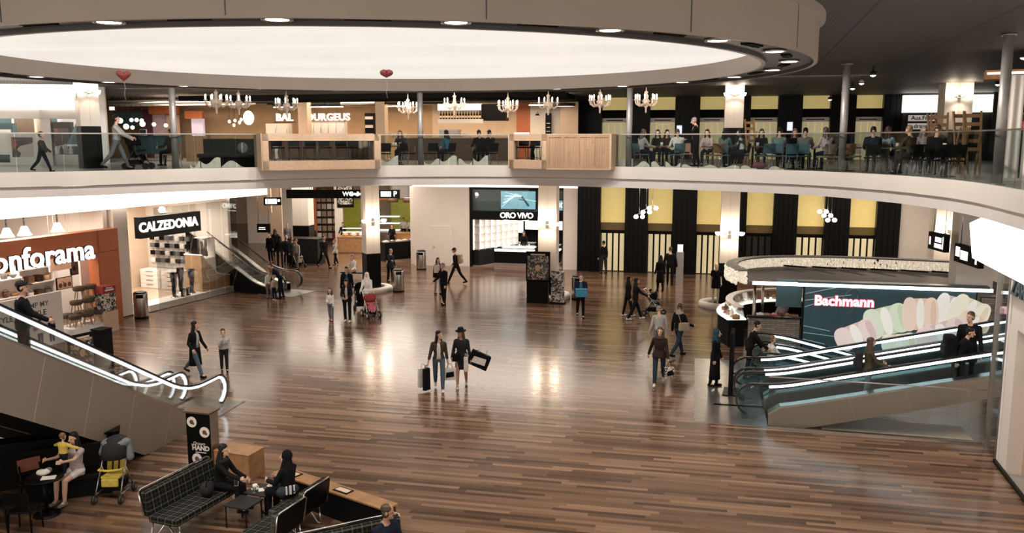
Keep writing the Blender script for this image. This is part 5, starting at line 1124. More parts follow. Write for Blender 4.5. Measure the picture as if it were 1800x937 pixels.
def cup(label, x, y): t = thing('cup', label, 'cup', LT2+V((x, y, .445)), 0, 'cups on the low table'); MB().lathe([(0, 0), (.035, 0), (.048, .09), (.044, .09), (.033, .01), (0, .01)], 14).build('body', WHITE2, t); MB().tube([(.045, 0, .07), (.07, 0, .06), (.068, 0, .03), (.04, 0, .025)], .006, 6).build('handle', WHITE2, t); MB().lathe([(0, -.001), (.065, .004), (.075, .012), (.06, .008), (0, .004)], 14).build('saucer', WHITE2, t); return t
cup('white cup on the low table nearest the sofa woman', -.14, .02); cup('white cup on the low table at the far table edge', .12, .16)
t = thing('plate', 'white plate with a brown cake on the low table', 'plate', LT2+V((.05, -.02, .446)), .3); MB().box((0, 0, .008), (.22, .16, .014)).build('dish', WHITE2, t, bevel=.01); MB().ell((.02, 0, .03), (.045, .035, .025), 10, 6).build('cake', WALNUT, t)
t = thing('water_glass', 'small water glass on the low table before the sofa woman', 'glass', LT2+V((-.10, -.15, .446))); MB().lathe([(0, 0), (.03, 0), (.034, .10), (.031, .10), (.027, .01), (0, .01)], 14).build('tumbler', GL_CLR, t); MB().lathe([(0, .011), (.026, .011), (.028, .05), (0, .05)], 12).build('water', GL_ESC, t)
t = thing('handbag', 'black and white striped bag on the chair beside the hooded woman', 'bag', V((-4.12, 14.85, .47)), .4); MB().caps((-.08, 0, .12), (.12, 0, .14), .11, .10).build('body', cloth('striped_bag', (.03, .04, .05)), t); MB().box((.05, -.09, .17), (.04, .03, .16)).box((.12, -.08, .17), (.03, .03, .15)).box((-.02, -.10, .17), (.03, .03, .15)).build('stripe', WHITE2, t); MB().tube([(-.1, 0, .2), (-.05, 0, .33), (.08, 0, .33), (.14, 0, .2)], .01, 6).build('strap', BLACK, t)
t = thing('handbag', 'dark crumpled bag lying on the long plaid sofa', 'bag', V((-5.62, 14.95, .47)), .2); MB().ell((0, 0, .12), (.13, .16, .13)).ell((.05, .05, .16), (.08, .09, .09)).build('body', KCHAR, t); MB().tube([(0, -.12, .18), (.02, -.1, .30), (.02, .08, .31), (0, .12, .2)], .010, 6).build('strap', BLACK, t)
# low dark partition with a wooden top, floor sockets
pa_, pb_ = G(462, 838, .52), G(660, 906, .52); dd = pb_-pa_; dd.z = 0
t = thing('low_partition', 'low black seating partition with a honey wood top ledge', 'partition', V((pa_.x+.16, pa_.y+.24, 0)), math.atan2(dd.y, dd.x)); LG = dd.length
MB().box((LG/2, 0, .25), (LG, .05, .5)).build('panel', BLACKM, t); MB().box((LG/2, .12, .515), (LG, .34, .03)).build('wood_ledge', WOOD, t); MB().box((LG/2, .26, .25), (LG, .05, .5)).build('rear_panel', WOOD, t)
for k, px in enumerate((488, 580)):
    f_ = (px-462)/198; q = M.Translation(t.location) @ M.Rotation(t.rotation_euler.z, 4, 'Z') @ V((LG*f_, .12, .531)); o = thing('ledge_plate', ('pale framed inlay in the wood ledge behind the hooded woman', 'pale framed inlay in the wood ledge behind the empty chair')[k], 'plate', q, t.rotation_euler.z); MB().box((0, 0, .006), (.36, .2, .012)).build('frame', BLACK, o); MB().box((0, 0, .013), (.30, .13, .006)).build('inlay', CREAM, o)
# ---- dark café corner under the escalator
cx0, cx1 = V((-13.5, 15.0, 0)), V((-8.25, 17.2, 0)); dd = cx1-cx0
t = thing('bar_counter', 'long black counter in the dark corner under the escalator', 'counter', cx0, math.atan2(dd.y, dd.x)); MB().box((dd.length/2, 0, .47), (dd.length, .3, .94)).build('body', BLACKM, t); MB().box((dd.length/2, 0, .96), (dd.length+.06, .42, .04)).build('top', BLACK, t)
t = thing('bench', 'black upholstered bench with the woman holding a baby', 'bench', V((-8.55, 16.15, 0)), R(23)); MB().box((-.2, 0, .40), (1.7, .55, .12)).build('seat', BLACK, t, bevel=.03); MB().box((-.2, .25, .68), (1.7, .09, .50)).build('backrest', BLACKM, t, bevel=.03); MB().box((-.2, 0, .17), (1.5, .45, .33)).build('base', BLACKM, t)
TB = V((-8.72, 15.15, 0))
t = thing('cafe_table', 'round black café table with papers beside the seated mother', 'table', TB); MB().lathe([(0, .71), (.33, .71), (.34, .725), (.33, .74), (0, .74)], 32).build('tabletop', BLACK, t); MB().cyl((0, 0, .03), (0, 0, .71), .035).build('column', BLACK, t); MB().lathe([(0, 0), (.24, 0), (.24, .015), (.05, .04), (0, .04)], 24).build('base', BLACK, t)
t = thing('book', 'open white booklet on the round black café table', 'book', TB+V((.12, -.06, .745)), .3); MB().box((-.06, 0, .006), (.115, .17, .012), ry=.06).box((.06, 0, .006), (.115, .17, .012), ry=-.06).build('pages', WHITE2, t); MB().box((0, 0, .001), (.25, .18, .003)).build('cover', KGREY, t)
t = thing('baby_bag', 'crumpled white and grey cloth bundle on the café table', 'cloth', TB+V((-.07, .08, .745))); MB().ell((0, 0, .05), (.11, .08, .06)).ell((.07, .03, .06), (.07, .06, .055)).build('bundle', KWHITE, t); MB().ell((.10, .06, .08), (.06, .05, .05)).build('grey_fold', KMGREY, t)
def cafe_chair(label, p, rz, m, mb=None):
    t = thing('cafe_chair', label, 'chair', p, rz, 'dark wooden café chairs'); MB().box((0, 0, .45), (.42, .42, .04)).build('seat', m, t, bevel=.012); b = MB(); rs = []
    for k in range(9):
        a = R(-35+70*k/8); rs.append([(.40*math.sin(a)*.55/.574, .40-.62*math.cos(a)+.0, z) if False else (.37*math.sin(a)*.95, -.20-.08*math.cos(a)+o_, z) for z, o_ in ((.62, 0), (.86, -.03), (.86, -.055), (.62, -.025))])
    b.rings(rs, sm=False); b.build('backrest', mb or m, t)
    for x in (-.18, .18):
        MB().cyl((x, .18, .44), (x*1.12, .21, 0), .019, .014).build('leg', BLACK, t); MB().tube([(x, -.27, .75), (x, -.19, .44), (x*1.12, -.24, 0)], .018, 8).build('leg', BLACK, t)
    return t
cafe_chair('dark wooden chair with its back to us at the round café table', TB+V((.02, -.72, 0)), .1, BLACK); cafe_chair('red-backed café chair behind the round café table', TB+V((-.42, .42, 0)), R(-135), BLACK, mat('red_brown_leather', (.22, .06, .035), .45)); cafe_chair('dark chair at the very corner of the dark café', V((-9.35, 14.55, 0)), R(-60), BLACK)
# ---- push chairs
def stroller(label, p, rz, fabric, frame, canopy, wheel=.10, drape=None, tilt=15, canopy_up=True, wheelm=RUBBER):
    t = thing('pushchair', label, 'pushchair', p, rz, None)      # faces +y
    f_ = MB()
    for x in (-.24, .24): f_.tube([(x, .34, .12), (x*.95, .10, .50), (x*.95, -.22, .92), (x*.95, -.33, 1.02)], .014, 8); f_.tube([(x, -.30, .12), (x*.95, -.02, .62)], .013, 8); f_.tube([(x, -.3, .14), (x, .3, .16)], .010, 6)
    f_.tube([(-.23, -.33, 1.02), (-.2, -.37, 1.04), (.2, -.37, 1.04), (.23, -.33, 1.02)], .017, 8); f_.build('frame', frame, t)
    MB().box((0, .02, .44), (.36, .34, .06), rx=R(8)).box((0, .20, .36), (.32, .06, .16)).build('seat', fabric, t, bevel=.02); MB().box((0, -.19, .68), (.36, .06, .50), rx=R(tilt)).build('backrest', fabric, t, bevel=.02)
    MB().tube([(-.22, .04, .60), (-.2, .20, .62), (0, .25, .62), (.2, .20, .62), (.22, .04, .60)], .022, 8).build('bumper_bar', fabric, t)
    rs = []
    for k in range(6):
        a = R(-20+22*k) if canopy_up else R(60+10*k); rs.append([V((.25*math.cos(q), -.17+.40*math.sin(a)*1.0*max(.0, math.sin(q))**.5*.9-.05, .78+.40*math.cos(a)*max(.0, math.sin(q))**.5)) for q in [math.pi*j/10 for j in range(11)]])
    m_ = MB(); vr = [[m_._v(p_) for p_ in r] for r in rs]
    for a_, b_ in zip(vr, vr[1:]):
        for j in range(10): m_._f([a_[j], a_[j+1], b_[j+1], b_[j]], True)
    o = m_.build('canopy', canopy, t); s_ = o.modifiers.new('s', 'SOLIDIFY'); s_.thickness = .012
    MB().box((0, -.06, .24), (.34, .40, .14)).build('basket', BLACKM, t)
    for x in (-.25, .25):
        for y in (.35, -.31):
            for dx in (-.022, .022): pass
            wl = MB().cyl((x-.03, y, wheel), (x+.03, y, wheel), wheel, n=18).build('wheel', wheelm, t); MB().cyl((x-.034, y, wheel), (x+.034, y, wheel), wheel*.45, n=12).build('hub', frame, wl)
    for x in (-.06, .06): MB().box((x, -.13, .62), (.025, .02, .30), rx=R(tilt)).build('harness', BLACK, t)
    if drape:
        m_ = MB().ell((0, -.20, 1.04), (.29, .22, .10), 14, 8).caps((-.24, -.20, 1.0), (-.30, -.10, .78), .06, .08).caps((.24, -.25, 1.0), (.29, -.22, .82), .06, .07); o = m_.build('draped_jacket', drape, t); r = o.modifiers.new('r', 'REMESH'); r.mode = 'VOXEL'; r.voxel_size = .02; r.use_smooth_shade = True
    return t
stroller('yellow pushchair with grey jacket over its hood beside the café bench', G(190, 880)+V((.05, .2, 0)), math.pi+.05, KYEL, STEEL, KCHAR, .085, cloth('denim_grey', (.13, .15, .15)))
stroller('pink pushchair with white frame and big wheels by the column', G(652, 558), math.pi+.5, KPINK, WHITE2, KRED, .15, None, 40, False)
stroller('black pram with white hood rim beside the pink pushchair', G(631, 548)+V((0, .5, 0)), .1, KBLK, BLACK, KBLK, .12)
stroller('pushchair with grey child seat steered by the long haired woman', G(1148, 556)+V((.05, .25, 0)), R(-115), KMGREY, CHROME, KBLK, .11, None, 35, False)
stroller('pushchair with wide frame in the crowd before the dark kiosk', G(524, 470), R(-140), KBEIGE, STEEL, KBLK, .11, None, 35, False)
# ================================================================ people on the lower floor
def carrier(name, label, p, w_, h_, d_, m, m2=None, rz=0, hang=.18, tilt=0):       # bag hanging from the point p
    t = thing(name, label, 'bag', V(p)-V((0, 0, h_+hang)), rz); 
    if tilt: t.rotation_euler = (0, tilt, rz)
    b = MB().prism([(-w_/2, 0), (w_/2, 0), (w_*.46, h_), (-w_*.46, h_)], -d_/2, d_/2, M.Rotation(R(90), 4, 'X')); b.build('body', m, t, bevel=.01)
    for s_ in (-1, 1): MB().tube([(-w_*.22, s_*d_*.4, h_-.01), (-w_*.12, s_*d_*.12, h_+hang*.95), (w_*.12, s_*d_*.12, h_+hang*.95), (w_*.22, s_*d_*.4, h_-.01)], .007, 6).build('handle', m2 or m, t)
    if m2: MB().prism([(-w_*.33, h_*.2), (w_*.33, h_*.3), (w_*.28, h_*.75), (-w_*.3, h_*.65)], -d_/2-.004, d_/2+.004, M.Rotation(R(90), 4, 'X')).build('print', m2, t)
    return t
def toc(p): return math.pi+math.atan2(-p[0], p[1])*1.0       # turn so that the figure looks at the camera
def at(px, py, z=0): return G(px, py, z)
P_ = at(772, 685)
w1, h1 = person('long haired shopper in dark jacket, white top and ripped jeans, walking with bags', P_, toc(P_), 1.74, lh=20, lk=4, rh=-12, rk=26, ls=-6, rs=5, la=9, ra=14, le=8, re=8, hy=48, top=KOLIVE, inner=KWHITE, legs=KJEAN, shoes=KWHITE, hair=HAIRK, hl=.62, sleeve=.8, vox=.010)
for z_, y_, r_ in ((.60, -.02, .06), (.44, .0, .07), (.30, -.03, .055)): MB().ell((-.10, y_+.055, z_), (r_, .02, r_*.9), 12, 8).build('knee_patch', KCHAR, w1)
carrier('shopping_bag', 'long black shopping bag in the hand of the shopper in ripped jeans', h1[1]+V((-.03, -.05, .02)), .22, .62, .10, KBLK, None, .9, .1)
carrier('shopping_bag', 'white paper shopping bag behind the long black bag', h1[1]+V((-.14, .08, .02)), .30, .55, .10, KWHITE, None, .5, .12)
carrier('shopping_bag', 'small white bag with black print between the two shoppers', h1[-1]+V((.05, -.03, .02)), .36, .34, .12, KWHITE, KBLK, .1, .12)
P_ = at(812, 680)
w2, h2 = person('shopper in black hat and short black dress with white sneakers', P_, toc(P_)-.12, 1.73, lh=-10, lk=14, rh=16, rk=4, ls=2, rs=0, la=10, ra=14, le=8, re=50, ri=10, hy=-38, hp=-4, top=KCHAR, skirt=KCHAR, legs=None, hem=.36, shoes=KWHITE, hair=HAIRB, hl=.35, hat=('brim', KBLK), skin=SKIN_T, vox=.010)
t = carrier('tote_bag', 'big black tote bag with white patch swinging on the arm of the hat shopper', P_+V((.40, .0, 1.22)), .62, .42, .18, KBLK, KWHITE, .1, .2, .45)
carrier('handbag', 'small black shoulder bag at the hip of the hat shopper', P_+V((-.14, -.20, 1.12)), .26, .22, .08, KBLK, None, .2, .1)
carrier('shopping_bag', 'narrow white bag pressed between the tote and the black dress', P_+V((.13, -.2, 1.02)), .13, .42, .06, KWHITE, None, .2, .1)
P_ = at(1158, 676)
w3, h3 = person('woman in dark brown fur-collared jacket and jeans striding towards us', P_, toc(P_)-.1, 1.72, lh=-14, lk=22, rh=18, rk=4, ls=14, rs=-22, la=10, ra=18, le=6, re=6, top=KBROWN, inner=None, legs=KDJEAN, shoes=KWHITE, hair=HAIRB, hl=.5, scarf=KOLIVE, coat=KBROWN, hem=.08, vox=.010)
carrier('handbag', 'patterned black and white handbag hanging from the brown jacket woman', h3[-1]+V((.03, -.02, .0)), .30, .32, .10, COLLB, KBLK, .4, .16)
P_ = at(1158, 628); person('person in pale grey pullover walking away with lowered head', P_, .15, 1.70, 'm', lh=14, rh=-10, rk=18, la=12, ra=12, lean=6, hp=-18, top=KGREY, legs=KMGREY, hair=HAIRG)
P_ = at(1192, 627); person('man in dark top with beige shoulder bag and jeans walking across', P_, R(-55), 1.80, 'm', lh=20, rh=-18, rk=22, ls=-10, rs=25, re=45, top=KBLK, legs=KDJEAN, hair=HAIRB, scarf=KGREY, hy=30)
t = thing('shoulder_bag', 'beige shoulder bag at the back of the man in jeans', 'bag', P_+V((.12, -.20, .90)), .4); MB().box((0, 0, .14), (.36, .12, .26)).build('body', KBEIGE, t, bevel=.03); MB().tube([(-.12, 0, .27), (-.18, .1, .62), (.0, .18, .66), (.1, .02, .27)], .014, 6).build('strap', KBEIGE, t)
P_ = at(1116, 562); person('long haired woman in black jacket and white top pushing a pushchair', P_, R(-78), 1.70, lh=22, rh=-16, rk=14, ls=42, rs=42, le=20, re=20, la=4, ra=4, top=KBLK, inner=KWHITE, legs=KBLK, shoes=KWHITE, hair=HAIRK, hl=.8); 
person('companion in black with white sneakers hidden beside the pushchair woman', at(1103, 556), R(-75), 1.62, lh=-10, rh=14, top=KBLK, legs=KBLK, shoes=KWHITE, hair=HAIRK, hl=.5)
Q = at(1148, 556)+V((.05, .25, 0)); person('small child in grey sitting in the pushchair by the black jacket woman', Q+V((-.02, .02, 0)), R(-115), .95, 'm', seat=.50, lh=70, rh=70, lk=50, rk=50, ls=25, rs=25, lean=-18, top=KGREY, legs=KNAVY, shoes=KWHITE, child=True)
P_ = at(1160, 512); person('dark haired person in long black coat beside a man in black', P_, .25, 1.68, lh=5, top=KBLK, legs=KBLK, coat=KBLK, hem=.5, hair=HAIRK, hl=.2); P_ = at(1177, 501); person('tall man in black seen from behind at the information post', P_, -.1, 1.86, 'm', top=KBLK, legs=KBLK, hair=HAIRB, la=14, ra=12, bulk=1.08)
P_ = at(1059, 478)+V((0, -.5, 0)); person('dark figure standing before the first yellow bay', P_, .6, 1.72, 'm', top=KBLK, legs=KCHAR, hair=HAIRK)
P_ = at(1020, 558); w4, h4 = person('man in dark jacket carrying a blue box before him', P_, toc(P_)+.1, 1.76, 'm', lh=12, rh=-12, rk=16, ls=22, rs=22, le=62, re=62, li=14, ri=14, top=KNAVY, inner=KTEAL, legs=KBLK, hair=HAIRB)
t = thing('blue_box', 'bright blue box carried by the man near the jungle poster', 'box', P_+V((.0, -.40, .90)), toc(P_)+.1); MB().box((0, 0, .15), (.44, .28, .28)).build('body', cloth('bright_blue', (.05, .22, .32)), t, bevel=.015); MB().box((0, 0, .305), (.46, .30, .03)).build('lid', cloth('blue_lid', (.07, .27, .38)), t, bevel=.01)
P_ = at(770, 517); person('woman with white pouch in a dark coat facing the grey haired man', P_, toc(P_)+.5, 1.68, top=KBLK, legs=KGREY, coat=KBLK, hem=.12, hair=HAIRK, hl=.4, ls=25, le=50, li=30); t = thing('pouch', 'white paper pouch held by the woman in the dark coat', 'bag', P_+V((-.02, -.25, 1.0)), .2); MB().box((0, 0, .2), (.26, .08, .36)).build('body', KWHITE, t, bevel=.015); MB().tube([(-.06, 0, .37), (-.03, 0, .46), (.03, 0, .46), (.06, 0, .37)], .006, 6).build('handle', KWHITE, t)
P_ = at(780, 536); person('grey haired man all in black standing in front of the woman with the pouch', P_, 2.4, 1.80, 'm', top=KBLK, legs=KBLK, hair=HAIRG, rs=20, re=40)
P_ = at(802, 499); person('tall person in cap and beige vest striding past the service door', P_, R(70), 1.85, 'm', lh=26, rh=-24, rk=18, ls=-18, rs=18, re=30, hp=-15, top=KBLK, legs=KBLK, hair=HAIRB, hat=('cap', KBLK)); t = thing('rucksack', 'beige rucksack on the back of the striding person in a cap', 'bag', P_+V((.20, -.04, 1.0)), R(70)); MB().box((0, 0, .25), (.32, .18, .48)).build('body', KBEIGE, t, bevel=.05); MB().box((0, -.10, .16), (.24, .06, .22)).build('pocket', KBEIGE, t, bevel=.02)
P_ = at(582, 564); person('small girl in white top and grey leggings standing alone near the prams', P_, toc(P_)-.5, 1.26, lh=3, top=KWHITE, legs=KMGREY, shoes=KPINK, hair=HAIRB, hl=.12, child=True, re=70, rs=10, ri=40, hy=10)
P_ = at(611, 566); person('woman in open black coat standing beside the prams', P_, toc(P_)-.2, 1.70, top=KBLK, inner=KGREY, legs=KBLK, shoes=KWHITE, coat=KBLK, hem=.10, hair=HAIRK, hl=.55, ls=15, rs=15, le=60, re=60, li=30, ri=30, hp=-20)
P_ = at(606, 545)+V((0, .6, 0)); person('man in dark jacket standing behind the woman in open black coat', P_, toc(P_), 1.72, 'm', top=KNAVY, inner=KTEAL, legs=KBLK, hair=HAIRK)
P_ = at(641, 556)+V((0, .75, 0)); person('woman in white hood standing behind the pink pushchair', P_, toc(P_)-.2, 1.66, hood=KWHITE, top=KWHITE, legs=KMGREY, coat=KWHITE, hem=.1, ls=25, rs=25, le=30, re=30)
Q = at(652, 558); person('baby in pink lying in the pink pushchair', Q+V((0, .0, 0)), math.pi+.5, .80, 'f', seat=.50, lh=65, rh=65, lk=40, rk=40, lean=-30, ls=20, rs=20, top=KPINK, legs=KPINK, shoes=KWHITE, child=True, hair=HAIRL)
P_ = at(622, 496)+V((-.1, .55, 0)); person('person in white shirt sitting on the bench behind the column', P_, math.pi-.5, 1.68, seat=.42, lh=85, rh=85, lk=85, rk=85, ls=30, rs=30, le=40, re=40, top=KWHITE, legs=KBEIGE, hair=HAIRL, lean=6); t = thing('bench', 'dark bench under the seated person in white by the column', 'bench', P_+V((.1, .12, 0)), -TH); MB().box((0, 0, .39), (1.5, .5, .06)).build('seat', CHAR, t); [MB().box((x, 0, .18), (.06, .44, .36)).build('leg', CHAR, t) for x in (-.65, .65)]
P_ = at(683, 500)+V((0, .7, 0)); person('person in dark puffer coat standing behind the steel litter bin', P_, math.pi+.8, 1.66, top=KNAVY, legs=KBLK, coat=KNAVY, hem=.2, hair=HAIRG, rs=30, re=70, hp=-15, bulk=1.1)
P_ = at(474, 524); person('small blond child in white shirt at the middle escalator foot', P_, toc(P_)+.3, 1.22, 'm', top=KWHITE, legs=KMGREY, hair=HAIRL, child=True, lh=10); P_ = at(483, 528); person('smaller child in cream top and dark trousers next to the blond child', P_, toc(P_)-.3, 1.06, top=KBEIGE, legs=KNAVY, shoes=KWHITE, hair=HAIRL, child=True)
P_ = at(494, 524); person('adult in dark clothes bending over the two children', P_, R(100), 1.72, 'm', top=KNAVY, legs=KNAVY, hair=HAIRB, lean=35, ls=30, rs=30, hp=-20)
crowd = [(476, 462, 1.74, KBLK, KBLK, HAIRK, 'dark figure seated low at the rear of the crowd by the escalator'), (493, 470, 1.76, KBLK, KCHAR, HAIRK, 'man in black at the near side of the crowd by the escalator'), (505, 466, 1.70, KNAVY, KNAVY, HAIRG, 'grey haired man in navy within the crowd by the escalator'), (514, 470, 1.70, KCHAR, KBLK, HAIRB, 'brown haired woman in charcoal behind the crowd pushchair'), (523, 474, 1.66, KGREY, KMGREY, HAIRL, 'light haired woman in grey beside the crowd pushchair'), (485, 452, 1.72, KBLK, KBLK, HAIRB, 'dark figure further back in the crowd under the tilted sign'), (507, 440, 1.74, KMGREY, KBLK, HAIRG, 'distant person in grey beyond the crowd by the escalator'), (636, 430, 1.7, KBEIGE, KBLK, HAIRB, 'distant shopper in beige behind the bakery counter')]
for k, (px, py, h_, c1, c2, hr, lab) in enumerate(crowd): P_ = at(px, py); person(lab, P_, [2.8, .4, 3.6, -2.2, 2.5, .2, 3.3, 3.][k], h_, 'mf'[k % 2], lh=8*(k % 3), rh=-6*(k % 3), top=c1, legs=c2, hair=hr, hl=.3*(k % 2), coat=c1 if k % 3 == 0 else None, hem=.25, ls=10*(k % 4), vox=.016, face=False)
P_ = at(570, 471); person('tall man in black coat striding past the dark kiosk', P_, -2.3, 1.86, 'm', lh=24, rh=-20, rk=26, top=KBLK, legs=KBLK, coat=KBLK, hem=.2, hair=HAIRK, ls=-15, rs=20); P_ = at(590, 465); person('child in grey coat rolling along beside the striding man', P_, 2.4, 1.40, lh=12, rh=-14, top=KGREY, legs=KBLK, hair=HAIRB, child=True, ls=30, coat=KGREY, hem=.1)
P_ = at(549, 448)+V((0, .2, 0)); person('man in dark suit and white shirt standing behind the dark kiosk', P_, math.pi-.1, 1.82, 'm', top=KNAVY, inner=KWHITE, legs=KNAVY, hair=HAIRG, vox=.016); P_ = at(632, 420); person('distant shopper in pale top on the corridor beside the green wall', P_, .2, 1.7, top=KBEIGE, legs=KBLK, hair=HAIRB, vox=.016, face=False)
for px, py, c1, lab in ((604, 436, KBLK, 'dark haired server behind the bakery counter'), (710, 425, KWHITE, 'server in white shirt under the green wall'), (722, 426, KWHITE, 'second server in white bending at the wooden till'), (690, 440, KBLK, 'server in black at the long deli counter')): person(lab, at(px, py), math.pi, 1.68, top=c1, legs=KBLK, hair=HAIRK, ls=30, le=40, rs=30, re=40, vox=.016, face=False)
P_ = at(345, 661); person('woman in long open black coat and jeans striding past the escalator foot', P_, R(-112), 1.72, lh=-28, lk=16, rh=24, rk=4, ls=12, rs=-8, la=12, ra=12, le=20, re=60, top=KBLK, inner=KGREY, legs=KJEAN, shoes=KBLK, coat=KBLK, hem=.52, flare=1.1, hair=HAIRK, hl=.45, hy=40, turn=0, vox=.010)
P_ = at(395, 653); person('boy in grey pullover with his hand at his mouth', P_, toc(P_)+.1, 1.28, 'm', lh=5, top=KGREY, legs=KCHAR, hair=HAIRB, child=True, rs=30, re=125, ri=22, ra=0, vox=.010)
# on the escalator and the ramps
ez = lambda q: .95+s30(q)-.95
qx = -along(lambda q: EO-U*.57+W*q+V((0, 0, s30(-q)+1.0)), 40, -9, -1); P_ = EO-U*.57-W*qx; person('man in black jacket and flat cap riding the escalator, seen from behind', V((P_.x, P_.y, ez(qx)+.02)), R(-62), 1.80, 'm', top=KBLK, legs=KBLK, hat=('cap', KCHAR), hair=HAIRK, ls=10, rs=38, re=25, bulk=1.12, hy=-12, vox=.010)
rz_ = lambda x: t12(x)
def onramp(px, off, h_): x = along(lambda q: T0+U*q+W*off+V((0, 0, t12(q)+.9)), px, -1, 7); p = T0+U*x+W*off; return V((p.x, p.y, t12(x)+.01))
P_ = onramp(1526, .55, 1.7); person('woman with dark ponytail in olive jacket riding the moving ramp', P_, -TH-math.pi/2+.1, 1.66, top=KOLIVE, legs=KMGREY, hair=HAIRB, hl=.45, ls=32, rs=32, le=40, re=40, lh=8, coat=KOLIVE, hem=.02); t = thing('rucksack', 'dark rucksack on the back of the olive jacket woman', 'bag', P_+V((-.22, .05, .88)), -TH-math.pi/2); MB().box((0, 0, .22), (.28, .16, .42)).build('body', KCHAR, t, bevel=.05); MB().box((0, -.09, .14), (.2, .06, .2)).build('pocket', KCHAR, t, bevel=.02)
P_ = onramp(1682, .45, 1.7); person('person in black leaning forward with a big dark rucksack on the ramp', P_, -TH-math.pi/2-.5, 1.66, 'm', top=KBLK, legs=KBLK, hair=HAIRK, lean=22, ls=20, le=50, hp=-10, lh=10); t = thing('rucksack', 'big black rucksack between the couple on the moving ramp', 'bag', P_+V((-.24, -.10, .90)), -TH-math.pi/2); MB().box((0, 0, .26), (.38, .26, .52)).build('body', KBLK, t, bevel=.06); MB().box((0, -.14, .18), (.26, .08, .24)).build('pocket', KCHAR, t, bevel=.03)
P_ = onramp(1702, .80, 1.7); person('man in long black coat looking back on the moving ramp', P_, math.pi-.4, 1.82, 'm', top=KBLK, legs=KBLK, coat=KBLK, hem=.35, hair=HAIRB, hy=-40, ls=15, rs=-4, re=20)
P_ = T0+W*3.1-U*.45; person('figure in dark hooded coat waiting behind the black totem', P_, R(-120), 1.66, hood=cloth('dark_teal', (.02, .05, .07)), top=KBLK, legs=KBLK, coat=KBLK, hem=.7); P_ = T0+W*4.1+U*.55; person('man in black leaning forward to the child at the descending ramp', P_, R(-100), 1.76, 'm', top=KBLK, legs=KBLK, hair=HAIRK, lean=14, ls=30, rs=45, hp=-12); P_ = T0+W*4.0+U*1.15; person('blond child in white shirt at the top of the descending ramp', P_, R(-80), 1.30, 'm', top=KWHITE, legs=KMGREY, hair=HAIRL, child=True, ls=40, rs=40)
P_ = bp_(along(lambda x: bp_(x, 1.2, 1.3), 1377, -6, 3), 1.25); person('stall seller in mauve shirt and dark apron seen from behind', P_, .2, 1.66, top=KMAUVE, legs=KBLK, hair=HAIRK, ls=30, rs=30, le=45, re=45, coat=KBLK, hem=.25)
P_ = gp(aw(921, 1.3, 3.6), 3.6); person('saleswoman in dark clothes behind the jewellery counter', P_, math.pi, 1.68, top=KBLK, legs=KBLK, hair=HAIRB, hl=.2, ls=30, rs=30, le=50, re=50, hp=-20, vox=.016, face=False)
# mannequin in black on the round podium
P_ = C3+V((-.62, -.55, .22)); t, hh = person('headscarf-free pale mannequin in a black dress on the round podium', P_, math.pi-.3, 1.72, top=KBLK, sleeve=.3, skirt=KBLK, legs=None, hem=.25, hair=None, skin=mat('mannequin_ivory', (.55, .45, .36), .4), shoes=None, cat='mannequin', face=False, ls=-10, rs=-10, le=50, re=50); t['label'] = 'pale mannequin in a short black dress standing on the round podium'; t.name = 'mannequin'
# café guests in front
P_ = V((-5.50, 15.28, 0)); person('woman with dark hair and floral black jacket sitting on the long plaid sofa', P_, R(-100), 1.68, seat=.46, lh=86, rh=86, lk=80, rk=80, ls=38, rs=62, le=30, re=22, li=10, lean=10, top=KBLK, legs=KBLK, hair=HAIRK, hl=.2, hy=5, scarf=KCHAR, vox=.010)
t = thing('smartphone', 'phone lying by the hand of the woman on the long sofa', 'phone', V((-5.12, 15.10, .62))); MB().box((0, 0, .06), (.075, .012, .14), rx=-.4).build('case', WHITE2, t, bevel=.004); MB().box((0, -.008, .06), (.066, .004, .12), rx=-.4).build('screen', CHAR, t); t.location.z = .60
P_ = V((-4.10, 14.92, 0)); person('woman in black headscarf sitting with her back to us at the low table', P_, R(62), 1.66, seat=.46, lh=84, rh=84, lk=80, rk=80, ls=30, rs=30, le=60, re=60, li=20, ri=20, hood=KBLK, top=KBLK, legs=KBLK, coat=KBLK, hem=.8, bulk=1.05, hy=30, vox=.010)
P_ = V((-1.98, 12.50, 0)); person('balding man in dark jacket with glasses sitting at the front sofa', P_, R(-128), 1.78, 'm', seat=.46, lh=86, rh=86, lk=82, rk=82, ls=25, rs=25, le=55, re=55, li=25, ri=25, top=KNAVY, legs=KDJEAN, hair=HAIRB, skin=SKIN_T, hy=35, hp=-8, bulk=1.08, vox=.010)
bpy.data.objects[[o.name for o in bpy.data.objects if o.name.startswith('hair') and o.parent and 'balding' in o.parent.get('label', '')][0]].location = (.0, -.0, -.012)
MUM = V((-8.50, 15.92, 0)); MRZ = math.pi-.3
person('seated mother in mauve top lifting a baby on the black bench', MUM, MRZ, 1.68, seat=.46, lh=84, rh=84, lk=78, rk=78, ls=72, rs=72, le=30, re=30, la=10, ra=10, li=12, ri=12, top=KMAUVE, sleeve=.35, legs=KWHITE, legcut=.30, shoes=KMGREY, hair=HAIRK, hl=.15, lean=2, vox=.010)
BB = MUM+M.Rotation(MRZ, 3, 'Z') @ V((0, .30, .0)); person('baby in yellow top and dark trousers held up by its mother', BB+V((0, 0, .62)), MRZ+math.pi, .74, 'm', lh=10, rh=-4, la=60, ra=60, ls=40, rs=40, top=KYEL, legs=KNAVY, shoes=None, hair=HAIRL, child=True, bulk=1.1, vox=.010)
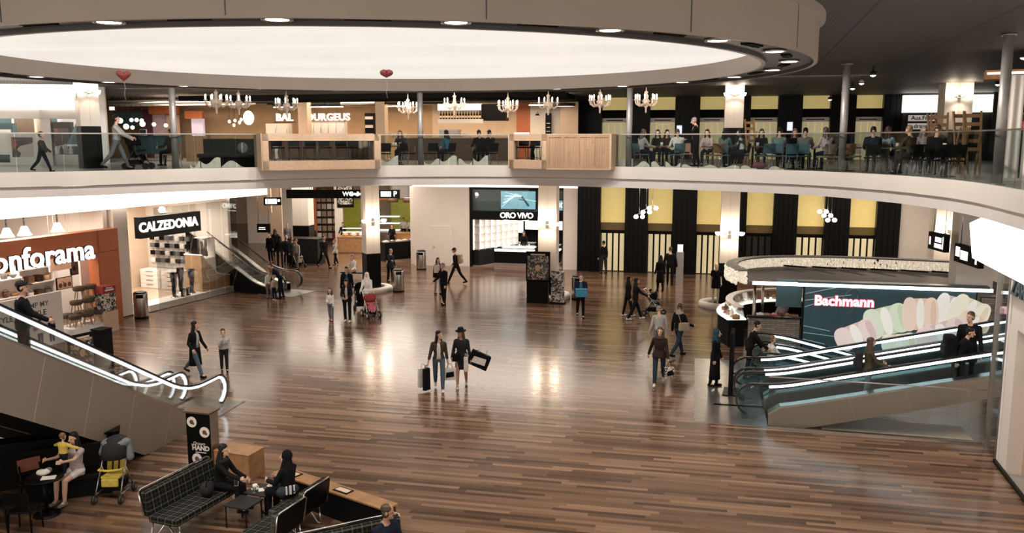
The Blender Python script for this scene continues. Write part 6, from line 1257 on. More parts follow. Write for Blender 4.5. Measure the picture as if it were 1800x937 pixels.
# ================================================================ gallery: railing, posts, timber bays
def up(px, off, z=UZ):
    e = edge_px(px)[0]; L_ = e.length; p = e*((L_+off)/L_); return V((p.x, p.y, z))
K0, K1 = 10, len(EDGE)-9
rl = thing('glass_railing', 'smoked glass railing with slim steel rail round the gallery edge', 'railing', edge_k(K0, .06)+V((0, 0, UZ)))
ro = V(rl.location); RH = 1.14
B1 = (edge_px(455)[2], edge_px(664)[2]); B2 = (edge_px(897)[2], edge_px(1080)[2])
inb = lambda k: any(a < k < b for a, b in (B1, B2))
k = K0
while k < K1-1:
    k2 = min(k+4, K1-1)
    for a, b in (B1, B2):
        if k < a < k2: k2 = a
        if a <= k < b: k = b; k2 = min(math.ceil(b)+3, K1-1)
    m_ = MB(); n_ = 4; rs = []
    for j in range(n_+1):
        q = k+.03+(k2-k-.06)*j/n_; A_, B_ = edge_k(q, .05)-ro, edge_k(q, .066)-ro
        rs.append([A_+V((0, 0, UZ-.04)), B_+V((0, 0, UZ-.04)), B_+V((0, 0, UZ+RH)), A_+V((0, 0, UZ+RH))])
    m_.rings(rs, sm=False).build('glass_pane', GL_RAIL, rl)
    MB().strip([edge_k(k+(k2-k)*j/4, .058)-ro+V((0, 0, UZ+RH+.012)) for j in range(5)], .035, .03, (0, 0, 1)).build('rail', STEEL, rl)
    k = k2
for j, px in enumerate((316, 741, 1098, 1463, 1722)):
    p = edge_px(px)[0]+edge_px(px)[1]*.34; h_ = CZ-UZ
    t = thing('steel_post', ('slim steel post beside the dark teal counter', 'slim steel post between the oak bays', 'slim steel post just past the panelled oak bay', 'slim steel post before the yellow windows and seated guests', 'thick steel post near the pale curtain')[j], 'post', (p.x, p.y, UZ), 0, 'gallery ceiling posts')
    MB().cyl((0, 0, 0), (0, 0, h_), .105, n=20).build('tube', mat('satin_steel_paint', (.36, .34, .32), .42, .35), t); MB().cyl((0, 0, 0), (0, 0, .03), .16, n=20).build('base_flange', STEEL, t); MB().cyl((0, 0, h_-.04), (0, 0, h_), .15, n=20).build('top_flange', STEEL, t)
ZB0, ZB1 = 5.93, 7.17
def bay_face(t, A, B, kind):                                # A->B seen from the hall, in world coordinates
    d = B-A; d.z = 0; L_ = d.length; an = math.atan2(d.y, d.x); m0 = M.Translation(A-V(t.location)) @ M.Rotation(an, 4, 'Z'); h_ = ZB1-ZB0
    m_ = MB(); m_.m = m0
    if kind == 'window':
        m_.box((L_/2, .06, h_-.12), (L_, .14, .24)); m_.box((L_/2, .06, .16), (L_, .14, .32)); m_.box((.10, .06, h_/2), (.20, .14, h_-.0)); m_.box((L_-.10, .06, h_/2), (.20, .14, h_))
        m_.build('oak_frame', OAK, t); g_ = MB(); g_.m = m0; g_.box((L_/2, .10, h_/2+.04), (L_-.4, .012, h_-.5)); g_.build('pane', GL_RAIL, t)
    else:
        m_.box((L_/2, .08, h_/2), (L_, .10, h_)); n = 4
        m_.build('oak_body', OAKV, t); f_ = MB(); f_.m = m0
        for j in range(n+1): f_.box((L_*(j/n)*.97+L_*.015, .02, h_/2), (.10, .03, h_))
        f_.box((L_/2, .021, h_-.06), (L_, .028, .12)); f_.box((L_/2, .021, .07), (L_, .028, .14)); f_.build('oak_stiles', OAKV, t)
def bay_side(t, A, n, L_, top=True):
    an = math.atan2(n.y, n.x); m_ = MB(); m_.m = M.Translation(A-V(t.location)) @ M.Rotation(an, 4, 'Z'); m_.box((L_/2, 0, (ZB1-ZB0)/2), (L_, .10, ZB1-ZB0)); m_.build('oak_side', OAK, t)
def epo(px, off): e, n, _ = edge_px(px); return V((e.x, e.y, ZB0))+n*off, n
A_, nA = epo(456, -.42); B_, nB = epo(664, -.42)
t = thing('oak_bay', 'long oak framed bay with a window strip showing bar stools behind', 'balcony bay', A_); bay_face(t, A_, B_, 'window'); bay_side(t, A_, nA, .75); bay_side(t, B_, nB, .75)
dd = B_-A_; m_ = MB(); m_.m = M.Rotation(math.atan2(dd.y, dd.x), 4, 'Z'); m_.box((dd.length/2, .36, ZB1-ZB0-.02), (dd.length, .72, .04)).box((dd.length/2, .36, .02), (dd.length, .72, .05)); m_.build('oak_ledge', OAK, t)
A_, nA = epo(899, -.30); B_, nB = epo(975, -.85); C_, nC = epo(1079, -.35)
t = thing('oak_bay', 'angled oak bay with one window and a panelled side', 'balcony bay', A_); bay_face(t, A_, B_, 'window'); bay_face(t, B_, C_, 'panel'); bay_side(t, A_, nA, .6); bay_side(t, C_, nC, .6)
m_ = MB(); m_.prism([((p-A_).x, (p-A_).y) for p in (A_, B_, C_, C_+nC*.6, A_+nA*.6)], ZB1-ZB0-.03, ZB1-ZB0-.0); m_.prism([((p-A_).x, (p-A_).y) for p in (A_, B_, C_, C_+nC*.6, A_+nA*.6)], -.01, .03); m_.build('oak_ledge', OAK, t)
# wavy cream boards behind the glass
RW_ = random.Random(11)
WV = [(334, 352), (354, 388), (390, 428), (668, 700), (745, 772), (773, 803), (806, 830), (832, 858), (1084, 1112), (1116, 1142), (1145, 1168), (1170, 1196), (1199, 1226), (1229, 1262), (1265, 1300), (1303, 1330), (1352, 1378)]
for j, (p0, p1) in enumerate(WV):
    A_, B_ = up(p0, .45), up(p1, .45); dd = B_-A_; L_ = dd.length; n = 20; amp = .26 if j < 8 else (.22 if j < 12 else .13); ph = RW_.random()*6
    top = [(L_*q/n, max(.05, amp*(.55+.45*math.sin(ph+q*.26)) + (.12 if j in (1, 3, 5, 7) else 0))) for q in range(n+1)]
    if j == 8: top = [(0, .30), (L_, .30)]
    o = MB().prism([(0, .0), (L_, .0)]+list(reversed(top)), -.02, .02, M.Rotation(R(90), 4, 'X')).build('wavy_board', mat('cream_board', (.86, .78, .66), .6), loc=A_+V((0, 0, .003)), rz=math.atan2(dd.y, dd.x))
    where = 'between the slim post and the long oak bay' if j < 3 else 'between the two oak bays' if j < 8 else 'past the panelled oak bay'
    tagd(o, f'cream wavy-topped board, {ORD[j if j < 3 else j-3 if j < 8 else j-8]} {where}', 'decorative board', 'wavy cream boards along the railing')
# ---------------------------------------------------------------- back walls of the café and shops on the gallery
def ga(px, b=-2., z=8.0): return along(lambda a: gp(a, b, z), px, -40, 40)
def gwall(name, p0, p1, b, z0, z1, m, th=.2): x0, x1 = ga(p0, b), ga(p1, b); return gbox(name, x0, x1, b, b+th, z0, z1, m)
PLAST = mat('warm_plaster', (.46, .30, .17), .7, var=.08, scale=2)
gwall('wall_cafe', 186, 760, -2, UZ, CZ, PLAST); gwall('wall_cafe', 760, 925, -2, UZ, CZ, CREAM); gwall('wall_cafe', 908, 934, -2.1, UZ, CZ, ORANGE); gwall('wall_cafe', 932, 966, -2.2, UZ, CZ, WHITE); gwall('wall_cafe', 964, 990, -2, UZ, CZ, WHITE); gwall('wall_cafe', 985, 1016, -2.6, UZ, 9.0, CREAM)
for px in (531, 667): gwall('wall_cafe_pier', px-7, px+9, -5.0, UZ, CZ, CREAM, .5)
gwall('wall_cafe_slats', 324, 362, -9.5, UZ, 7.15, OAKV)
# dark beams, ducts and light pipes under the ceiling
for j in range(6):
    m_ = MB().box((0, 0, 0), (18.6, .12, .22)); st(m_.build('ceiling_beam', BLACKM, loc=gp(-10.2, -3.2-1.0*j, 8.93), rz=-TH))
for j in range(7):
    a0_, a1_ = ga(192, -4.-.6*j), ga(470-20*j, -4.-.6*j); m_ = MB().tube([gp(a0_, -4-.6*j, 8.86-.05*(j % 3)), gp(a1_, -4-.6*j, 8.86-.05*(j % 3))], .05, 8)
    tagd(m_.build('ceiling_pipe', WHITE2), f'pale service pipe {ORD[j]} back from the railing over the teal counter', 'pipe', 'pale pipes under the café ceiling')
for j in range(4):
    a0_, a1_ = ga(480+60*j, -3.4-.5*j), ga(660+50*j, -3.4-.5*j); m_ = MB().tube([gp(a0_, -3.4-.5*j, 8.78), gp(a1_, -3.4-.5*j, 8.78)], .09, 10); tagd(m_.build('ventilation_duct', CHAR if j % 2 else STEEL), f'round ventilation duct {ORD[j]} along the café ceiling behind the chandeliers', 'duct', 'ducts under the café ceiling')
for j, px in enumerate((500, 560, 585, 700, 812, 950)):
    t = gthing('strip_lamp', f'flat white strip lamp {ORD[j]} along the dark café ceiling', 'lamp', ga(px, -4.6), -4.6, 8.62, 0, 'strip lamps on the café ceiling'); MB().box((0, 0, 0), (1.1, .14, .05)).build('diffuser', LIGHTS, t); MB().box((0, 0, .04), (1.14, .17, .03)).build('housing', BLACKM, t); MB().cyl((-.4, 0, .05), (-.4, 0, .53), .008).cyl((.4, 0, .05), (.4, 0, .53), .008).build('hanger', BLACKM, t)
for px, c in ((487, .9), (622, .9), (675, 1.3), (697, 1.3), (815, .8), (835, .8), (853, .8), (872, .8), (899, .8), (945, .7), (470, .7), (560, .8)):
    spot('cafe_wall_spot', gp(ga(px), -2.55, 8.9), 480*c, 58, (1, .78, .5), (R(-14), 0, -TH), .04)
# café lettering
for body, px, n in (('BAL', 500, 1), ('LOURGEUS', 572, 2)):
    t = gthing('cafe_sign', f'lit white {body} letters hanging over the café bar', 'sign', ga(px, -4.4), -4.4, 8.10); MB().text(body, .52 if n == 1 else .50, M.Rotation(R(90), 4, 'X'), .05, .008, space=1.08).build('lettering', SIGNW, t); MB().cyl((-.3*n, .02, .15), (-.3*n, .02, 1.0), .006).cyl((.3*n, .02, .15), (.3*n, .02, 1.0), .006).box((0, .04, -.23), (.9*n+.3, .05, .03)).build('hanger', BLACKM, t)
def gcab(name, label, px0, px1, b, z0, z1, m, dp=.5, doors=0, cat='cabinet', topm=None):
    x0, x1 = ga(px0, b, 7), ga(px1, b, 7); t = gthing(name, label, cat, (x0+x1)/2, b, z0); w_ = x1-x0; h_ = z1-z0
    MB().box((0, dp/2, h_/2), (w_, dp, h_)).build('body', m, t)
    for j in range(doors): d_ = MB().box((-w_/2+w_*(j+.5)/doors, -.015, h_/2), (w_/doors-.04, .03, h_-.06)).build('door', m, t); MB().box((-w_/2+w_*(j+.5)/doors+w_/doors*.38, -.04, h_/2), (.02, .02, min(.3, h_*.4))).build('handle', STEEL, d_)
    if topm: MB().box((0, dp/2-.03, h_+.02), (w_+.06, dp+.08, .05)).build('worktop', topm, t)
    return t
gcab('cafe_bar', 'long dark café bar with pale worktop behind the oak bays', 466, 660, -5.6, UZ, 7.05, WALNUT, .7, 6, 'bar', CREAM); gcab('cafe_bar', 'dark wood bar with pale top under the row of bottles', 700, 905, -5.6, UZ, 7.05, WALNUT, .7, 6, 'bar', CREAM)
gcab('wall_cabinet', 'cream panelled cabinet wall under the lit café letters', 540, 606, -3.6, 7.05, 7.92, WHITE2, .4, 5); gcab('wall_cabinet', 'plain pale partition cupboard left of the letter sign', 468, 508, -3.6, 7.0, 7.82, WHITE, .4, 2).__setitem__('label', 'plain pale cupboard below the short lit word')
gcab('range_hood', 'big black cooking hood beside the bottle shelf', 846, 889, -4.2, 7.9, 8.7, BLACK, .7, 0, 'hood'); BSH = gcab('bottle_shelf', 'lit pale shelf carrying a row of dark bottles', 770, 848, -4.4, 7.78, 7.98, WHITE2, .3, 0, 'shelf'); gcab('light_box', 'glowing box lamp above the row of bottles', 770, 846, -4.2, 8.42, 8.72, LIGHTS, .2, 0, 'lamp'); gcab('coffee_machine', 'white steel espresso machine on the bar under the bottles', 772, 806, -5.3, 7.1, 7.42, STEEL, .45, 2, 'coffee machine', STEEL); gcab('lit_counter', 'bright white counter top display near the panelled oak bay', 904, 928, -5.2, 7.10, 7.32, SHOWC, .4, 0, 'display')
for x in (-1.0, 1.0): MB().cyl((x, .15, .2), (x, .15, CZ-7.78), .012, n=6).build('hanger', BLACK, BSH)
bt = None
for j in range(15):
    a_ = ga(775+4.9*j, -4.25, 8); p = gp(a_, -4.25, 7.985); lab = f'dark bottle {ORD[j]} along the lit shelf over the bar'
    if bt is None:
        bt = thing('bottle', lab, 'bottle', p, 0, 'bottles on the bar shelf'); MB().lathe([(0, 0), (.05, 0), (.05, .22), (.02, .30), (.018, .38), (0, .38)], 10).build('glass', BLACK, bt); MB().lathe([(.051, .06), (.051, .16)], 10).build('paper_label', CREAM, bt)
    else: dup(bt, p, label=lab)
cp_ = None
for j, px in enumerate((690, 694, 700, 706, 712, 740, 745, 812, 818, 826, 857, 862, 880)):
    p = gp(ga(px, -5.35, 7.2), -5.35, 7.105); lab = f'small glass or cup {ORD[j]} along the café bar top from the second oak pier'
    if cp_ is None: cp_ = tagd(MB().lathe([(0, 0), (.05, 0), (.06, .18), (.05, .18), (.04, .02), (0, .02)], 10).build('bar_glass', WHITE2, loc=p), lab, 'glass', 'glasses on the café bar')
    else: o = cp_.copy(); col.objects.link(o); o.location = p; o['label'] = lab
sh0 = gcab('open_rack', 'black open rack of jars beside the second pier', 642, 658, -4.4, UZ, 8.3, BLACK, .3, 0, 'rack')
for j in range(4): MB().box((0, -.02, .8+.42*j), (.40, .1, .14)).build('jar_row', WHITE2, sh0)
t = gthing('blackboard', 'black upright menu strip on the white brick café wall', 'menu board', ga(964, -2.26), -2.245, 6.9); MB().box((0, 0, .65), (.30, .05, 1.5)).build('board', BLACK, t); MB().box((0, -.03, .9), (.18, .01, .04)).box((0, -.03, .7), (.16, .01, .03)).box((0, -.03, .5), (.2, .01, .03)).build('chalk_marks', WHITE2, t)
t = gthing('wall_lamp', 'small black swan-neck lamp on the white café wall', 'lamp', ga(946, -2.3), -2.3, 8.25); MB().tube([(0, .08, 0), (0, -.1, .12), (0, -.25, .08)], .015, 6).build('arm', BLACK, t); MB().lathe([(.04, .06), (.12, -.06), (.11, -.06), (.03, .05)], 14, (0, -.27, .0)).build('shade', BLACK, t)
t = gthing('ceiling_lamp', 'flat drum lamp over the tan panel near the black piers', 'lamp', ga(993, -4.5), -4.5, 8.55); MB().lathe([(.50, 0), (.50, .14), (.48, .14), (.48, 0)], 24, closed=True).build('shade', CHAR, t); MB().lathe([(0, .01), (.47, .01), (.47, .03), (0, .03)], 24).build('diffuser', LIGHTS, t); MB().cyl((0, 0, .03), (0, 0, .6), .012).build('cord', BLACK, t)
t = gthing('egg_lamp', 'large egg shaped glowing pendant by the bulbs near the short lit word', 'lamp', ga(437, -5.0), -5.0, 7.75); MB().ell((0, 0, .33), (.27, .27, .36), 18, 12).build('shade', mat('yellowish_glow', (1, .9, .5), .5, emit=1.5, ec=(1, .90, .55), var=0), t); MB().cyl((0, 0, .68), (0, 0, 1.4), .01).build('cord', BLACK, t)
for j, (px, zz) in enumerate(((403, 7.9), (409, 7.72), (413, 7.95), (419, 7.85), (424, 8.0))): t = gthing('bulb_pendant', f'bare bulb pendant {ORD[j]} along the cluster next to the egg lamp', 'lamp', ga(px, -5.0), -5.0+.1*(j % 2), zz, 0, 'bare bulbs by the egg lamp'); MB().ell((0, 0, 0), (.06, .06, .08), 10, 8).build('bulb', LIGHTP, t); MB().cyl((0, 0, .07), (0, 0, CZ-zz), .006, n=6).build('cord', BLACK, t)
# chandeliers
def chandelier(p, lab, first=[None]):
    if first[0]: return dup(first[0], p, random.random(), lab)
    t = thing('chandelier', lab, 'chandelier', p, 0, 'ornate pale chandeliers over the café'); first[0] = t
    PORC = mat('porcelain', (.70, .56, .46), .3, emit=.08, ec=(1, .78, .60)); MB().lathe([(0, -.42), (.03, -.40), (.035, -.22), (.10, -.15), (.05, -.08), (.16, .02), (.07, .12), (.05, .3), (.08, .36), (.02, .42), (0, .65)], 16).build('stem', PORC, t)
    for k in range(8):
        a = 2*math.pi*k/8; c_, s_ = math.cos(a), math.sin(a)
        ar = MB().tube([(.08*c_, .08*s_, -.05), (.25*c_, .25*s_, -.16), (.38*c_, .38*s_, -.06), (.40*c_, .40*s_, .05)], .03, 7).lathe([(0, .05), (.06, .06), (.07, .09), (.02, .08)], 10, (.40*c_, .40*s_, 0)).build('arm', PORC, t)
        MB().lathe([(.022, .09), (.026, .20), (.035, .22), (.02, .28), (0, .30)], 8, (.40*c_, .40*s_, 0)).build('candle_bulb', LIGHTS, t)
    return t
CHN = [('the slat wall', 386, 178), ('the egg lamp', 425, 180), ('the short lit word', 508, 184), ('the scallop lit plaster wall', 719, 190), ('the row of bottles', 800, 183), ('the black cooking hood', 893, 187), ('the white brick café wall', 963, 182), ('the first black pier', 1053, 178), ('the first yellow gallery window', 1133, 177)]
for nm, px, py in CHN:
    p = up(px, 3.2); p.z = zof(lambda z: V((p.x, p.y, z)), py+2); chandelier(p, f'pale many-armed chandelier hanging in front of {nm}')
    MB_ = None
for o in list(bpy.data.objects):
    if o.name.startswith('chandelier') and o.type == 'EMPTY': MB().cyl((0, 0, .60), (0, 0, CZ-o.location.z), .012, n=6).build('chain', STEEL, o)
# teal counter, far shop panels
t = gcab('service_counter', 'dark teal service counter behind the man with the pushchair', 238, 300, -8.5, UZ+.30, 7.12, BLUEG, .9, 3, 'counter', TEAL); t2 = MB().box((-1.0, .2, -.15), (.06, .06, .3)).box((1.0, .2, -.15), (.06, .06, .3)).box((1.0, .8, -.15), (.06, .06, .3)).box((-1.0, .8, -.15), (.06, .06, .3)).build('leg', STEEL, t)
t = gthing('till_screen', 'white framed till screen on the dark teal counter', 'screen', ga(252, -8.2, 7.3), -8.2, 7.17); MB().box((0, 0, .16), (.36, .04, .30)).build('frame', WHITE2, t); MB().box((0, -.025, .16), (.30, .01, .24)).build('screen', TEAL, t); MB().box((0, .06, .02), (.16, .16, .03)).build('foot', WHITE2, t)
gwall('wall_panel', 250, 268, -3.0, UZ, 8.6, mat('plum_panel', (.12, .045, .07), .5)); gwall('wall_panel', 268, 292, -3.05, UZ, 8.7, mat('lilac_panel', (.62, .46, .54), .5)); gwall('wall_panel', 205, 250, -3.0, 7.7, 8.5, BLUEG); gwall('wall_panel', 262, 312, -3.6, 8.35, 8.95, ORANGE); gwall('wall_panel', 325, 356, -3.6, 8.1, 8.5, ORANGE); gwall('wall_panel', 336, 356, -3.1, UZ, 8.4, mat('pale_lilac_screen', (.6, .5, .58), .5, emit=.5, ec=(.8, .68, .76), var=.1)); gwall('wall_panel', 292, 312, -3.2, UZ, 8.3, CREAM)
for j, (px, zz) in enumerate(((211, 7.95), (231, 7.98), (240, 7.98), (221, 7.65), (232, 7.6), (249, 7.95), (250, 7.78), (270, 7.75), (291, 7.7))): t = gthing('globe_lamp', f'white globe lamp {ORD[j]} from the gallery column over the teal counter', 'lamp', ga(px, -6.0), -6.0, zz, 0, 'globe lamps by the teal counter'); MB().ell((0, 0, 0), (.10+.04*(j % 3 == 0),)*3, 12, 8).build('globe', LIGHTS, t); MB().cyl((0, 0, .08), (0, 0, CZ-zz), .006, n=6).build('cord', BLACK, t)
t = gthing('fitting_mirror', 'small lit exit sign box among the pale pipes', 'sign', ga(199, -6.5), -6.5, 8.45); MB().box((0, 0, .1), (.36, .08, .24)).build('sign_box', CHAR, t); MB().box((0, -.045, .1), (.30, .01, .18)).build('panel', SHOWC, t); MB().cyl((0, 0, .22), (0, 0, .70), .012).build('hanger', BLACK, t); t.name = 'exit_sign'
# cosmetics shop at the far end
Q0, Q1 = V((-25.5, 31.2, 0)), V((-16.3, 32.9, 0)); QD = (Q1-Q0).normalized(); QZ = math.atan2(QD.y, QD.x); QN = V((-QD.y, QD.x, 0)); QL = (Q1-Q0).length
def qp(a, b, z=0): return Q0+QD*a+QN*b+V((0, 0, z))
def qa(px, b=0, z=7.): return along(lambda a: qp(a, b, z), px, -6, 16)
st(MB().box((QL/2-1, 0, 0), (QL+2, .5, .90)).build('light_cove', LIGHTW, loc=qp(0, -.1, 8.55), rz=QZ)); st(MB().box((QL/2-1, 0, 0), (QL+2, .3, .5)).build('wall_shop_head', WHITE, loc=qp(0, -.0, 8.0), rz=QZ))
st(MB().box((QL/2-1.3, 0, (UZ+CZ)/2), (QL+2.4, .2, CZ-UZ)).build('wall_shop_back', WHITE2, loc=qp(0, 3.6), rz=QZ)); st(MB().box((0, 0, (UZ+8.1)/2), (.35, .3, 8.1-UZ)).build('trim_11', STEEL, loc=qp(qa(84), 0), rz=QZ))
for p0, p1 in ((-60, 2), (2, 80), (88, 152)): st(MB().box(((qa(p1)-qa(p0))/2, 0, (UZ+7.85)/2), (qa(p1)-qa(p0), .02, 7.85-UZ)).build('window_4', GL_SHOP, loc=qp(qa(p0), 0), rz=QZ))
area('cosmetics_lamp', qp(QL/2, 1.6, 8.2), 9, 2, 260, (1, .97, .93), (0, 0, QZ))
def qcab(label, px, b, w_, h_, m, pm, name='display_stand'):
    t = thing(name, label, 'display', qp(qa(px, b), b, UZ), QZ); MB().box((0, 0, h_/2), (w_, .4, h_)).build('body', m, t); MB().box((0, -.205, h_*.55), (w_*.8, .012, h_*.6)).build('poster', pm, t); MB().box((0, 0, .05), (w_+.08, .5, .10)).build('plinth', WHITE2, t); return t
PINKP = collage_mat('portrait_print', [(.45, .30, .28), (.05, .03, .03), (.35, .08, .06), (.55, .45, .42), (.1, .06, .06)], 3.)
qcab('white display stand with a dark red portrait poster near the railing', 42, .9, .95, 1.25, WHITE2, PINKP); qcab('dark teal display tower at the frame edge of the cosmetics shop', 8, 1.1, .8, 1.6, TEAL, WHITE2); qcab('tall dark poster frame with portrait in the cosmetics window', 109, .9, .8, 1.65, CHAR, PINKP); qcab('narrow tower with hanging trinkets behind the portrait stand', 48, 2.2, .9, 2.3, CREAM, WALNUT); qcab('teal upright panel deep in the cosmetics shop', 24, 2.6, .8, 2.2, TEAL, TEAL); qcab('small framed teal picture tower by the shop mullion', 95, 2.4, .6, 2.2, WHITE2, TEAL)
t = thing('teardrop_sculpture', 'blue and white teardrop shaped display figure in the cosmetics window', 'sculpture', qp(qa(136, .8), .8, UZ+.35), QZ); MB().lathe([(0, 0), (.22, .05), (.38, .28), (.36, .5), (.2, .85), (.06, 1.15), (0, 1.3)], 24).build('drop', BLUEG, t); MB().lathe([(.30, .34), (.385, .36), (.37, .44), (.30, .46)], 24, closed=True).build('white_band', WHITE2, t); MB().box((0, 0, -.17), (.9, .5, .34)).build('plinth', WHITE2, t)
for j in range(9): tagd(MB().lathe([(0, 0), (.07, 0), (.07, .2), (.04, .25), (.04, .30), (0, .30)], 10).build('perfume_bottle', [WHITE2, TEAL, KMAUVE][j % 3], loc=qp(qa(100, .5)+.17*j, .38, UZ+.42)), f'{["white", "teal", "mauve"][j % 3]} cosmetics bottle {ORD[j]} along the window plinth', 'bottle', 'bottles in the cosmetics window')
o = MB().box((0, 0, .2), (1.9, .45, .4)).build('window_plinth', WHITE2, loc=qp(qa(120, .5), .45, UZ), rz=QZ); tagd(o, 'long low white plinth under the cosmetics bottles', 'plinth')
# ---------------------------------------------------------------- gallery furniture
def dining_chair(p, rz, lab, m=None, first={}):
    m = m or BLUEG
    if m.name in first: return dup(first[m.name], p, rz, lab)
    t = thing('dining_chair', lab, 'chair', p, rz, 'chrome legged chairs on the gallery'); first[m.name] = t
    MB().box((0, 0, .44), (.43, .42, .045)).build('seat', m, t, bevel=.018); b = MB(); rs = []
    for k in range(7):
        x = -.20+.4*k/6; y = -.20-.05*math.cos((k-3)/3*1.4); rs.append([(x, y, .52), (x, y-.06, .84), (x, y-.08, .84), (x, y-.022, .52)])
    b.rings(rs, sm=False).build('backrest', m, t)
    for x in (-1, 1):
        MB().tube([(x*.17, .16, .43), (x*.21, .22, 0)], .012, 7).build('leg', CHROME, t); MB().tube([(x*.17, -.24, .60), (x*.17, -.17, .42), (x*.21, -.25, 0)], .012, 7).build('leg', CHROME, t)
    return t
def g_table(p, lab, first=[None]):
    if first[0]: return dup(first[0], p, None, lab)
    t = thing('bistro_table', lab, 'table', p, 0, 'round bistro tables on the gallery'); first[0] = t; MB().lathe([(0, .70), (.40, .70), (.41, .72), (.40, .74), (0, .74)], 28).build('tabletop', WALNUT, t); MB().cyl((0, 0, .02), (0, 0, .70), .035).build('column', BLACK, t); MB().lathe([(0, 0), (.23, 0), (.22, .02), (.05, .04), (0, .04)], 20).build('base', BLACK, t); return t
def stool_bar(p, rz, lab, first=[None]):
    if first[0]: return dup(first[0], p, rz, lab)
    t = thing('bar_stool', lab, 'bar stool', p, rz, 'dark bar stools behind the oak bays'); first[0] = t
    MB().box((0, 0, .68), (.40, .38, .06)).build('seat', KCHAR, t, bevel=.02); MB().box((0, -.19, .90), (.40, .04, .34)).build('backrest', KCHAR, t, bevel=.02)
    for x in (-.17, .17):
        for y in (-.16, .16): MB().cyl((x, y, .66), (x*1.25, y*1.25, 0), .014, n=8).build('leg', STEEL, t)
    MB().tube([(-.19, -.18, .28), (.19, -.18, .28), (.19, .18, .28), (-.19, .18, .28)], .010, 6, True).build('foot_ring', STEEL, t); return t
for j, px in enumerate((490, 518, 545, 573, 600, 620)): stool_bar(up(px, .95+.25*(j % 2)), .2*(j % 3)+math.pi*0, f'dark bar stool {ORD[j]} along the window of the long oak bay')
for j, px in enumerate((918, 938, 962)): stool_bar(up(px, 1.1+.2*(j % 2)), .3, f'dark bar stool {ORD[j]} behind the window of the angled oak bay')
for j, (px, of) in enumerate(((486, 2.3), (936, 2.2))):
    t = thing('high_table', ('tall white-stemmed bar table behind the long oak bay', 'tall dark bar table behind the angled oak bay')[j], 'table', up(px, of)); MB().lathe([(0, 1.02), (.38, 1.02), (.38, 1.06), (0, 1.06)], 24).build('tabletop', WHITE2 if j == 0 else BLACK, t); MB().lathe([(0, 0), (.25, 0), (.25, .03), (.08, .08), (.10, .3), (.06, .5), (.11, .7), (.05, 1.0), (0, 1.02)], 16).build('stem', WHITE2 if j == 0 else BLACK, t)
t = thing('curtain', 'pale pleated cloth hanging inside the long oak bay window', 'curtain', up(634, 1.2)); MB().rings([[(-.35+.06*k, .03*math.sin(k*2.1), z_) for k in range(12)]+[(-.35+.06*k, .03*math.sin(k*2.1)-.02, z_) for k in reversed(range(12))] for z_ in (.05, 1.12)], sm=False).build('cloth', KBEIGE, t); MB().cyl((-.42, 0, 1.13), (.38, 0, 1.13), .012).cyl((-.4, 0, 0), (-.4, 0, 1.13), .012).cyl((.36, 0, 0), (.36, 0, 1.13), .012).build('rod', STEEL, t)
t = thing('banquette', 'dark sofa bench with cushions between the slat wall and the long oak bay', 'bench', up(407, 2.2), -.1); MB().box((0, 0, .40), (2.3, .6, .14)).build('seat', CHAR, t, bevel=.03); MB().box((0, .30, .72), (2.3, .12, .56)).build('backrest', CHAR, t, bevel=.03); MB().box((0, 0, .16), (2.2, .5, .32)).build('base', BLACKM, t)
for j in range(2): t = thing('cushion', ('grey striped cushion on the dark sofa bench', 'grey striped cushion beside the first one on the sofa bench')[j], 'cushion', up(428+7*j, 2.15, UZ+.5), -.1+.2*j); MB().ell((0, 0, .18), (.20, .07, .20), 12, 8).build('cover', KMGREY, t); MB().ell((0, -.03, .18), (.05, .055, .195), 8, 8).build('stripe', KGREY, t)
t = thing('potted_plant', 'small potted flowers on the ledge behind the dark sofa bench', 'plant', up(407, 3.6)); MB().lathe([(0, 0), (.2, 0), (.22, .8), (.18, .8), (0, .7)], 14).build('pot', CREAM, t); m_ = MB()
for j in range(26): a = j*2.4; m_.ell((.03*j**.5*math.cos(a)*1.3, .03*j**.5*math.sin(a)*1.3, .9+.12*math.sin(j)), (.05, .05, .03), 6, 4)
m_.build('foliage', GREEN, t)
# tables, chairs, guests
TBL = [(700, 2.2, 'between the oak bays, first from the long bay'), (770, 2.4, 'between the oak bays past the slim post'), (838, 2.0, 'between the oak bays nearest the angled bay'), (1165, 2.3, 'with the guest in a white shirt'), (1252, 2.2, 'near the standing waiter'), (1322, 2.6, 'in front of the black column foot'), (1395, 2.4, 'between two guests in grey green'), (1430, 2.8, 'beside the slim post by the yellow windows'), (1488, 2.2, 'next to the basket chair'), (1572, 2.4, 'between the pale blue and the olive guest'), (1662, 2.3, 'nearest the empty chrome chairs')]
for px, of, w_ in TBL: g_table(up(px, of), f'round dark bistro table {w_}')
for j, (px, of) in enumerate(((692, 2.15), (696, 2.3), (704, 2.1))):
    p = up(px, of, UZ+.742); tagd(MB().lathe([(0, 0), (.035, 0), (.045, .12), (.04, .12), (.03, .01), (0, .01)], 10).build('cup', WHITE2, loc=p), f'white cup {ORD[j]} on the table next to the long oak bay', 'cup', 'cups on the gallery tables')
for j, (px, of, lab) in enumerate(((1162, 2.2, 'white glass beside the guest in a white shirt'), (1330, 2.5, 'white paper cup held over the table by the black column'), (1427, 2.7, 'white tumbler on the table beside the slim post'), (1574, 2.3, 'white cup between the pale blue and olive guests'), (1656, 2.1, 'white cup by the guest in black holding a phone'))): tagd(MB().lathe([(0, 0), (.04, 0), (.05, .13), (.045, .13), (.035, .01), (0, .01)], 12).build('cup', WHITE2, loc=up(px, of, UZ+.742)), lab, 'cup', 'cups on the gallery tables')
CHM = {'blue': BLUEG, 'black': BLACKM, 'wood': WOOD, 'beige': KBEIGE}
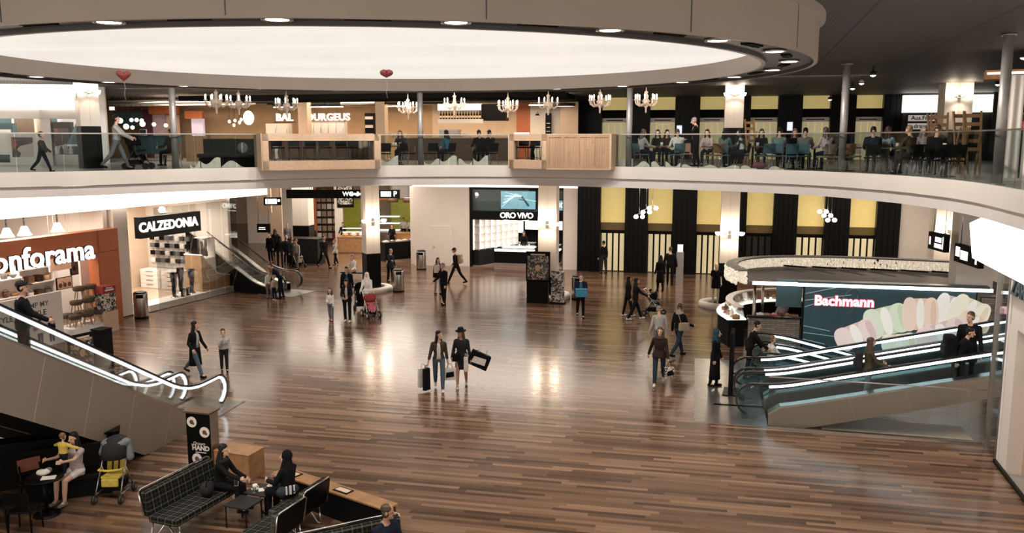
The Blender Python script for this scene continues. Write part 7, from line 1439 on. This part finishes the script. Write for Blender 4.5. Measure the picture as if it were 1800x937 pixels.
DC_ = [(676, 1.3, .4, 'black', 'black chair beside the long oak bay and the first bistro table'), (718, 1.6, -.6, 'black', 'black chair turned to the first bistro table between the oak bays'), (757, 1.6, .5, 'black', 'black chair just past the slim post'), (1206, 3.4, math.pi, 'wood', 'wooden chair facing us beyond the white-shirted guest'), (1255, 1.0, .3, 'wood', 'wooden chair with its back to the railing beside the wavy board'), (1344, 1.1, .2, 'blue', 'blue chair at the railing near the dull pink bag'), (1388, 1.0, -.1, 'blue', 'blue chair at the railing under the grey green guests'), (1484, 1.4, 0, 'wood', 'round wooden basket chair just past the slim post'), (1626, 1.2, .1, 'black', 'empty chrome-legged chair first in the row of three at the railing'), (1648, 1.3, -.1, 'black', 'empty chrome-legged chair in the middle of the row of three'), (1672, 1.4, 0., 'black', 'empty chrome-legged chair last in the row of three at the railing'), (1500, 3.4, 2.8, 'beige', 'beige chair beyond the basket chair'), (1602, 3.6, 3., 'black', 'black chair beyond the olive guest')]
for px, of, rz, c_, lab in DC_: dining_chair(up(px, of), rz, lab, CHM[c_])
GU = [(1127, 1.3, -1.1, KGREY, HAIRB, 'guest in grey sitting on a blue chair next to the first wavy boards', 'f', .2, 'blue'), (1155, 3.2, 2.9, KBLK, HAIRK, 'dark haired guest in black facing us behind the white shirt', 'f', .3, 'black'), (1170, 3.3, 3.3, KBROWN, HAIRK, 'dark haired guest in brown facing us beside the waiter', 'f', .3, 'black'), (1190, 1.3, .15, KWHITE, HAIRB, 'guest in white shirt bent over the table with back to us', 'm', 0, 'blue'), (1242, 3.1, 2.7, KMAUVE, HAIRK, 'long haired guest in pale pink beside the standing waiter', 'f', .6, 'wood'), (1272, 1.4, -.5, KGREEN, HAIRK, 'guest in mint green cardigan before the black column', 'f', .3, 'blue'), (1302, 1.7, 1.1, collage_mat('zigzag_knit', [(.02, .02, .02), (.5, .5, .46), (.02, .02, .02)], 7), HAIRK, 'guest in black and white patterned knit beside the mint cardigan', 'f', .2, 'black'), (1336, 3.2, 2.9, KBLK, HAIRK, 'guest in black holding a white cup near the yellow window', 'f', .2, 'black'), (1367, 1.5, -.5, KGREEN, HAIRK, 'guest in grey green seated with back to us under the lit panel', 'm', 0, 'blue'), (1393, 3.4, 3.1, KBLK, HAIRB, 'guest in black facing us between the two in grey green', 'f', .3, 'black'), (1412, 1.6, -.5, KMGREY, HAIRK, 'guest in mid grey leaning over the table by the slim post', 'm', 0, 'blue'), (1450, 1.2, .2, KMAUVE, HAIRB, 'guest in dusty pink coat directly behind the slim post', 'f', .3, 'beige'), (1531, 1.6, -.3, KNAVY, HAIRK, 'guest in navy with long arm on the table past the basket chair', 'm', 0, 'black'), (1555, 2.4, -.8, KPBLUE, HAIRB, 'guest in pale blue pullover drinking at the table', 'f', .2, 'black'), (1597, 1.3, .5, KOLIVE, HAIRL, 'guest in olive and black large from behind', 'm', 0, 'black'), (1641, 1.8, -.7, KBLK, HAIRB, 'guest in black pullover looking at a phone', 'm', 0, 'black'), (787, 1.5, .9, KTEAL, HAIRK, 'guest in teal at the table past the slim post between the bays', 'f', .2, 'black'), (843, 1.3, .4, KBLK, HAIRK, 'guest in black with back to us between the oak bays', 'm', 0, 'black'), (862, 1.5, .7, KBLK, HAIRK, 'second guest in black nearest the angled oak bay', 'm', 0, 'black'), (705, 3.2, 3., KCHAR, HAIRB, 'guest in charcoal facing us at the first bistro table', 'f', .2, 'black'), (1618, 3.3, 2.9, KMAUVE, HAIRG, 'grey haired guest facing us behind the olive guest', 'f', .1, 'black')]
for px, of, rz, c1, hr, lab, sx, hl_, ch in GU:
    p = up(px, of); dining_chair(p, rz, f'{ch} chair seating the {lab}'[:200] if len(lab.split()) < 13 else f'{ch} chair under the {" ".join(lab.split()[:10])}', CHM[ch])
    person(lab, V((p.x, p.y, UZ))+M.Rotation(rz, 3, 'Z') @ V((0, -.06, 0)), rz, 1.7, sx, seat=.46, lh=84, rh=84, lk=82, rk=82, ls=40, rs=40, le=45, re=45, li=15, ri=15, lean=10, top=c1, legs=KNAVY, hair=hr, hl=hl_, vox=.015, face=abs(rz) > 1.5, hp=-8)
P_ = up(1222, 3.0); person('grey haired waiter in dark vest and pale shirt standing among the tables', P_, 1.2, 1.78, 'm', top=KBLK, inner=KPBLUE, legs=KBLK, hair=HAIRG, ls=25, rs=25, le=40, re=40, hp=-20, vox=.013)
P_ = up(76, 1.0); person('child in olive top walking along the railing by the cosmetics shop', P_, -1.4, 1.18, 'm', lh=22, rh=-20, rk=22, ls=20, rs=20, le=30, re=30, top=KOLIVE, legs=KNAVY, hair=HAIRB, child=True)
P_ = up(208, 1.6); person('man in grey shirt and light trousers pushing a dark pushchair on the gallery', P_, -1.35, 1.80, 'm', lh=22, rh=-22, rk=20, ls=42, rs=42, le=22, re=22, la=4, ra=4, top=KGREY, legs=KMGREY, hair=HAIRK)
stroller('dark pushchair pushed along the gallery by the man in grey', up(243, 1.6), -1.35-.2, KBLK, CHAR, KBLK, .11)
P_ = up(304, 3.5); person('seated figure in dark top far behind the slim post on the gallery', P_, 1.2, 1.7, 'f', seat=.46, lh=84, rh=84, lk=80, rk=80, ls=30, rs=30, le=50, re=50, top=KBROWN, legs=KBLK, hair=HAIRB, vox=.016, face=False); dining_chair(up(304, 3.5), 1.2, 'wooden chair under the seated figure far behind the slim post', WOOD)
o = MB().caps((-.1, 0, .12), (.1, 0, .13), .12, .11).tube([(-.12, 0, .18), (0, 0, .36), (.12, 0, .18)], .012, 6).build('handbag', mat('dull_pink_cloth', (.25, .09, .10), .8), loc=up(1334, .75)); tagd(o, 'dull pink bag on the gallery floor at the railing', 'bag')
# lit panels on the black piers
for px, py, lab in ((1194, 228, 'small lit white panel on the black pier behind the waiter'), (1388, 222, 'small lit white panel on the black pier between grey green guests')):
    t = gthing('information_screen', lab, 'screen', ga(px, -.45, 7.4), -.45, zof(lambda z: gp(ga(px, -.45, 7.4), -.45, z), py)); MB().box((0, 0, 0), (.26, .05, .42)).build('screen', _m['pale_screen'], t); MB().box((0, .03, 0), (.30, .03, .46)).build('frame', BLACK, t)
# sign and shop at the far side of the gallery
gbox('light_cove', ga(1588, -1.5, 8.5), ga(1745, -1.5, 8.5), -1.5, -1.2, 8.25, 9.05, LIGHTW); gbox('wall_shop_back', ga(1588, -1.4, 8), ga(1760, -1.4, 8), -1.3, -1.1, UZ, 8.3, CHAR)
t = gthing('shop_sign', 'dark sign with two lit rows reading Aus Freude draussen', 'sign', ga(1594, -1.7, 7.8), -1.7, 7.80); MB().box((.85, .05, 0), (1.75, .08, .78)).build('sign_box', CHAR, t)
for body, zz in (('Aus.Freude', .18), ('draussen', -.20)): MB().box((.80, .0, zz), (1.5, .02, .28)).build('lit_row', mat('grey_row', (.5, .46, .42), .5, emit=.35, ec=(.8, .74, .68), var=0), t); MB().text(body, .27, M.Translation((.8, -.015, zz)) @ M.Rotation(R(90), 4, 'X'), .003, .006).build('lettering', BLACK, t)
def deck_chair(px, of, rz, lab, tilt):
    t = thing('folding_chair', lab, 'chair', up(px, of), rz, 'folded orange wood chairs')
    for x in (-.22, .22): MB().strip([(x, -.12, 0), (x, .14, 1.75)], .05, .05, (1, 0, 0)).build('frame_bar', WOOD, t); MB().strip([(x*.8, .16, 0), (x*.8, -.10, 1.3)], .05, .04, (1, 0, 0)).build('frame_bar', WOOD, t)
    for k in range(5): MB().box((0, -.02+.035*k, .70+.23*k), (.42, .03, .10)).build('slat', WOOD, t)
for px, of, rz, lab in ((1318, 6.0, .5, 'orange wood folded chair leaning against the black column foot'), (1637, 5.6, .6, 'orange wood folded chair beside the sign with two lit rows'), (1645, 5.0, -.3, 'orange wood folded chair close in front of the gallery column'), (1684, 5.2, .4, 'orange wood folded chair on the far side of the gallery column'), (1703, 5.4, -.2, 'orange wood folded chair last before the thick steel post')): deck_chair(px, of, rz, lab, 0)
# shop with pale curtain close by
CU = V((11.95, 20.35, UZ)); CRZ = -TH-.25
t = thing('curtain', 'pale hanging fabric banner beside the thick steel post', 'curtain', CU, CRZ)
for k, x in enumerate((-.12, .25)):
    m_ = MB(); m_.rings([[(x-.17+.03*q, .02*math.sin(q*1.1+k), z_) for q in range(12)]+[(x-.17+.03*q, .02*math.sin(q*1.1+k)+.015, z_) for q in reversed(range(12))] for z_ in (.06, 2.45)], sm=False); m_.build('cloth', WHITE, t)
MB().cyl((-.4, 0, 2.47), (.6, 0, 2.47), .015).build('rod', STEEL, t); MB().box((.05, 0, .03), (.9, .3, .06)).build('plinth', WHITE, t); MB().cyl((-.36, 0, .05), (-.36, 0, 2.5), .015).build('pole', STEEL, t)
SH = V((13.4, 21.4, UZ))
t = thing('shop_shelf', 'dark wooden shop shelving with small goods past the pale fabric', 'shelf', SH, CRZ); MB().box((0, .3, 1.2), (2.4, .05, 2.4)).box((-1.2, 0, 1.2), (.06, .6, 2.4)).box((1.2, 0, 1.2), (.06, .6, 2.4)).build('frame', WALNUT, t); MB().box((-.1, -.1, 2.55), (3.0, .9, .22)).build('canopy', WOOD, t); MB().box((-.1, -.56, 2.58), (2.9, .03, .05)).build('light_strip', LIGHTS, t)
for k in range(5): MB().box((0, 0, .25+.45*k), (2.36, .56, .035)).build('shelf_board', WALNUT, t)
for k in range(1, 5):
    for j in range(7):
        nm, mm = [('white', WHITE2), ('black', BLACK), ('orange', WOOD), ('red', KRED), ('grey', KMGREY)][(k*3+j*2) % 5]; q = SH+M.Rotation(CRZ, 3, 'Z') @ V((-1.0+.32*j, -.1, .27+.45*k))
        tagd(MB().lathe([(0, 0), (.07, 0), (.08, .14), (.05, .2), (.05, .24), (0, .24)], 10).build('jar', mm, loc=q), f'{nm} jar {ORD[j]} along board {ORD[k]} of the dark wooden shelving', 'jar', 'jars on the dark shop shelving')
st(MB().box((0, 0, .55), (2.2, .1, 1.1)).build('wall_low', CHAR, loc=V((12.9, 20.6, UZ)), rz=CRZ)); point('shelf_lamp', SH+V((-.4, -1.0, 1.9)), 40)
gbox('wall_gallery_end', ga(1745, -1.5, 8.5), ga(1745, -1.5, 8.5)+8, -1.6, -1.4, UZ, CZ, CHAR)
# ceiling track spots and balloons
TK = [(1521, 134), (1502, 148), (1487, 157), (1472, 164), (1449, 176), (1778, 104), (1737, 150)]
for j, (px, py) in enumerate(TK):
    d = 1.98*FPX/(247-py); p = V(((px-CX)/FPX*d, d, 8.92))
    t = thing('track_spotlight', f'round ceiling spotlight {ORD[j]} {"along the diagonal row running back from the hall" if j < 5 else "above the pale fabric and shop shelving"}', 'lamp', p, -TH, 'ceiling spotlights beside the drum'); MB().cyl((0, 0, .04), (0, 0, .23), .015, n=8).build('stem', BLACKM, t); MB().lathe([(.02, .10), (.09, .06), (.10, -.04), (.09, -.04), (.07, .04)], 16).build('head', CHAR, t); MB().ell((0, 0, -.02), (.085, .085, .06), 12, 8).build('lens', LIGHTP, t); spot('track_beam', p+V((0, 0, -.1)), 30, 110, (1, .85, .68))
def heart(lab, px, py, d, rz, m, tilt):
    p = V(((px-CX)/FPX*d, d, 0)); p.z = zof(lambda z: V((p.x, p.y, z)), py); t = thing('heart_balloon', lab, 'balloon', p, rz); m_ = MB(); rs = []; m_.m = M.Rotation(tilt, 4, 'X')
    for j in range(9):
        ph = -math.pi/2+math.pi*(j+.05)/8.1; sc_ = max(.02, math.cos(ph))
        rs.append([V((.0105*sc_*16*math.sin(q)**3, .085*math.sin(ph), .0105*sc_*(13*math.cos(q)-5*math.cos(2*q)-2*math.cos(3*q)-math.cos(4*q)))) for q in [2*math.pi*k/28 for k in range(28)]])
    m_.rings(rs).build('foil', m, t); MB().tube([(0, 0, -.16), (.02, 0, -.3), (-.01, 0, -.45), (.015, 0, -.6)], .004, 5).build('ribbon', WHITE2, t)
FOIL = mat('red_foil', (.36, .09, .08), .3, .2, var=.05)
heart('red heart balloon floating under the luminous disc over the pale pipes', 232, 132, 21.0, .5, FOIL, .2); heart('red heart balloon floating under the middle of the luminous disc', 684, 129, 21.5, .2, FOIL, 1.15)
if 0: pass
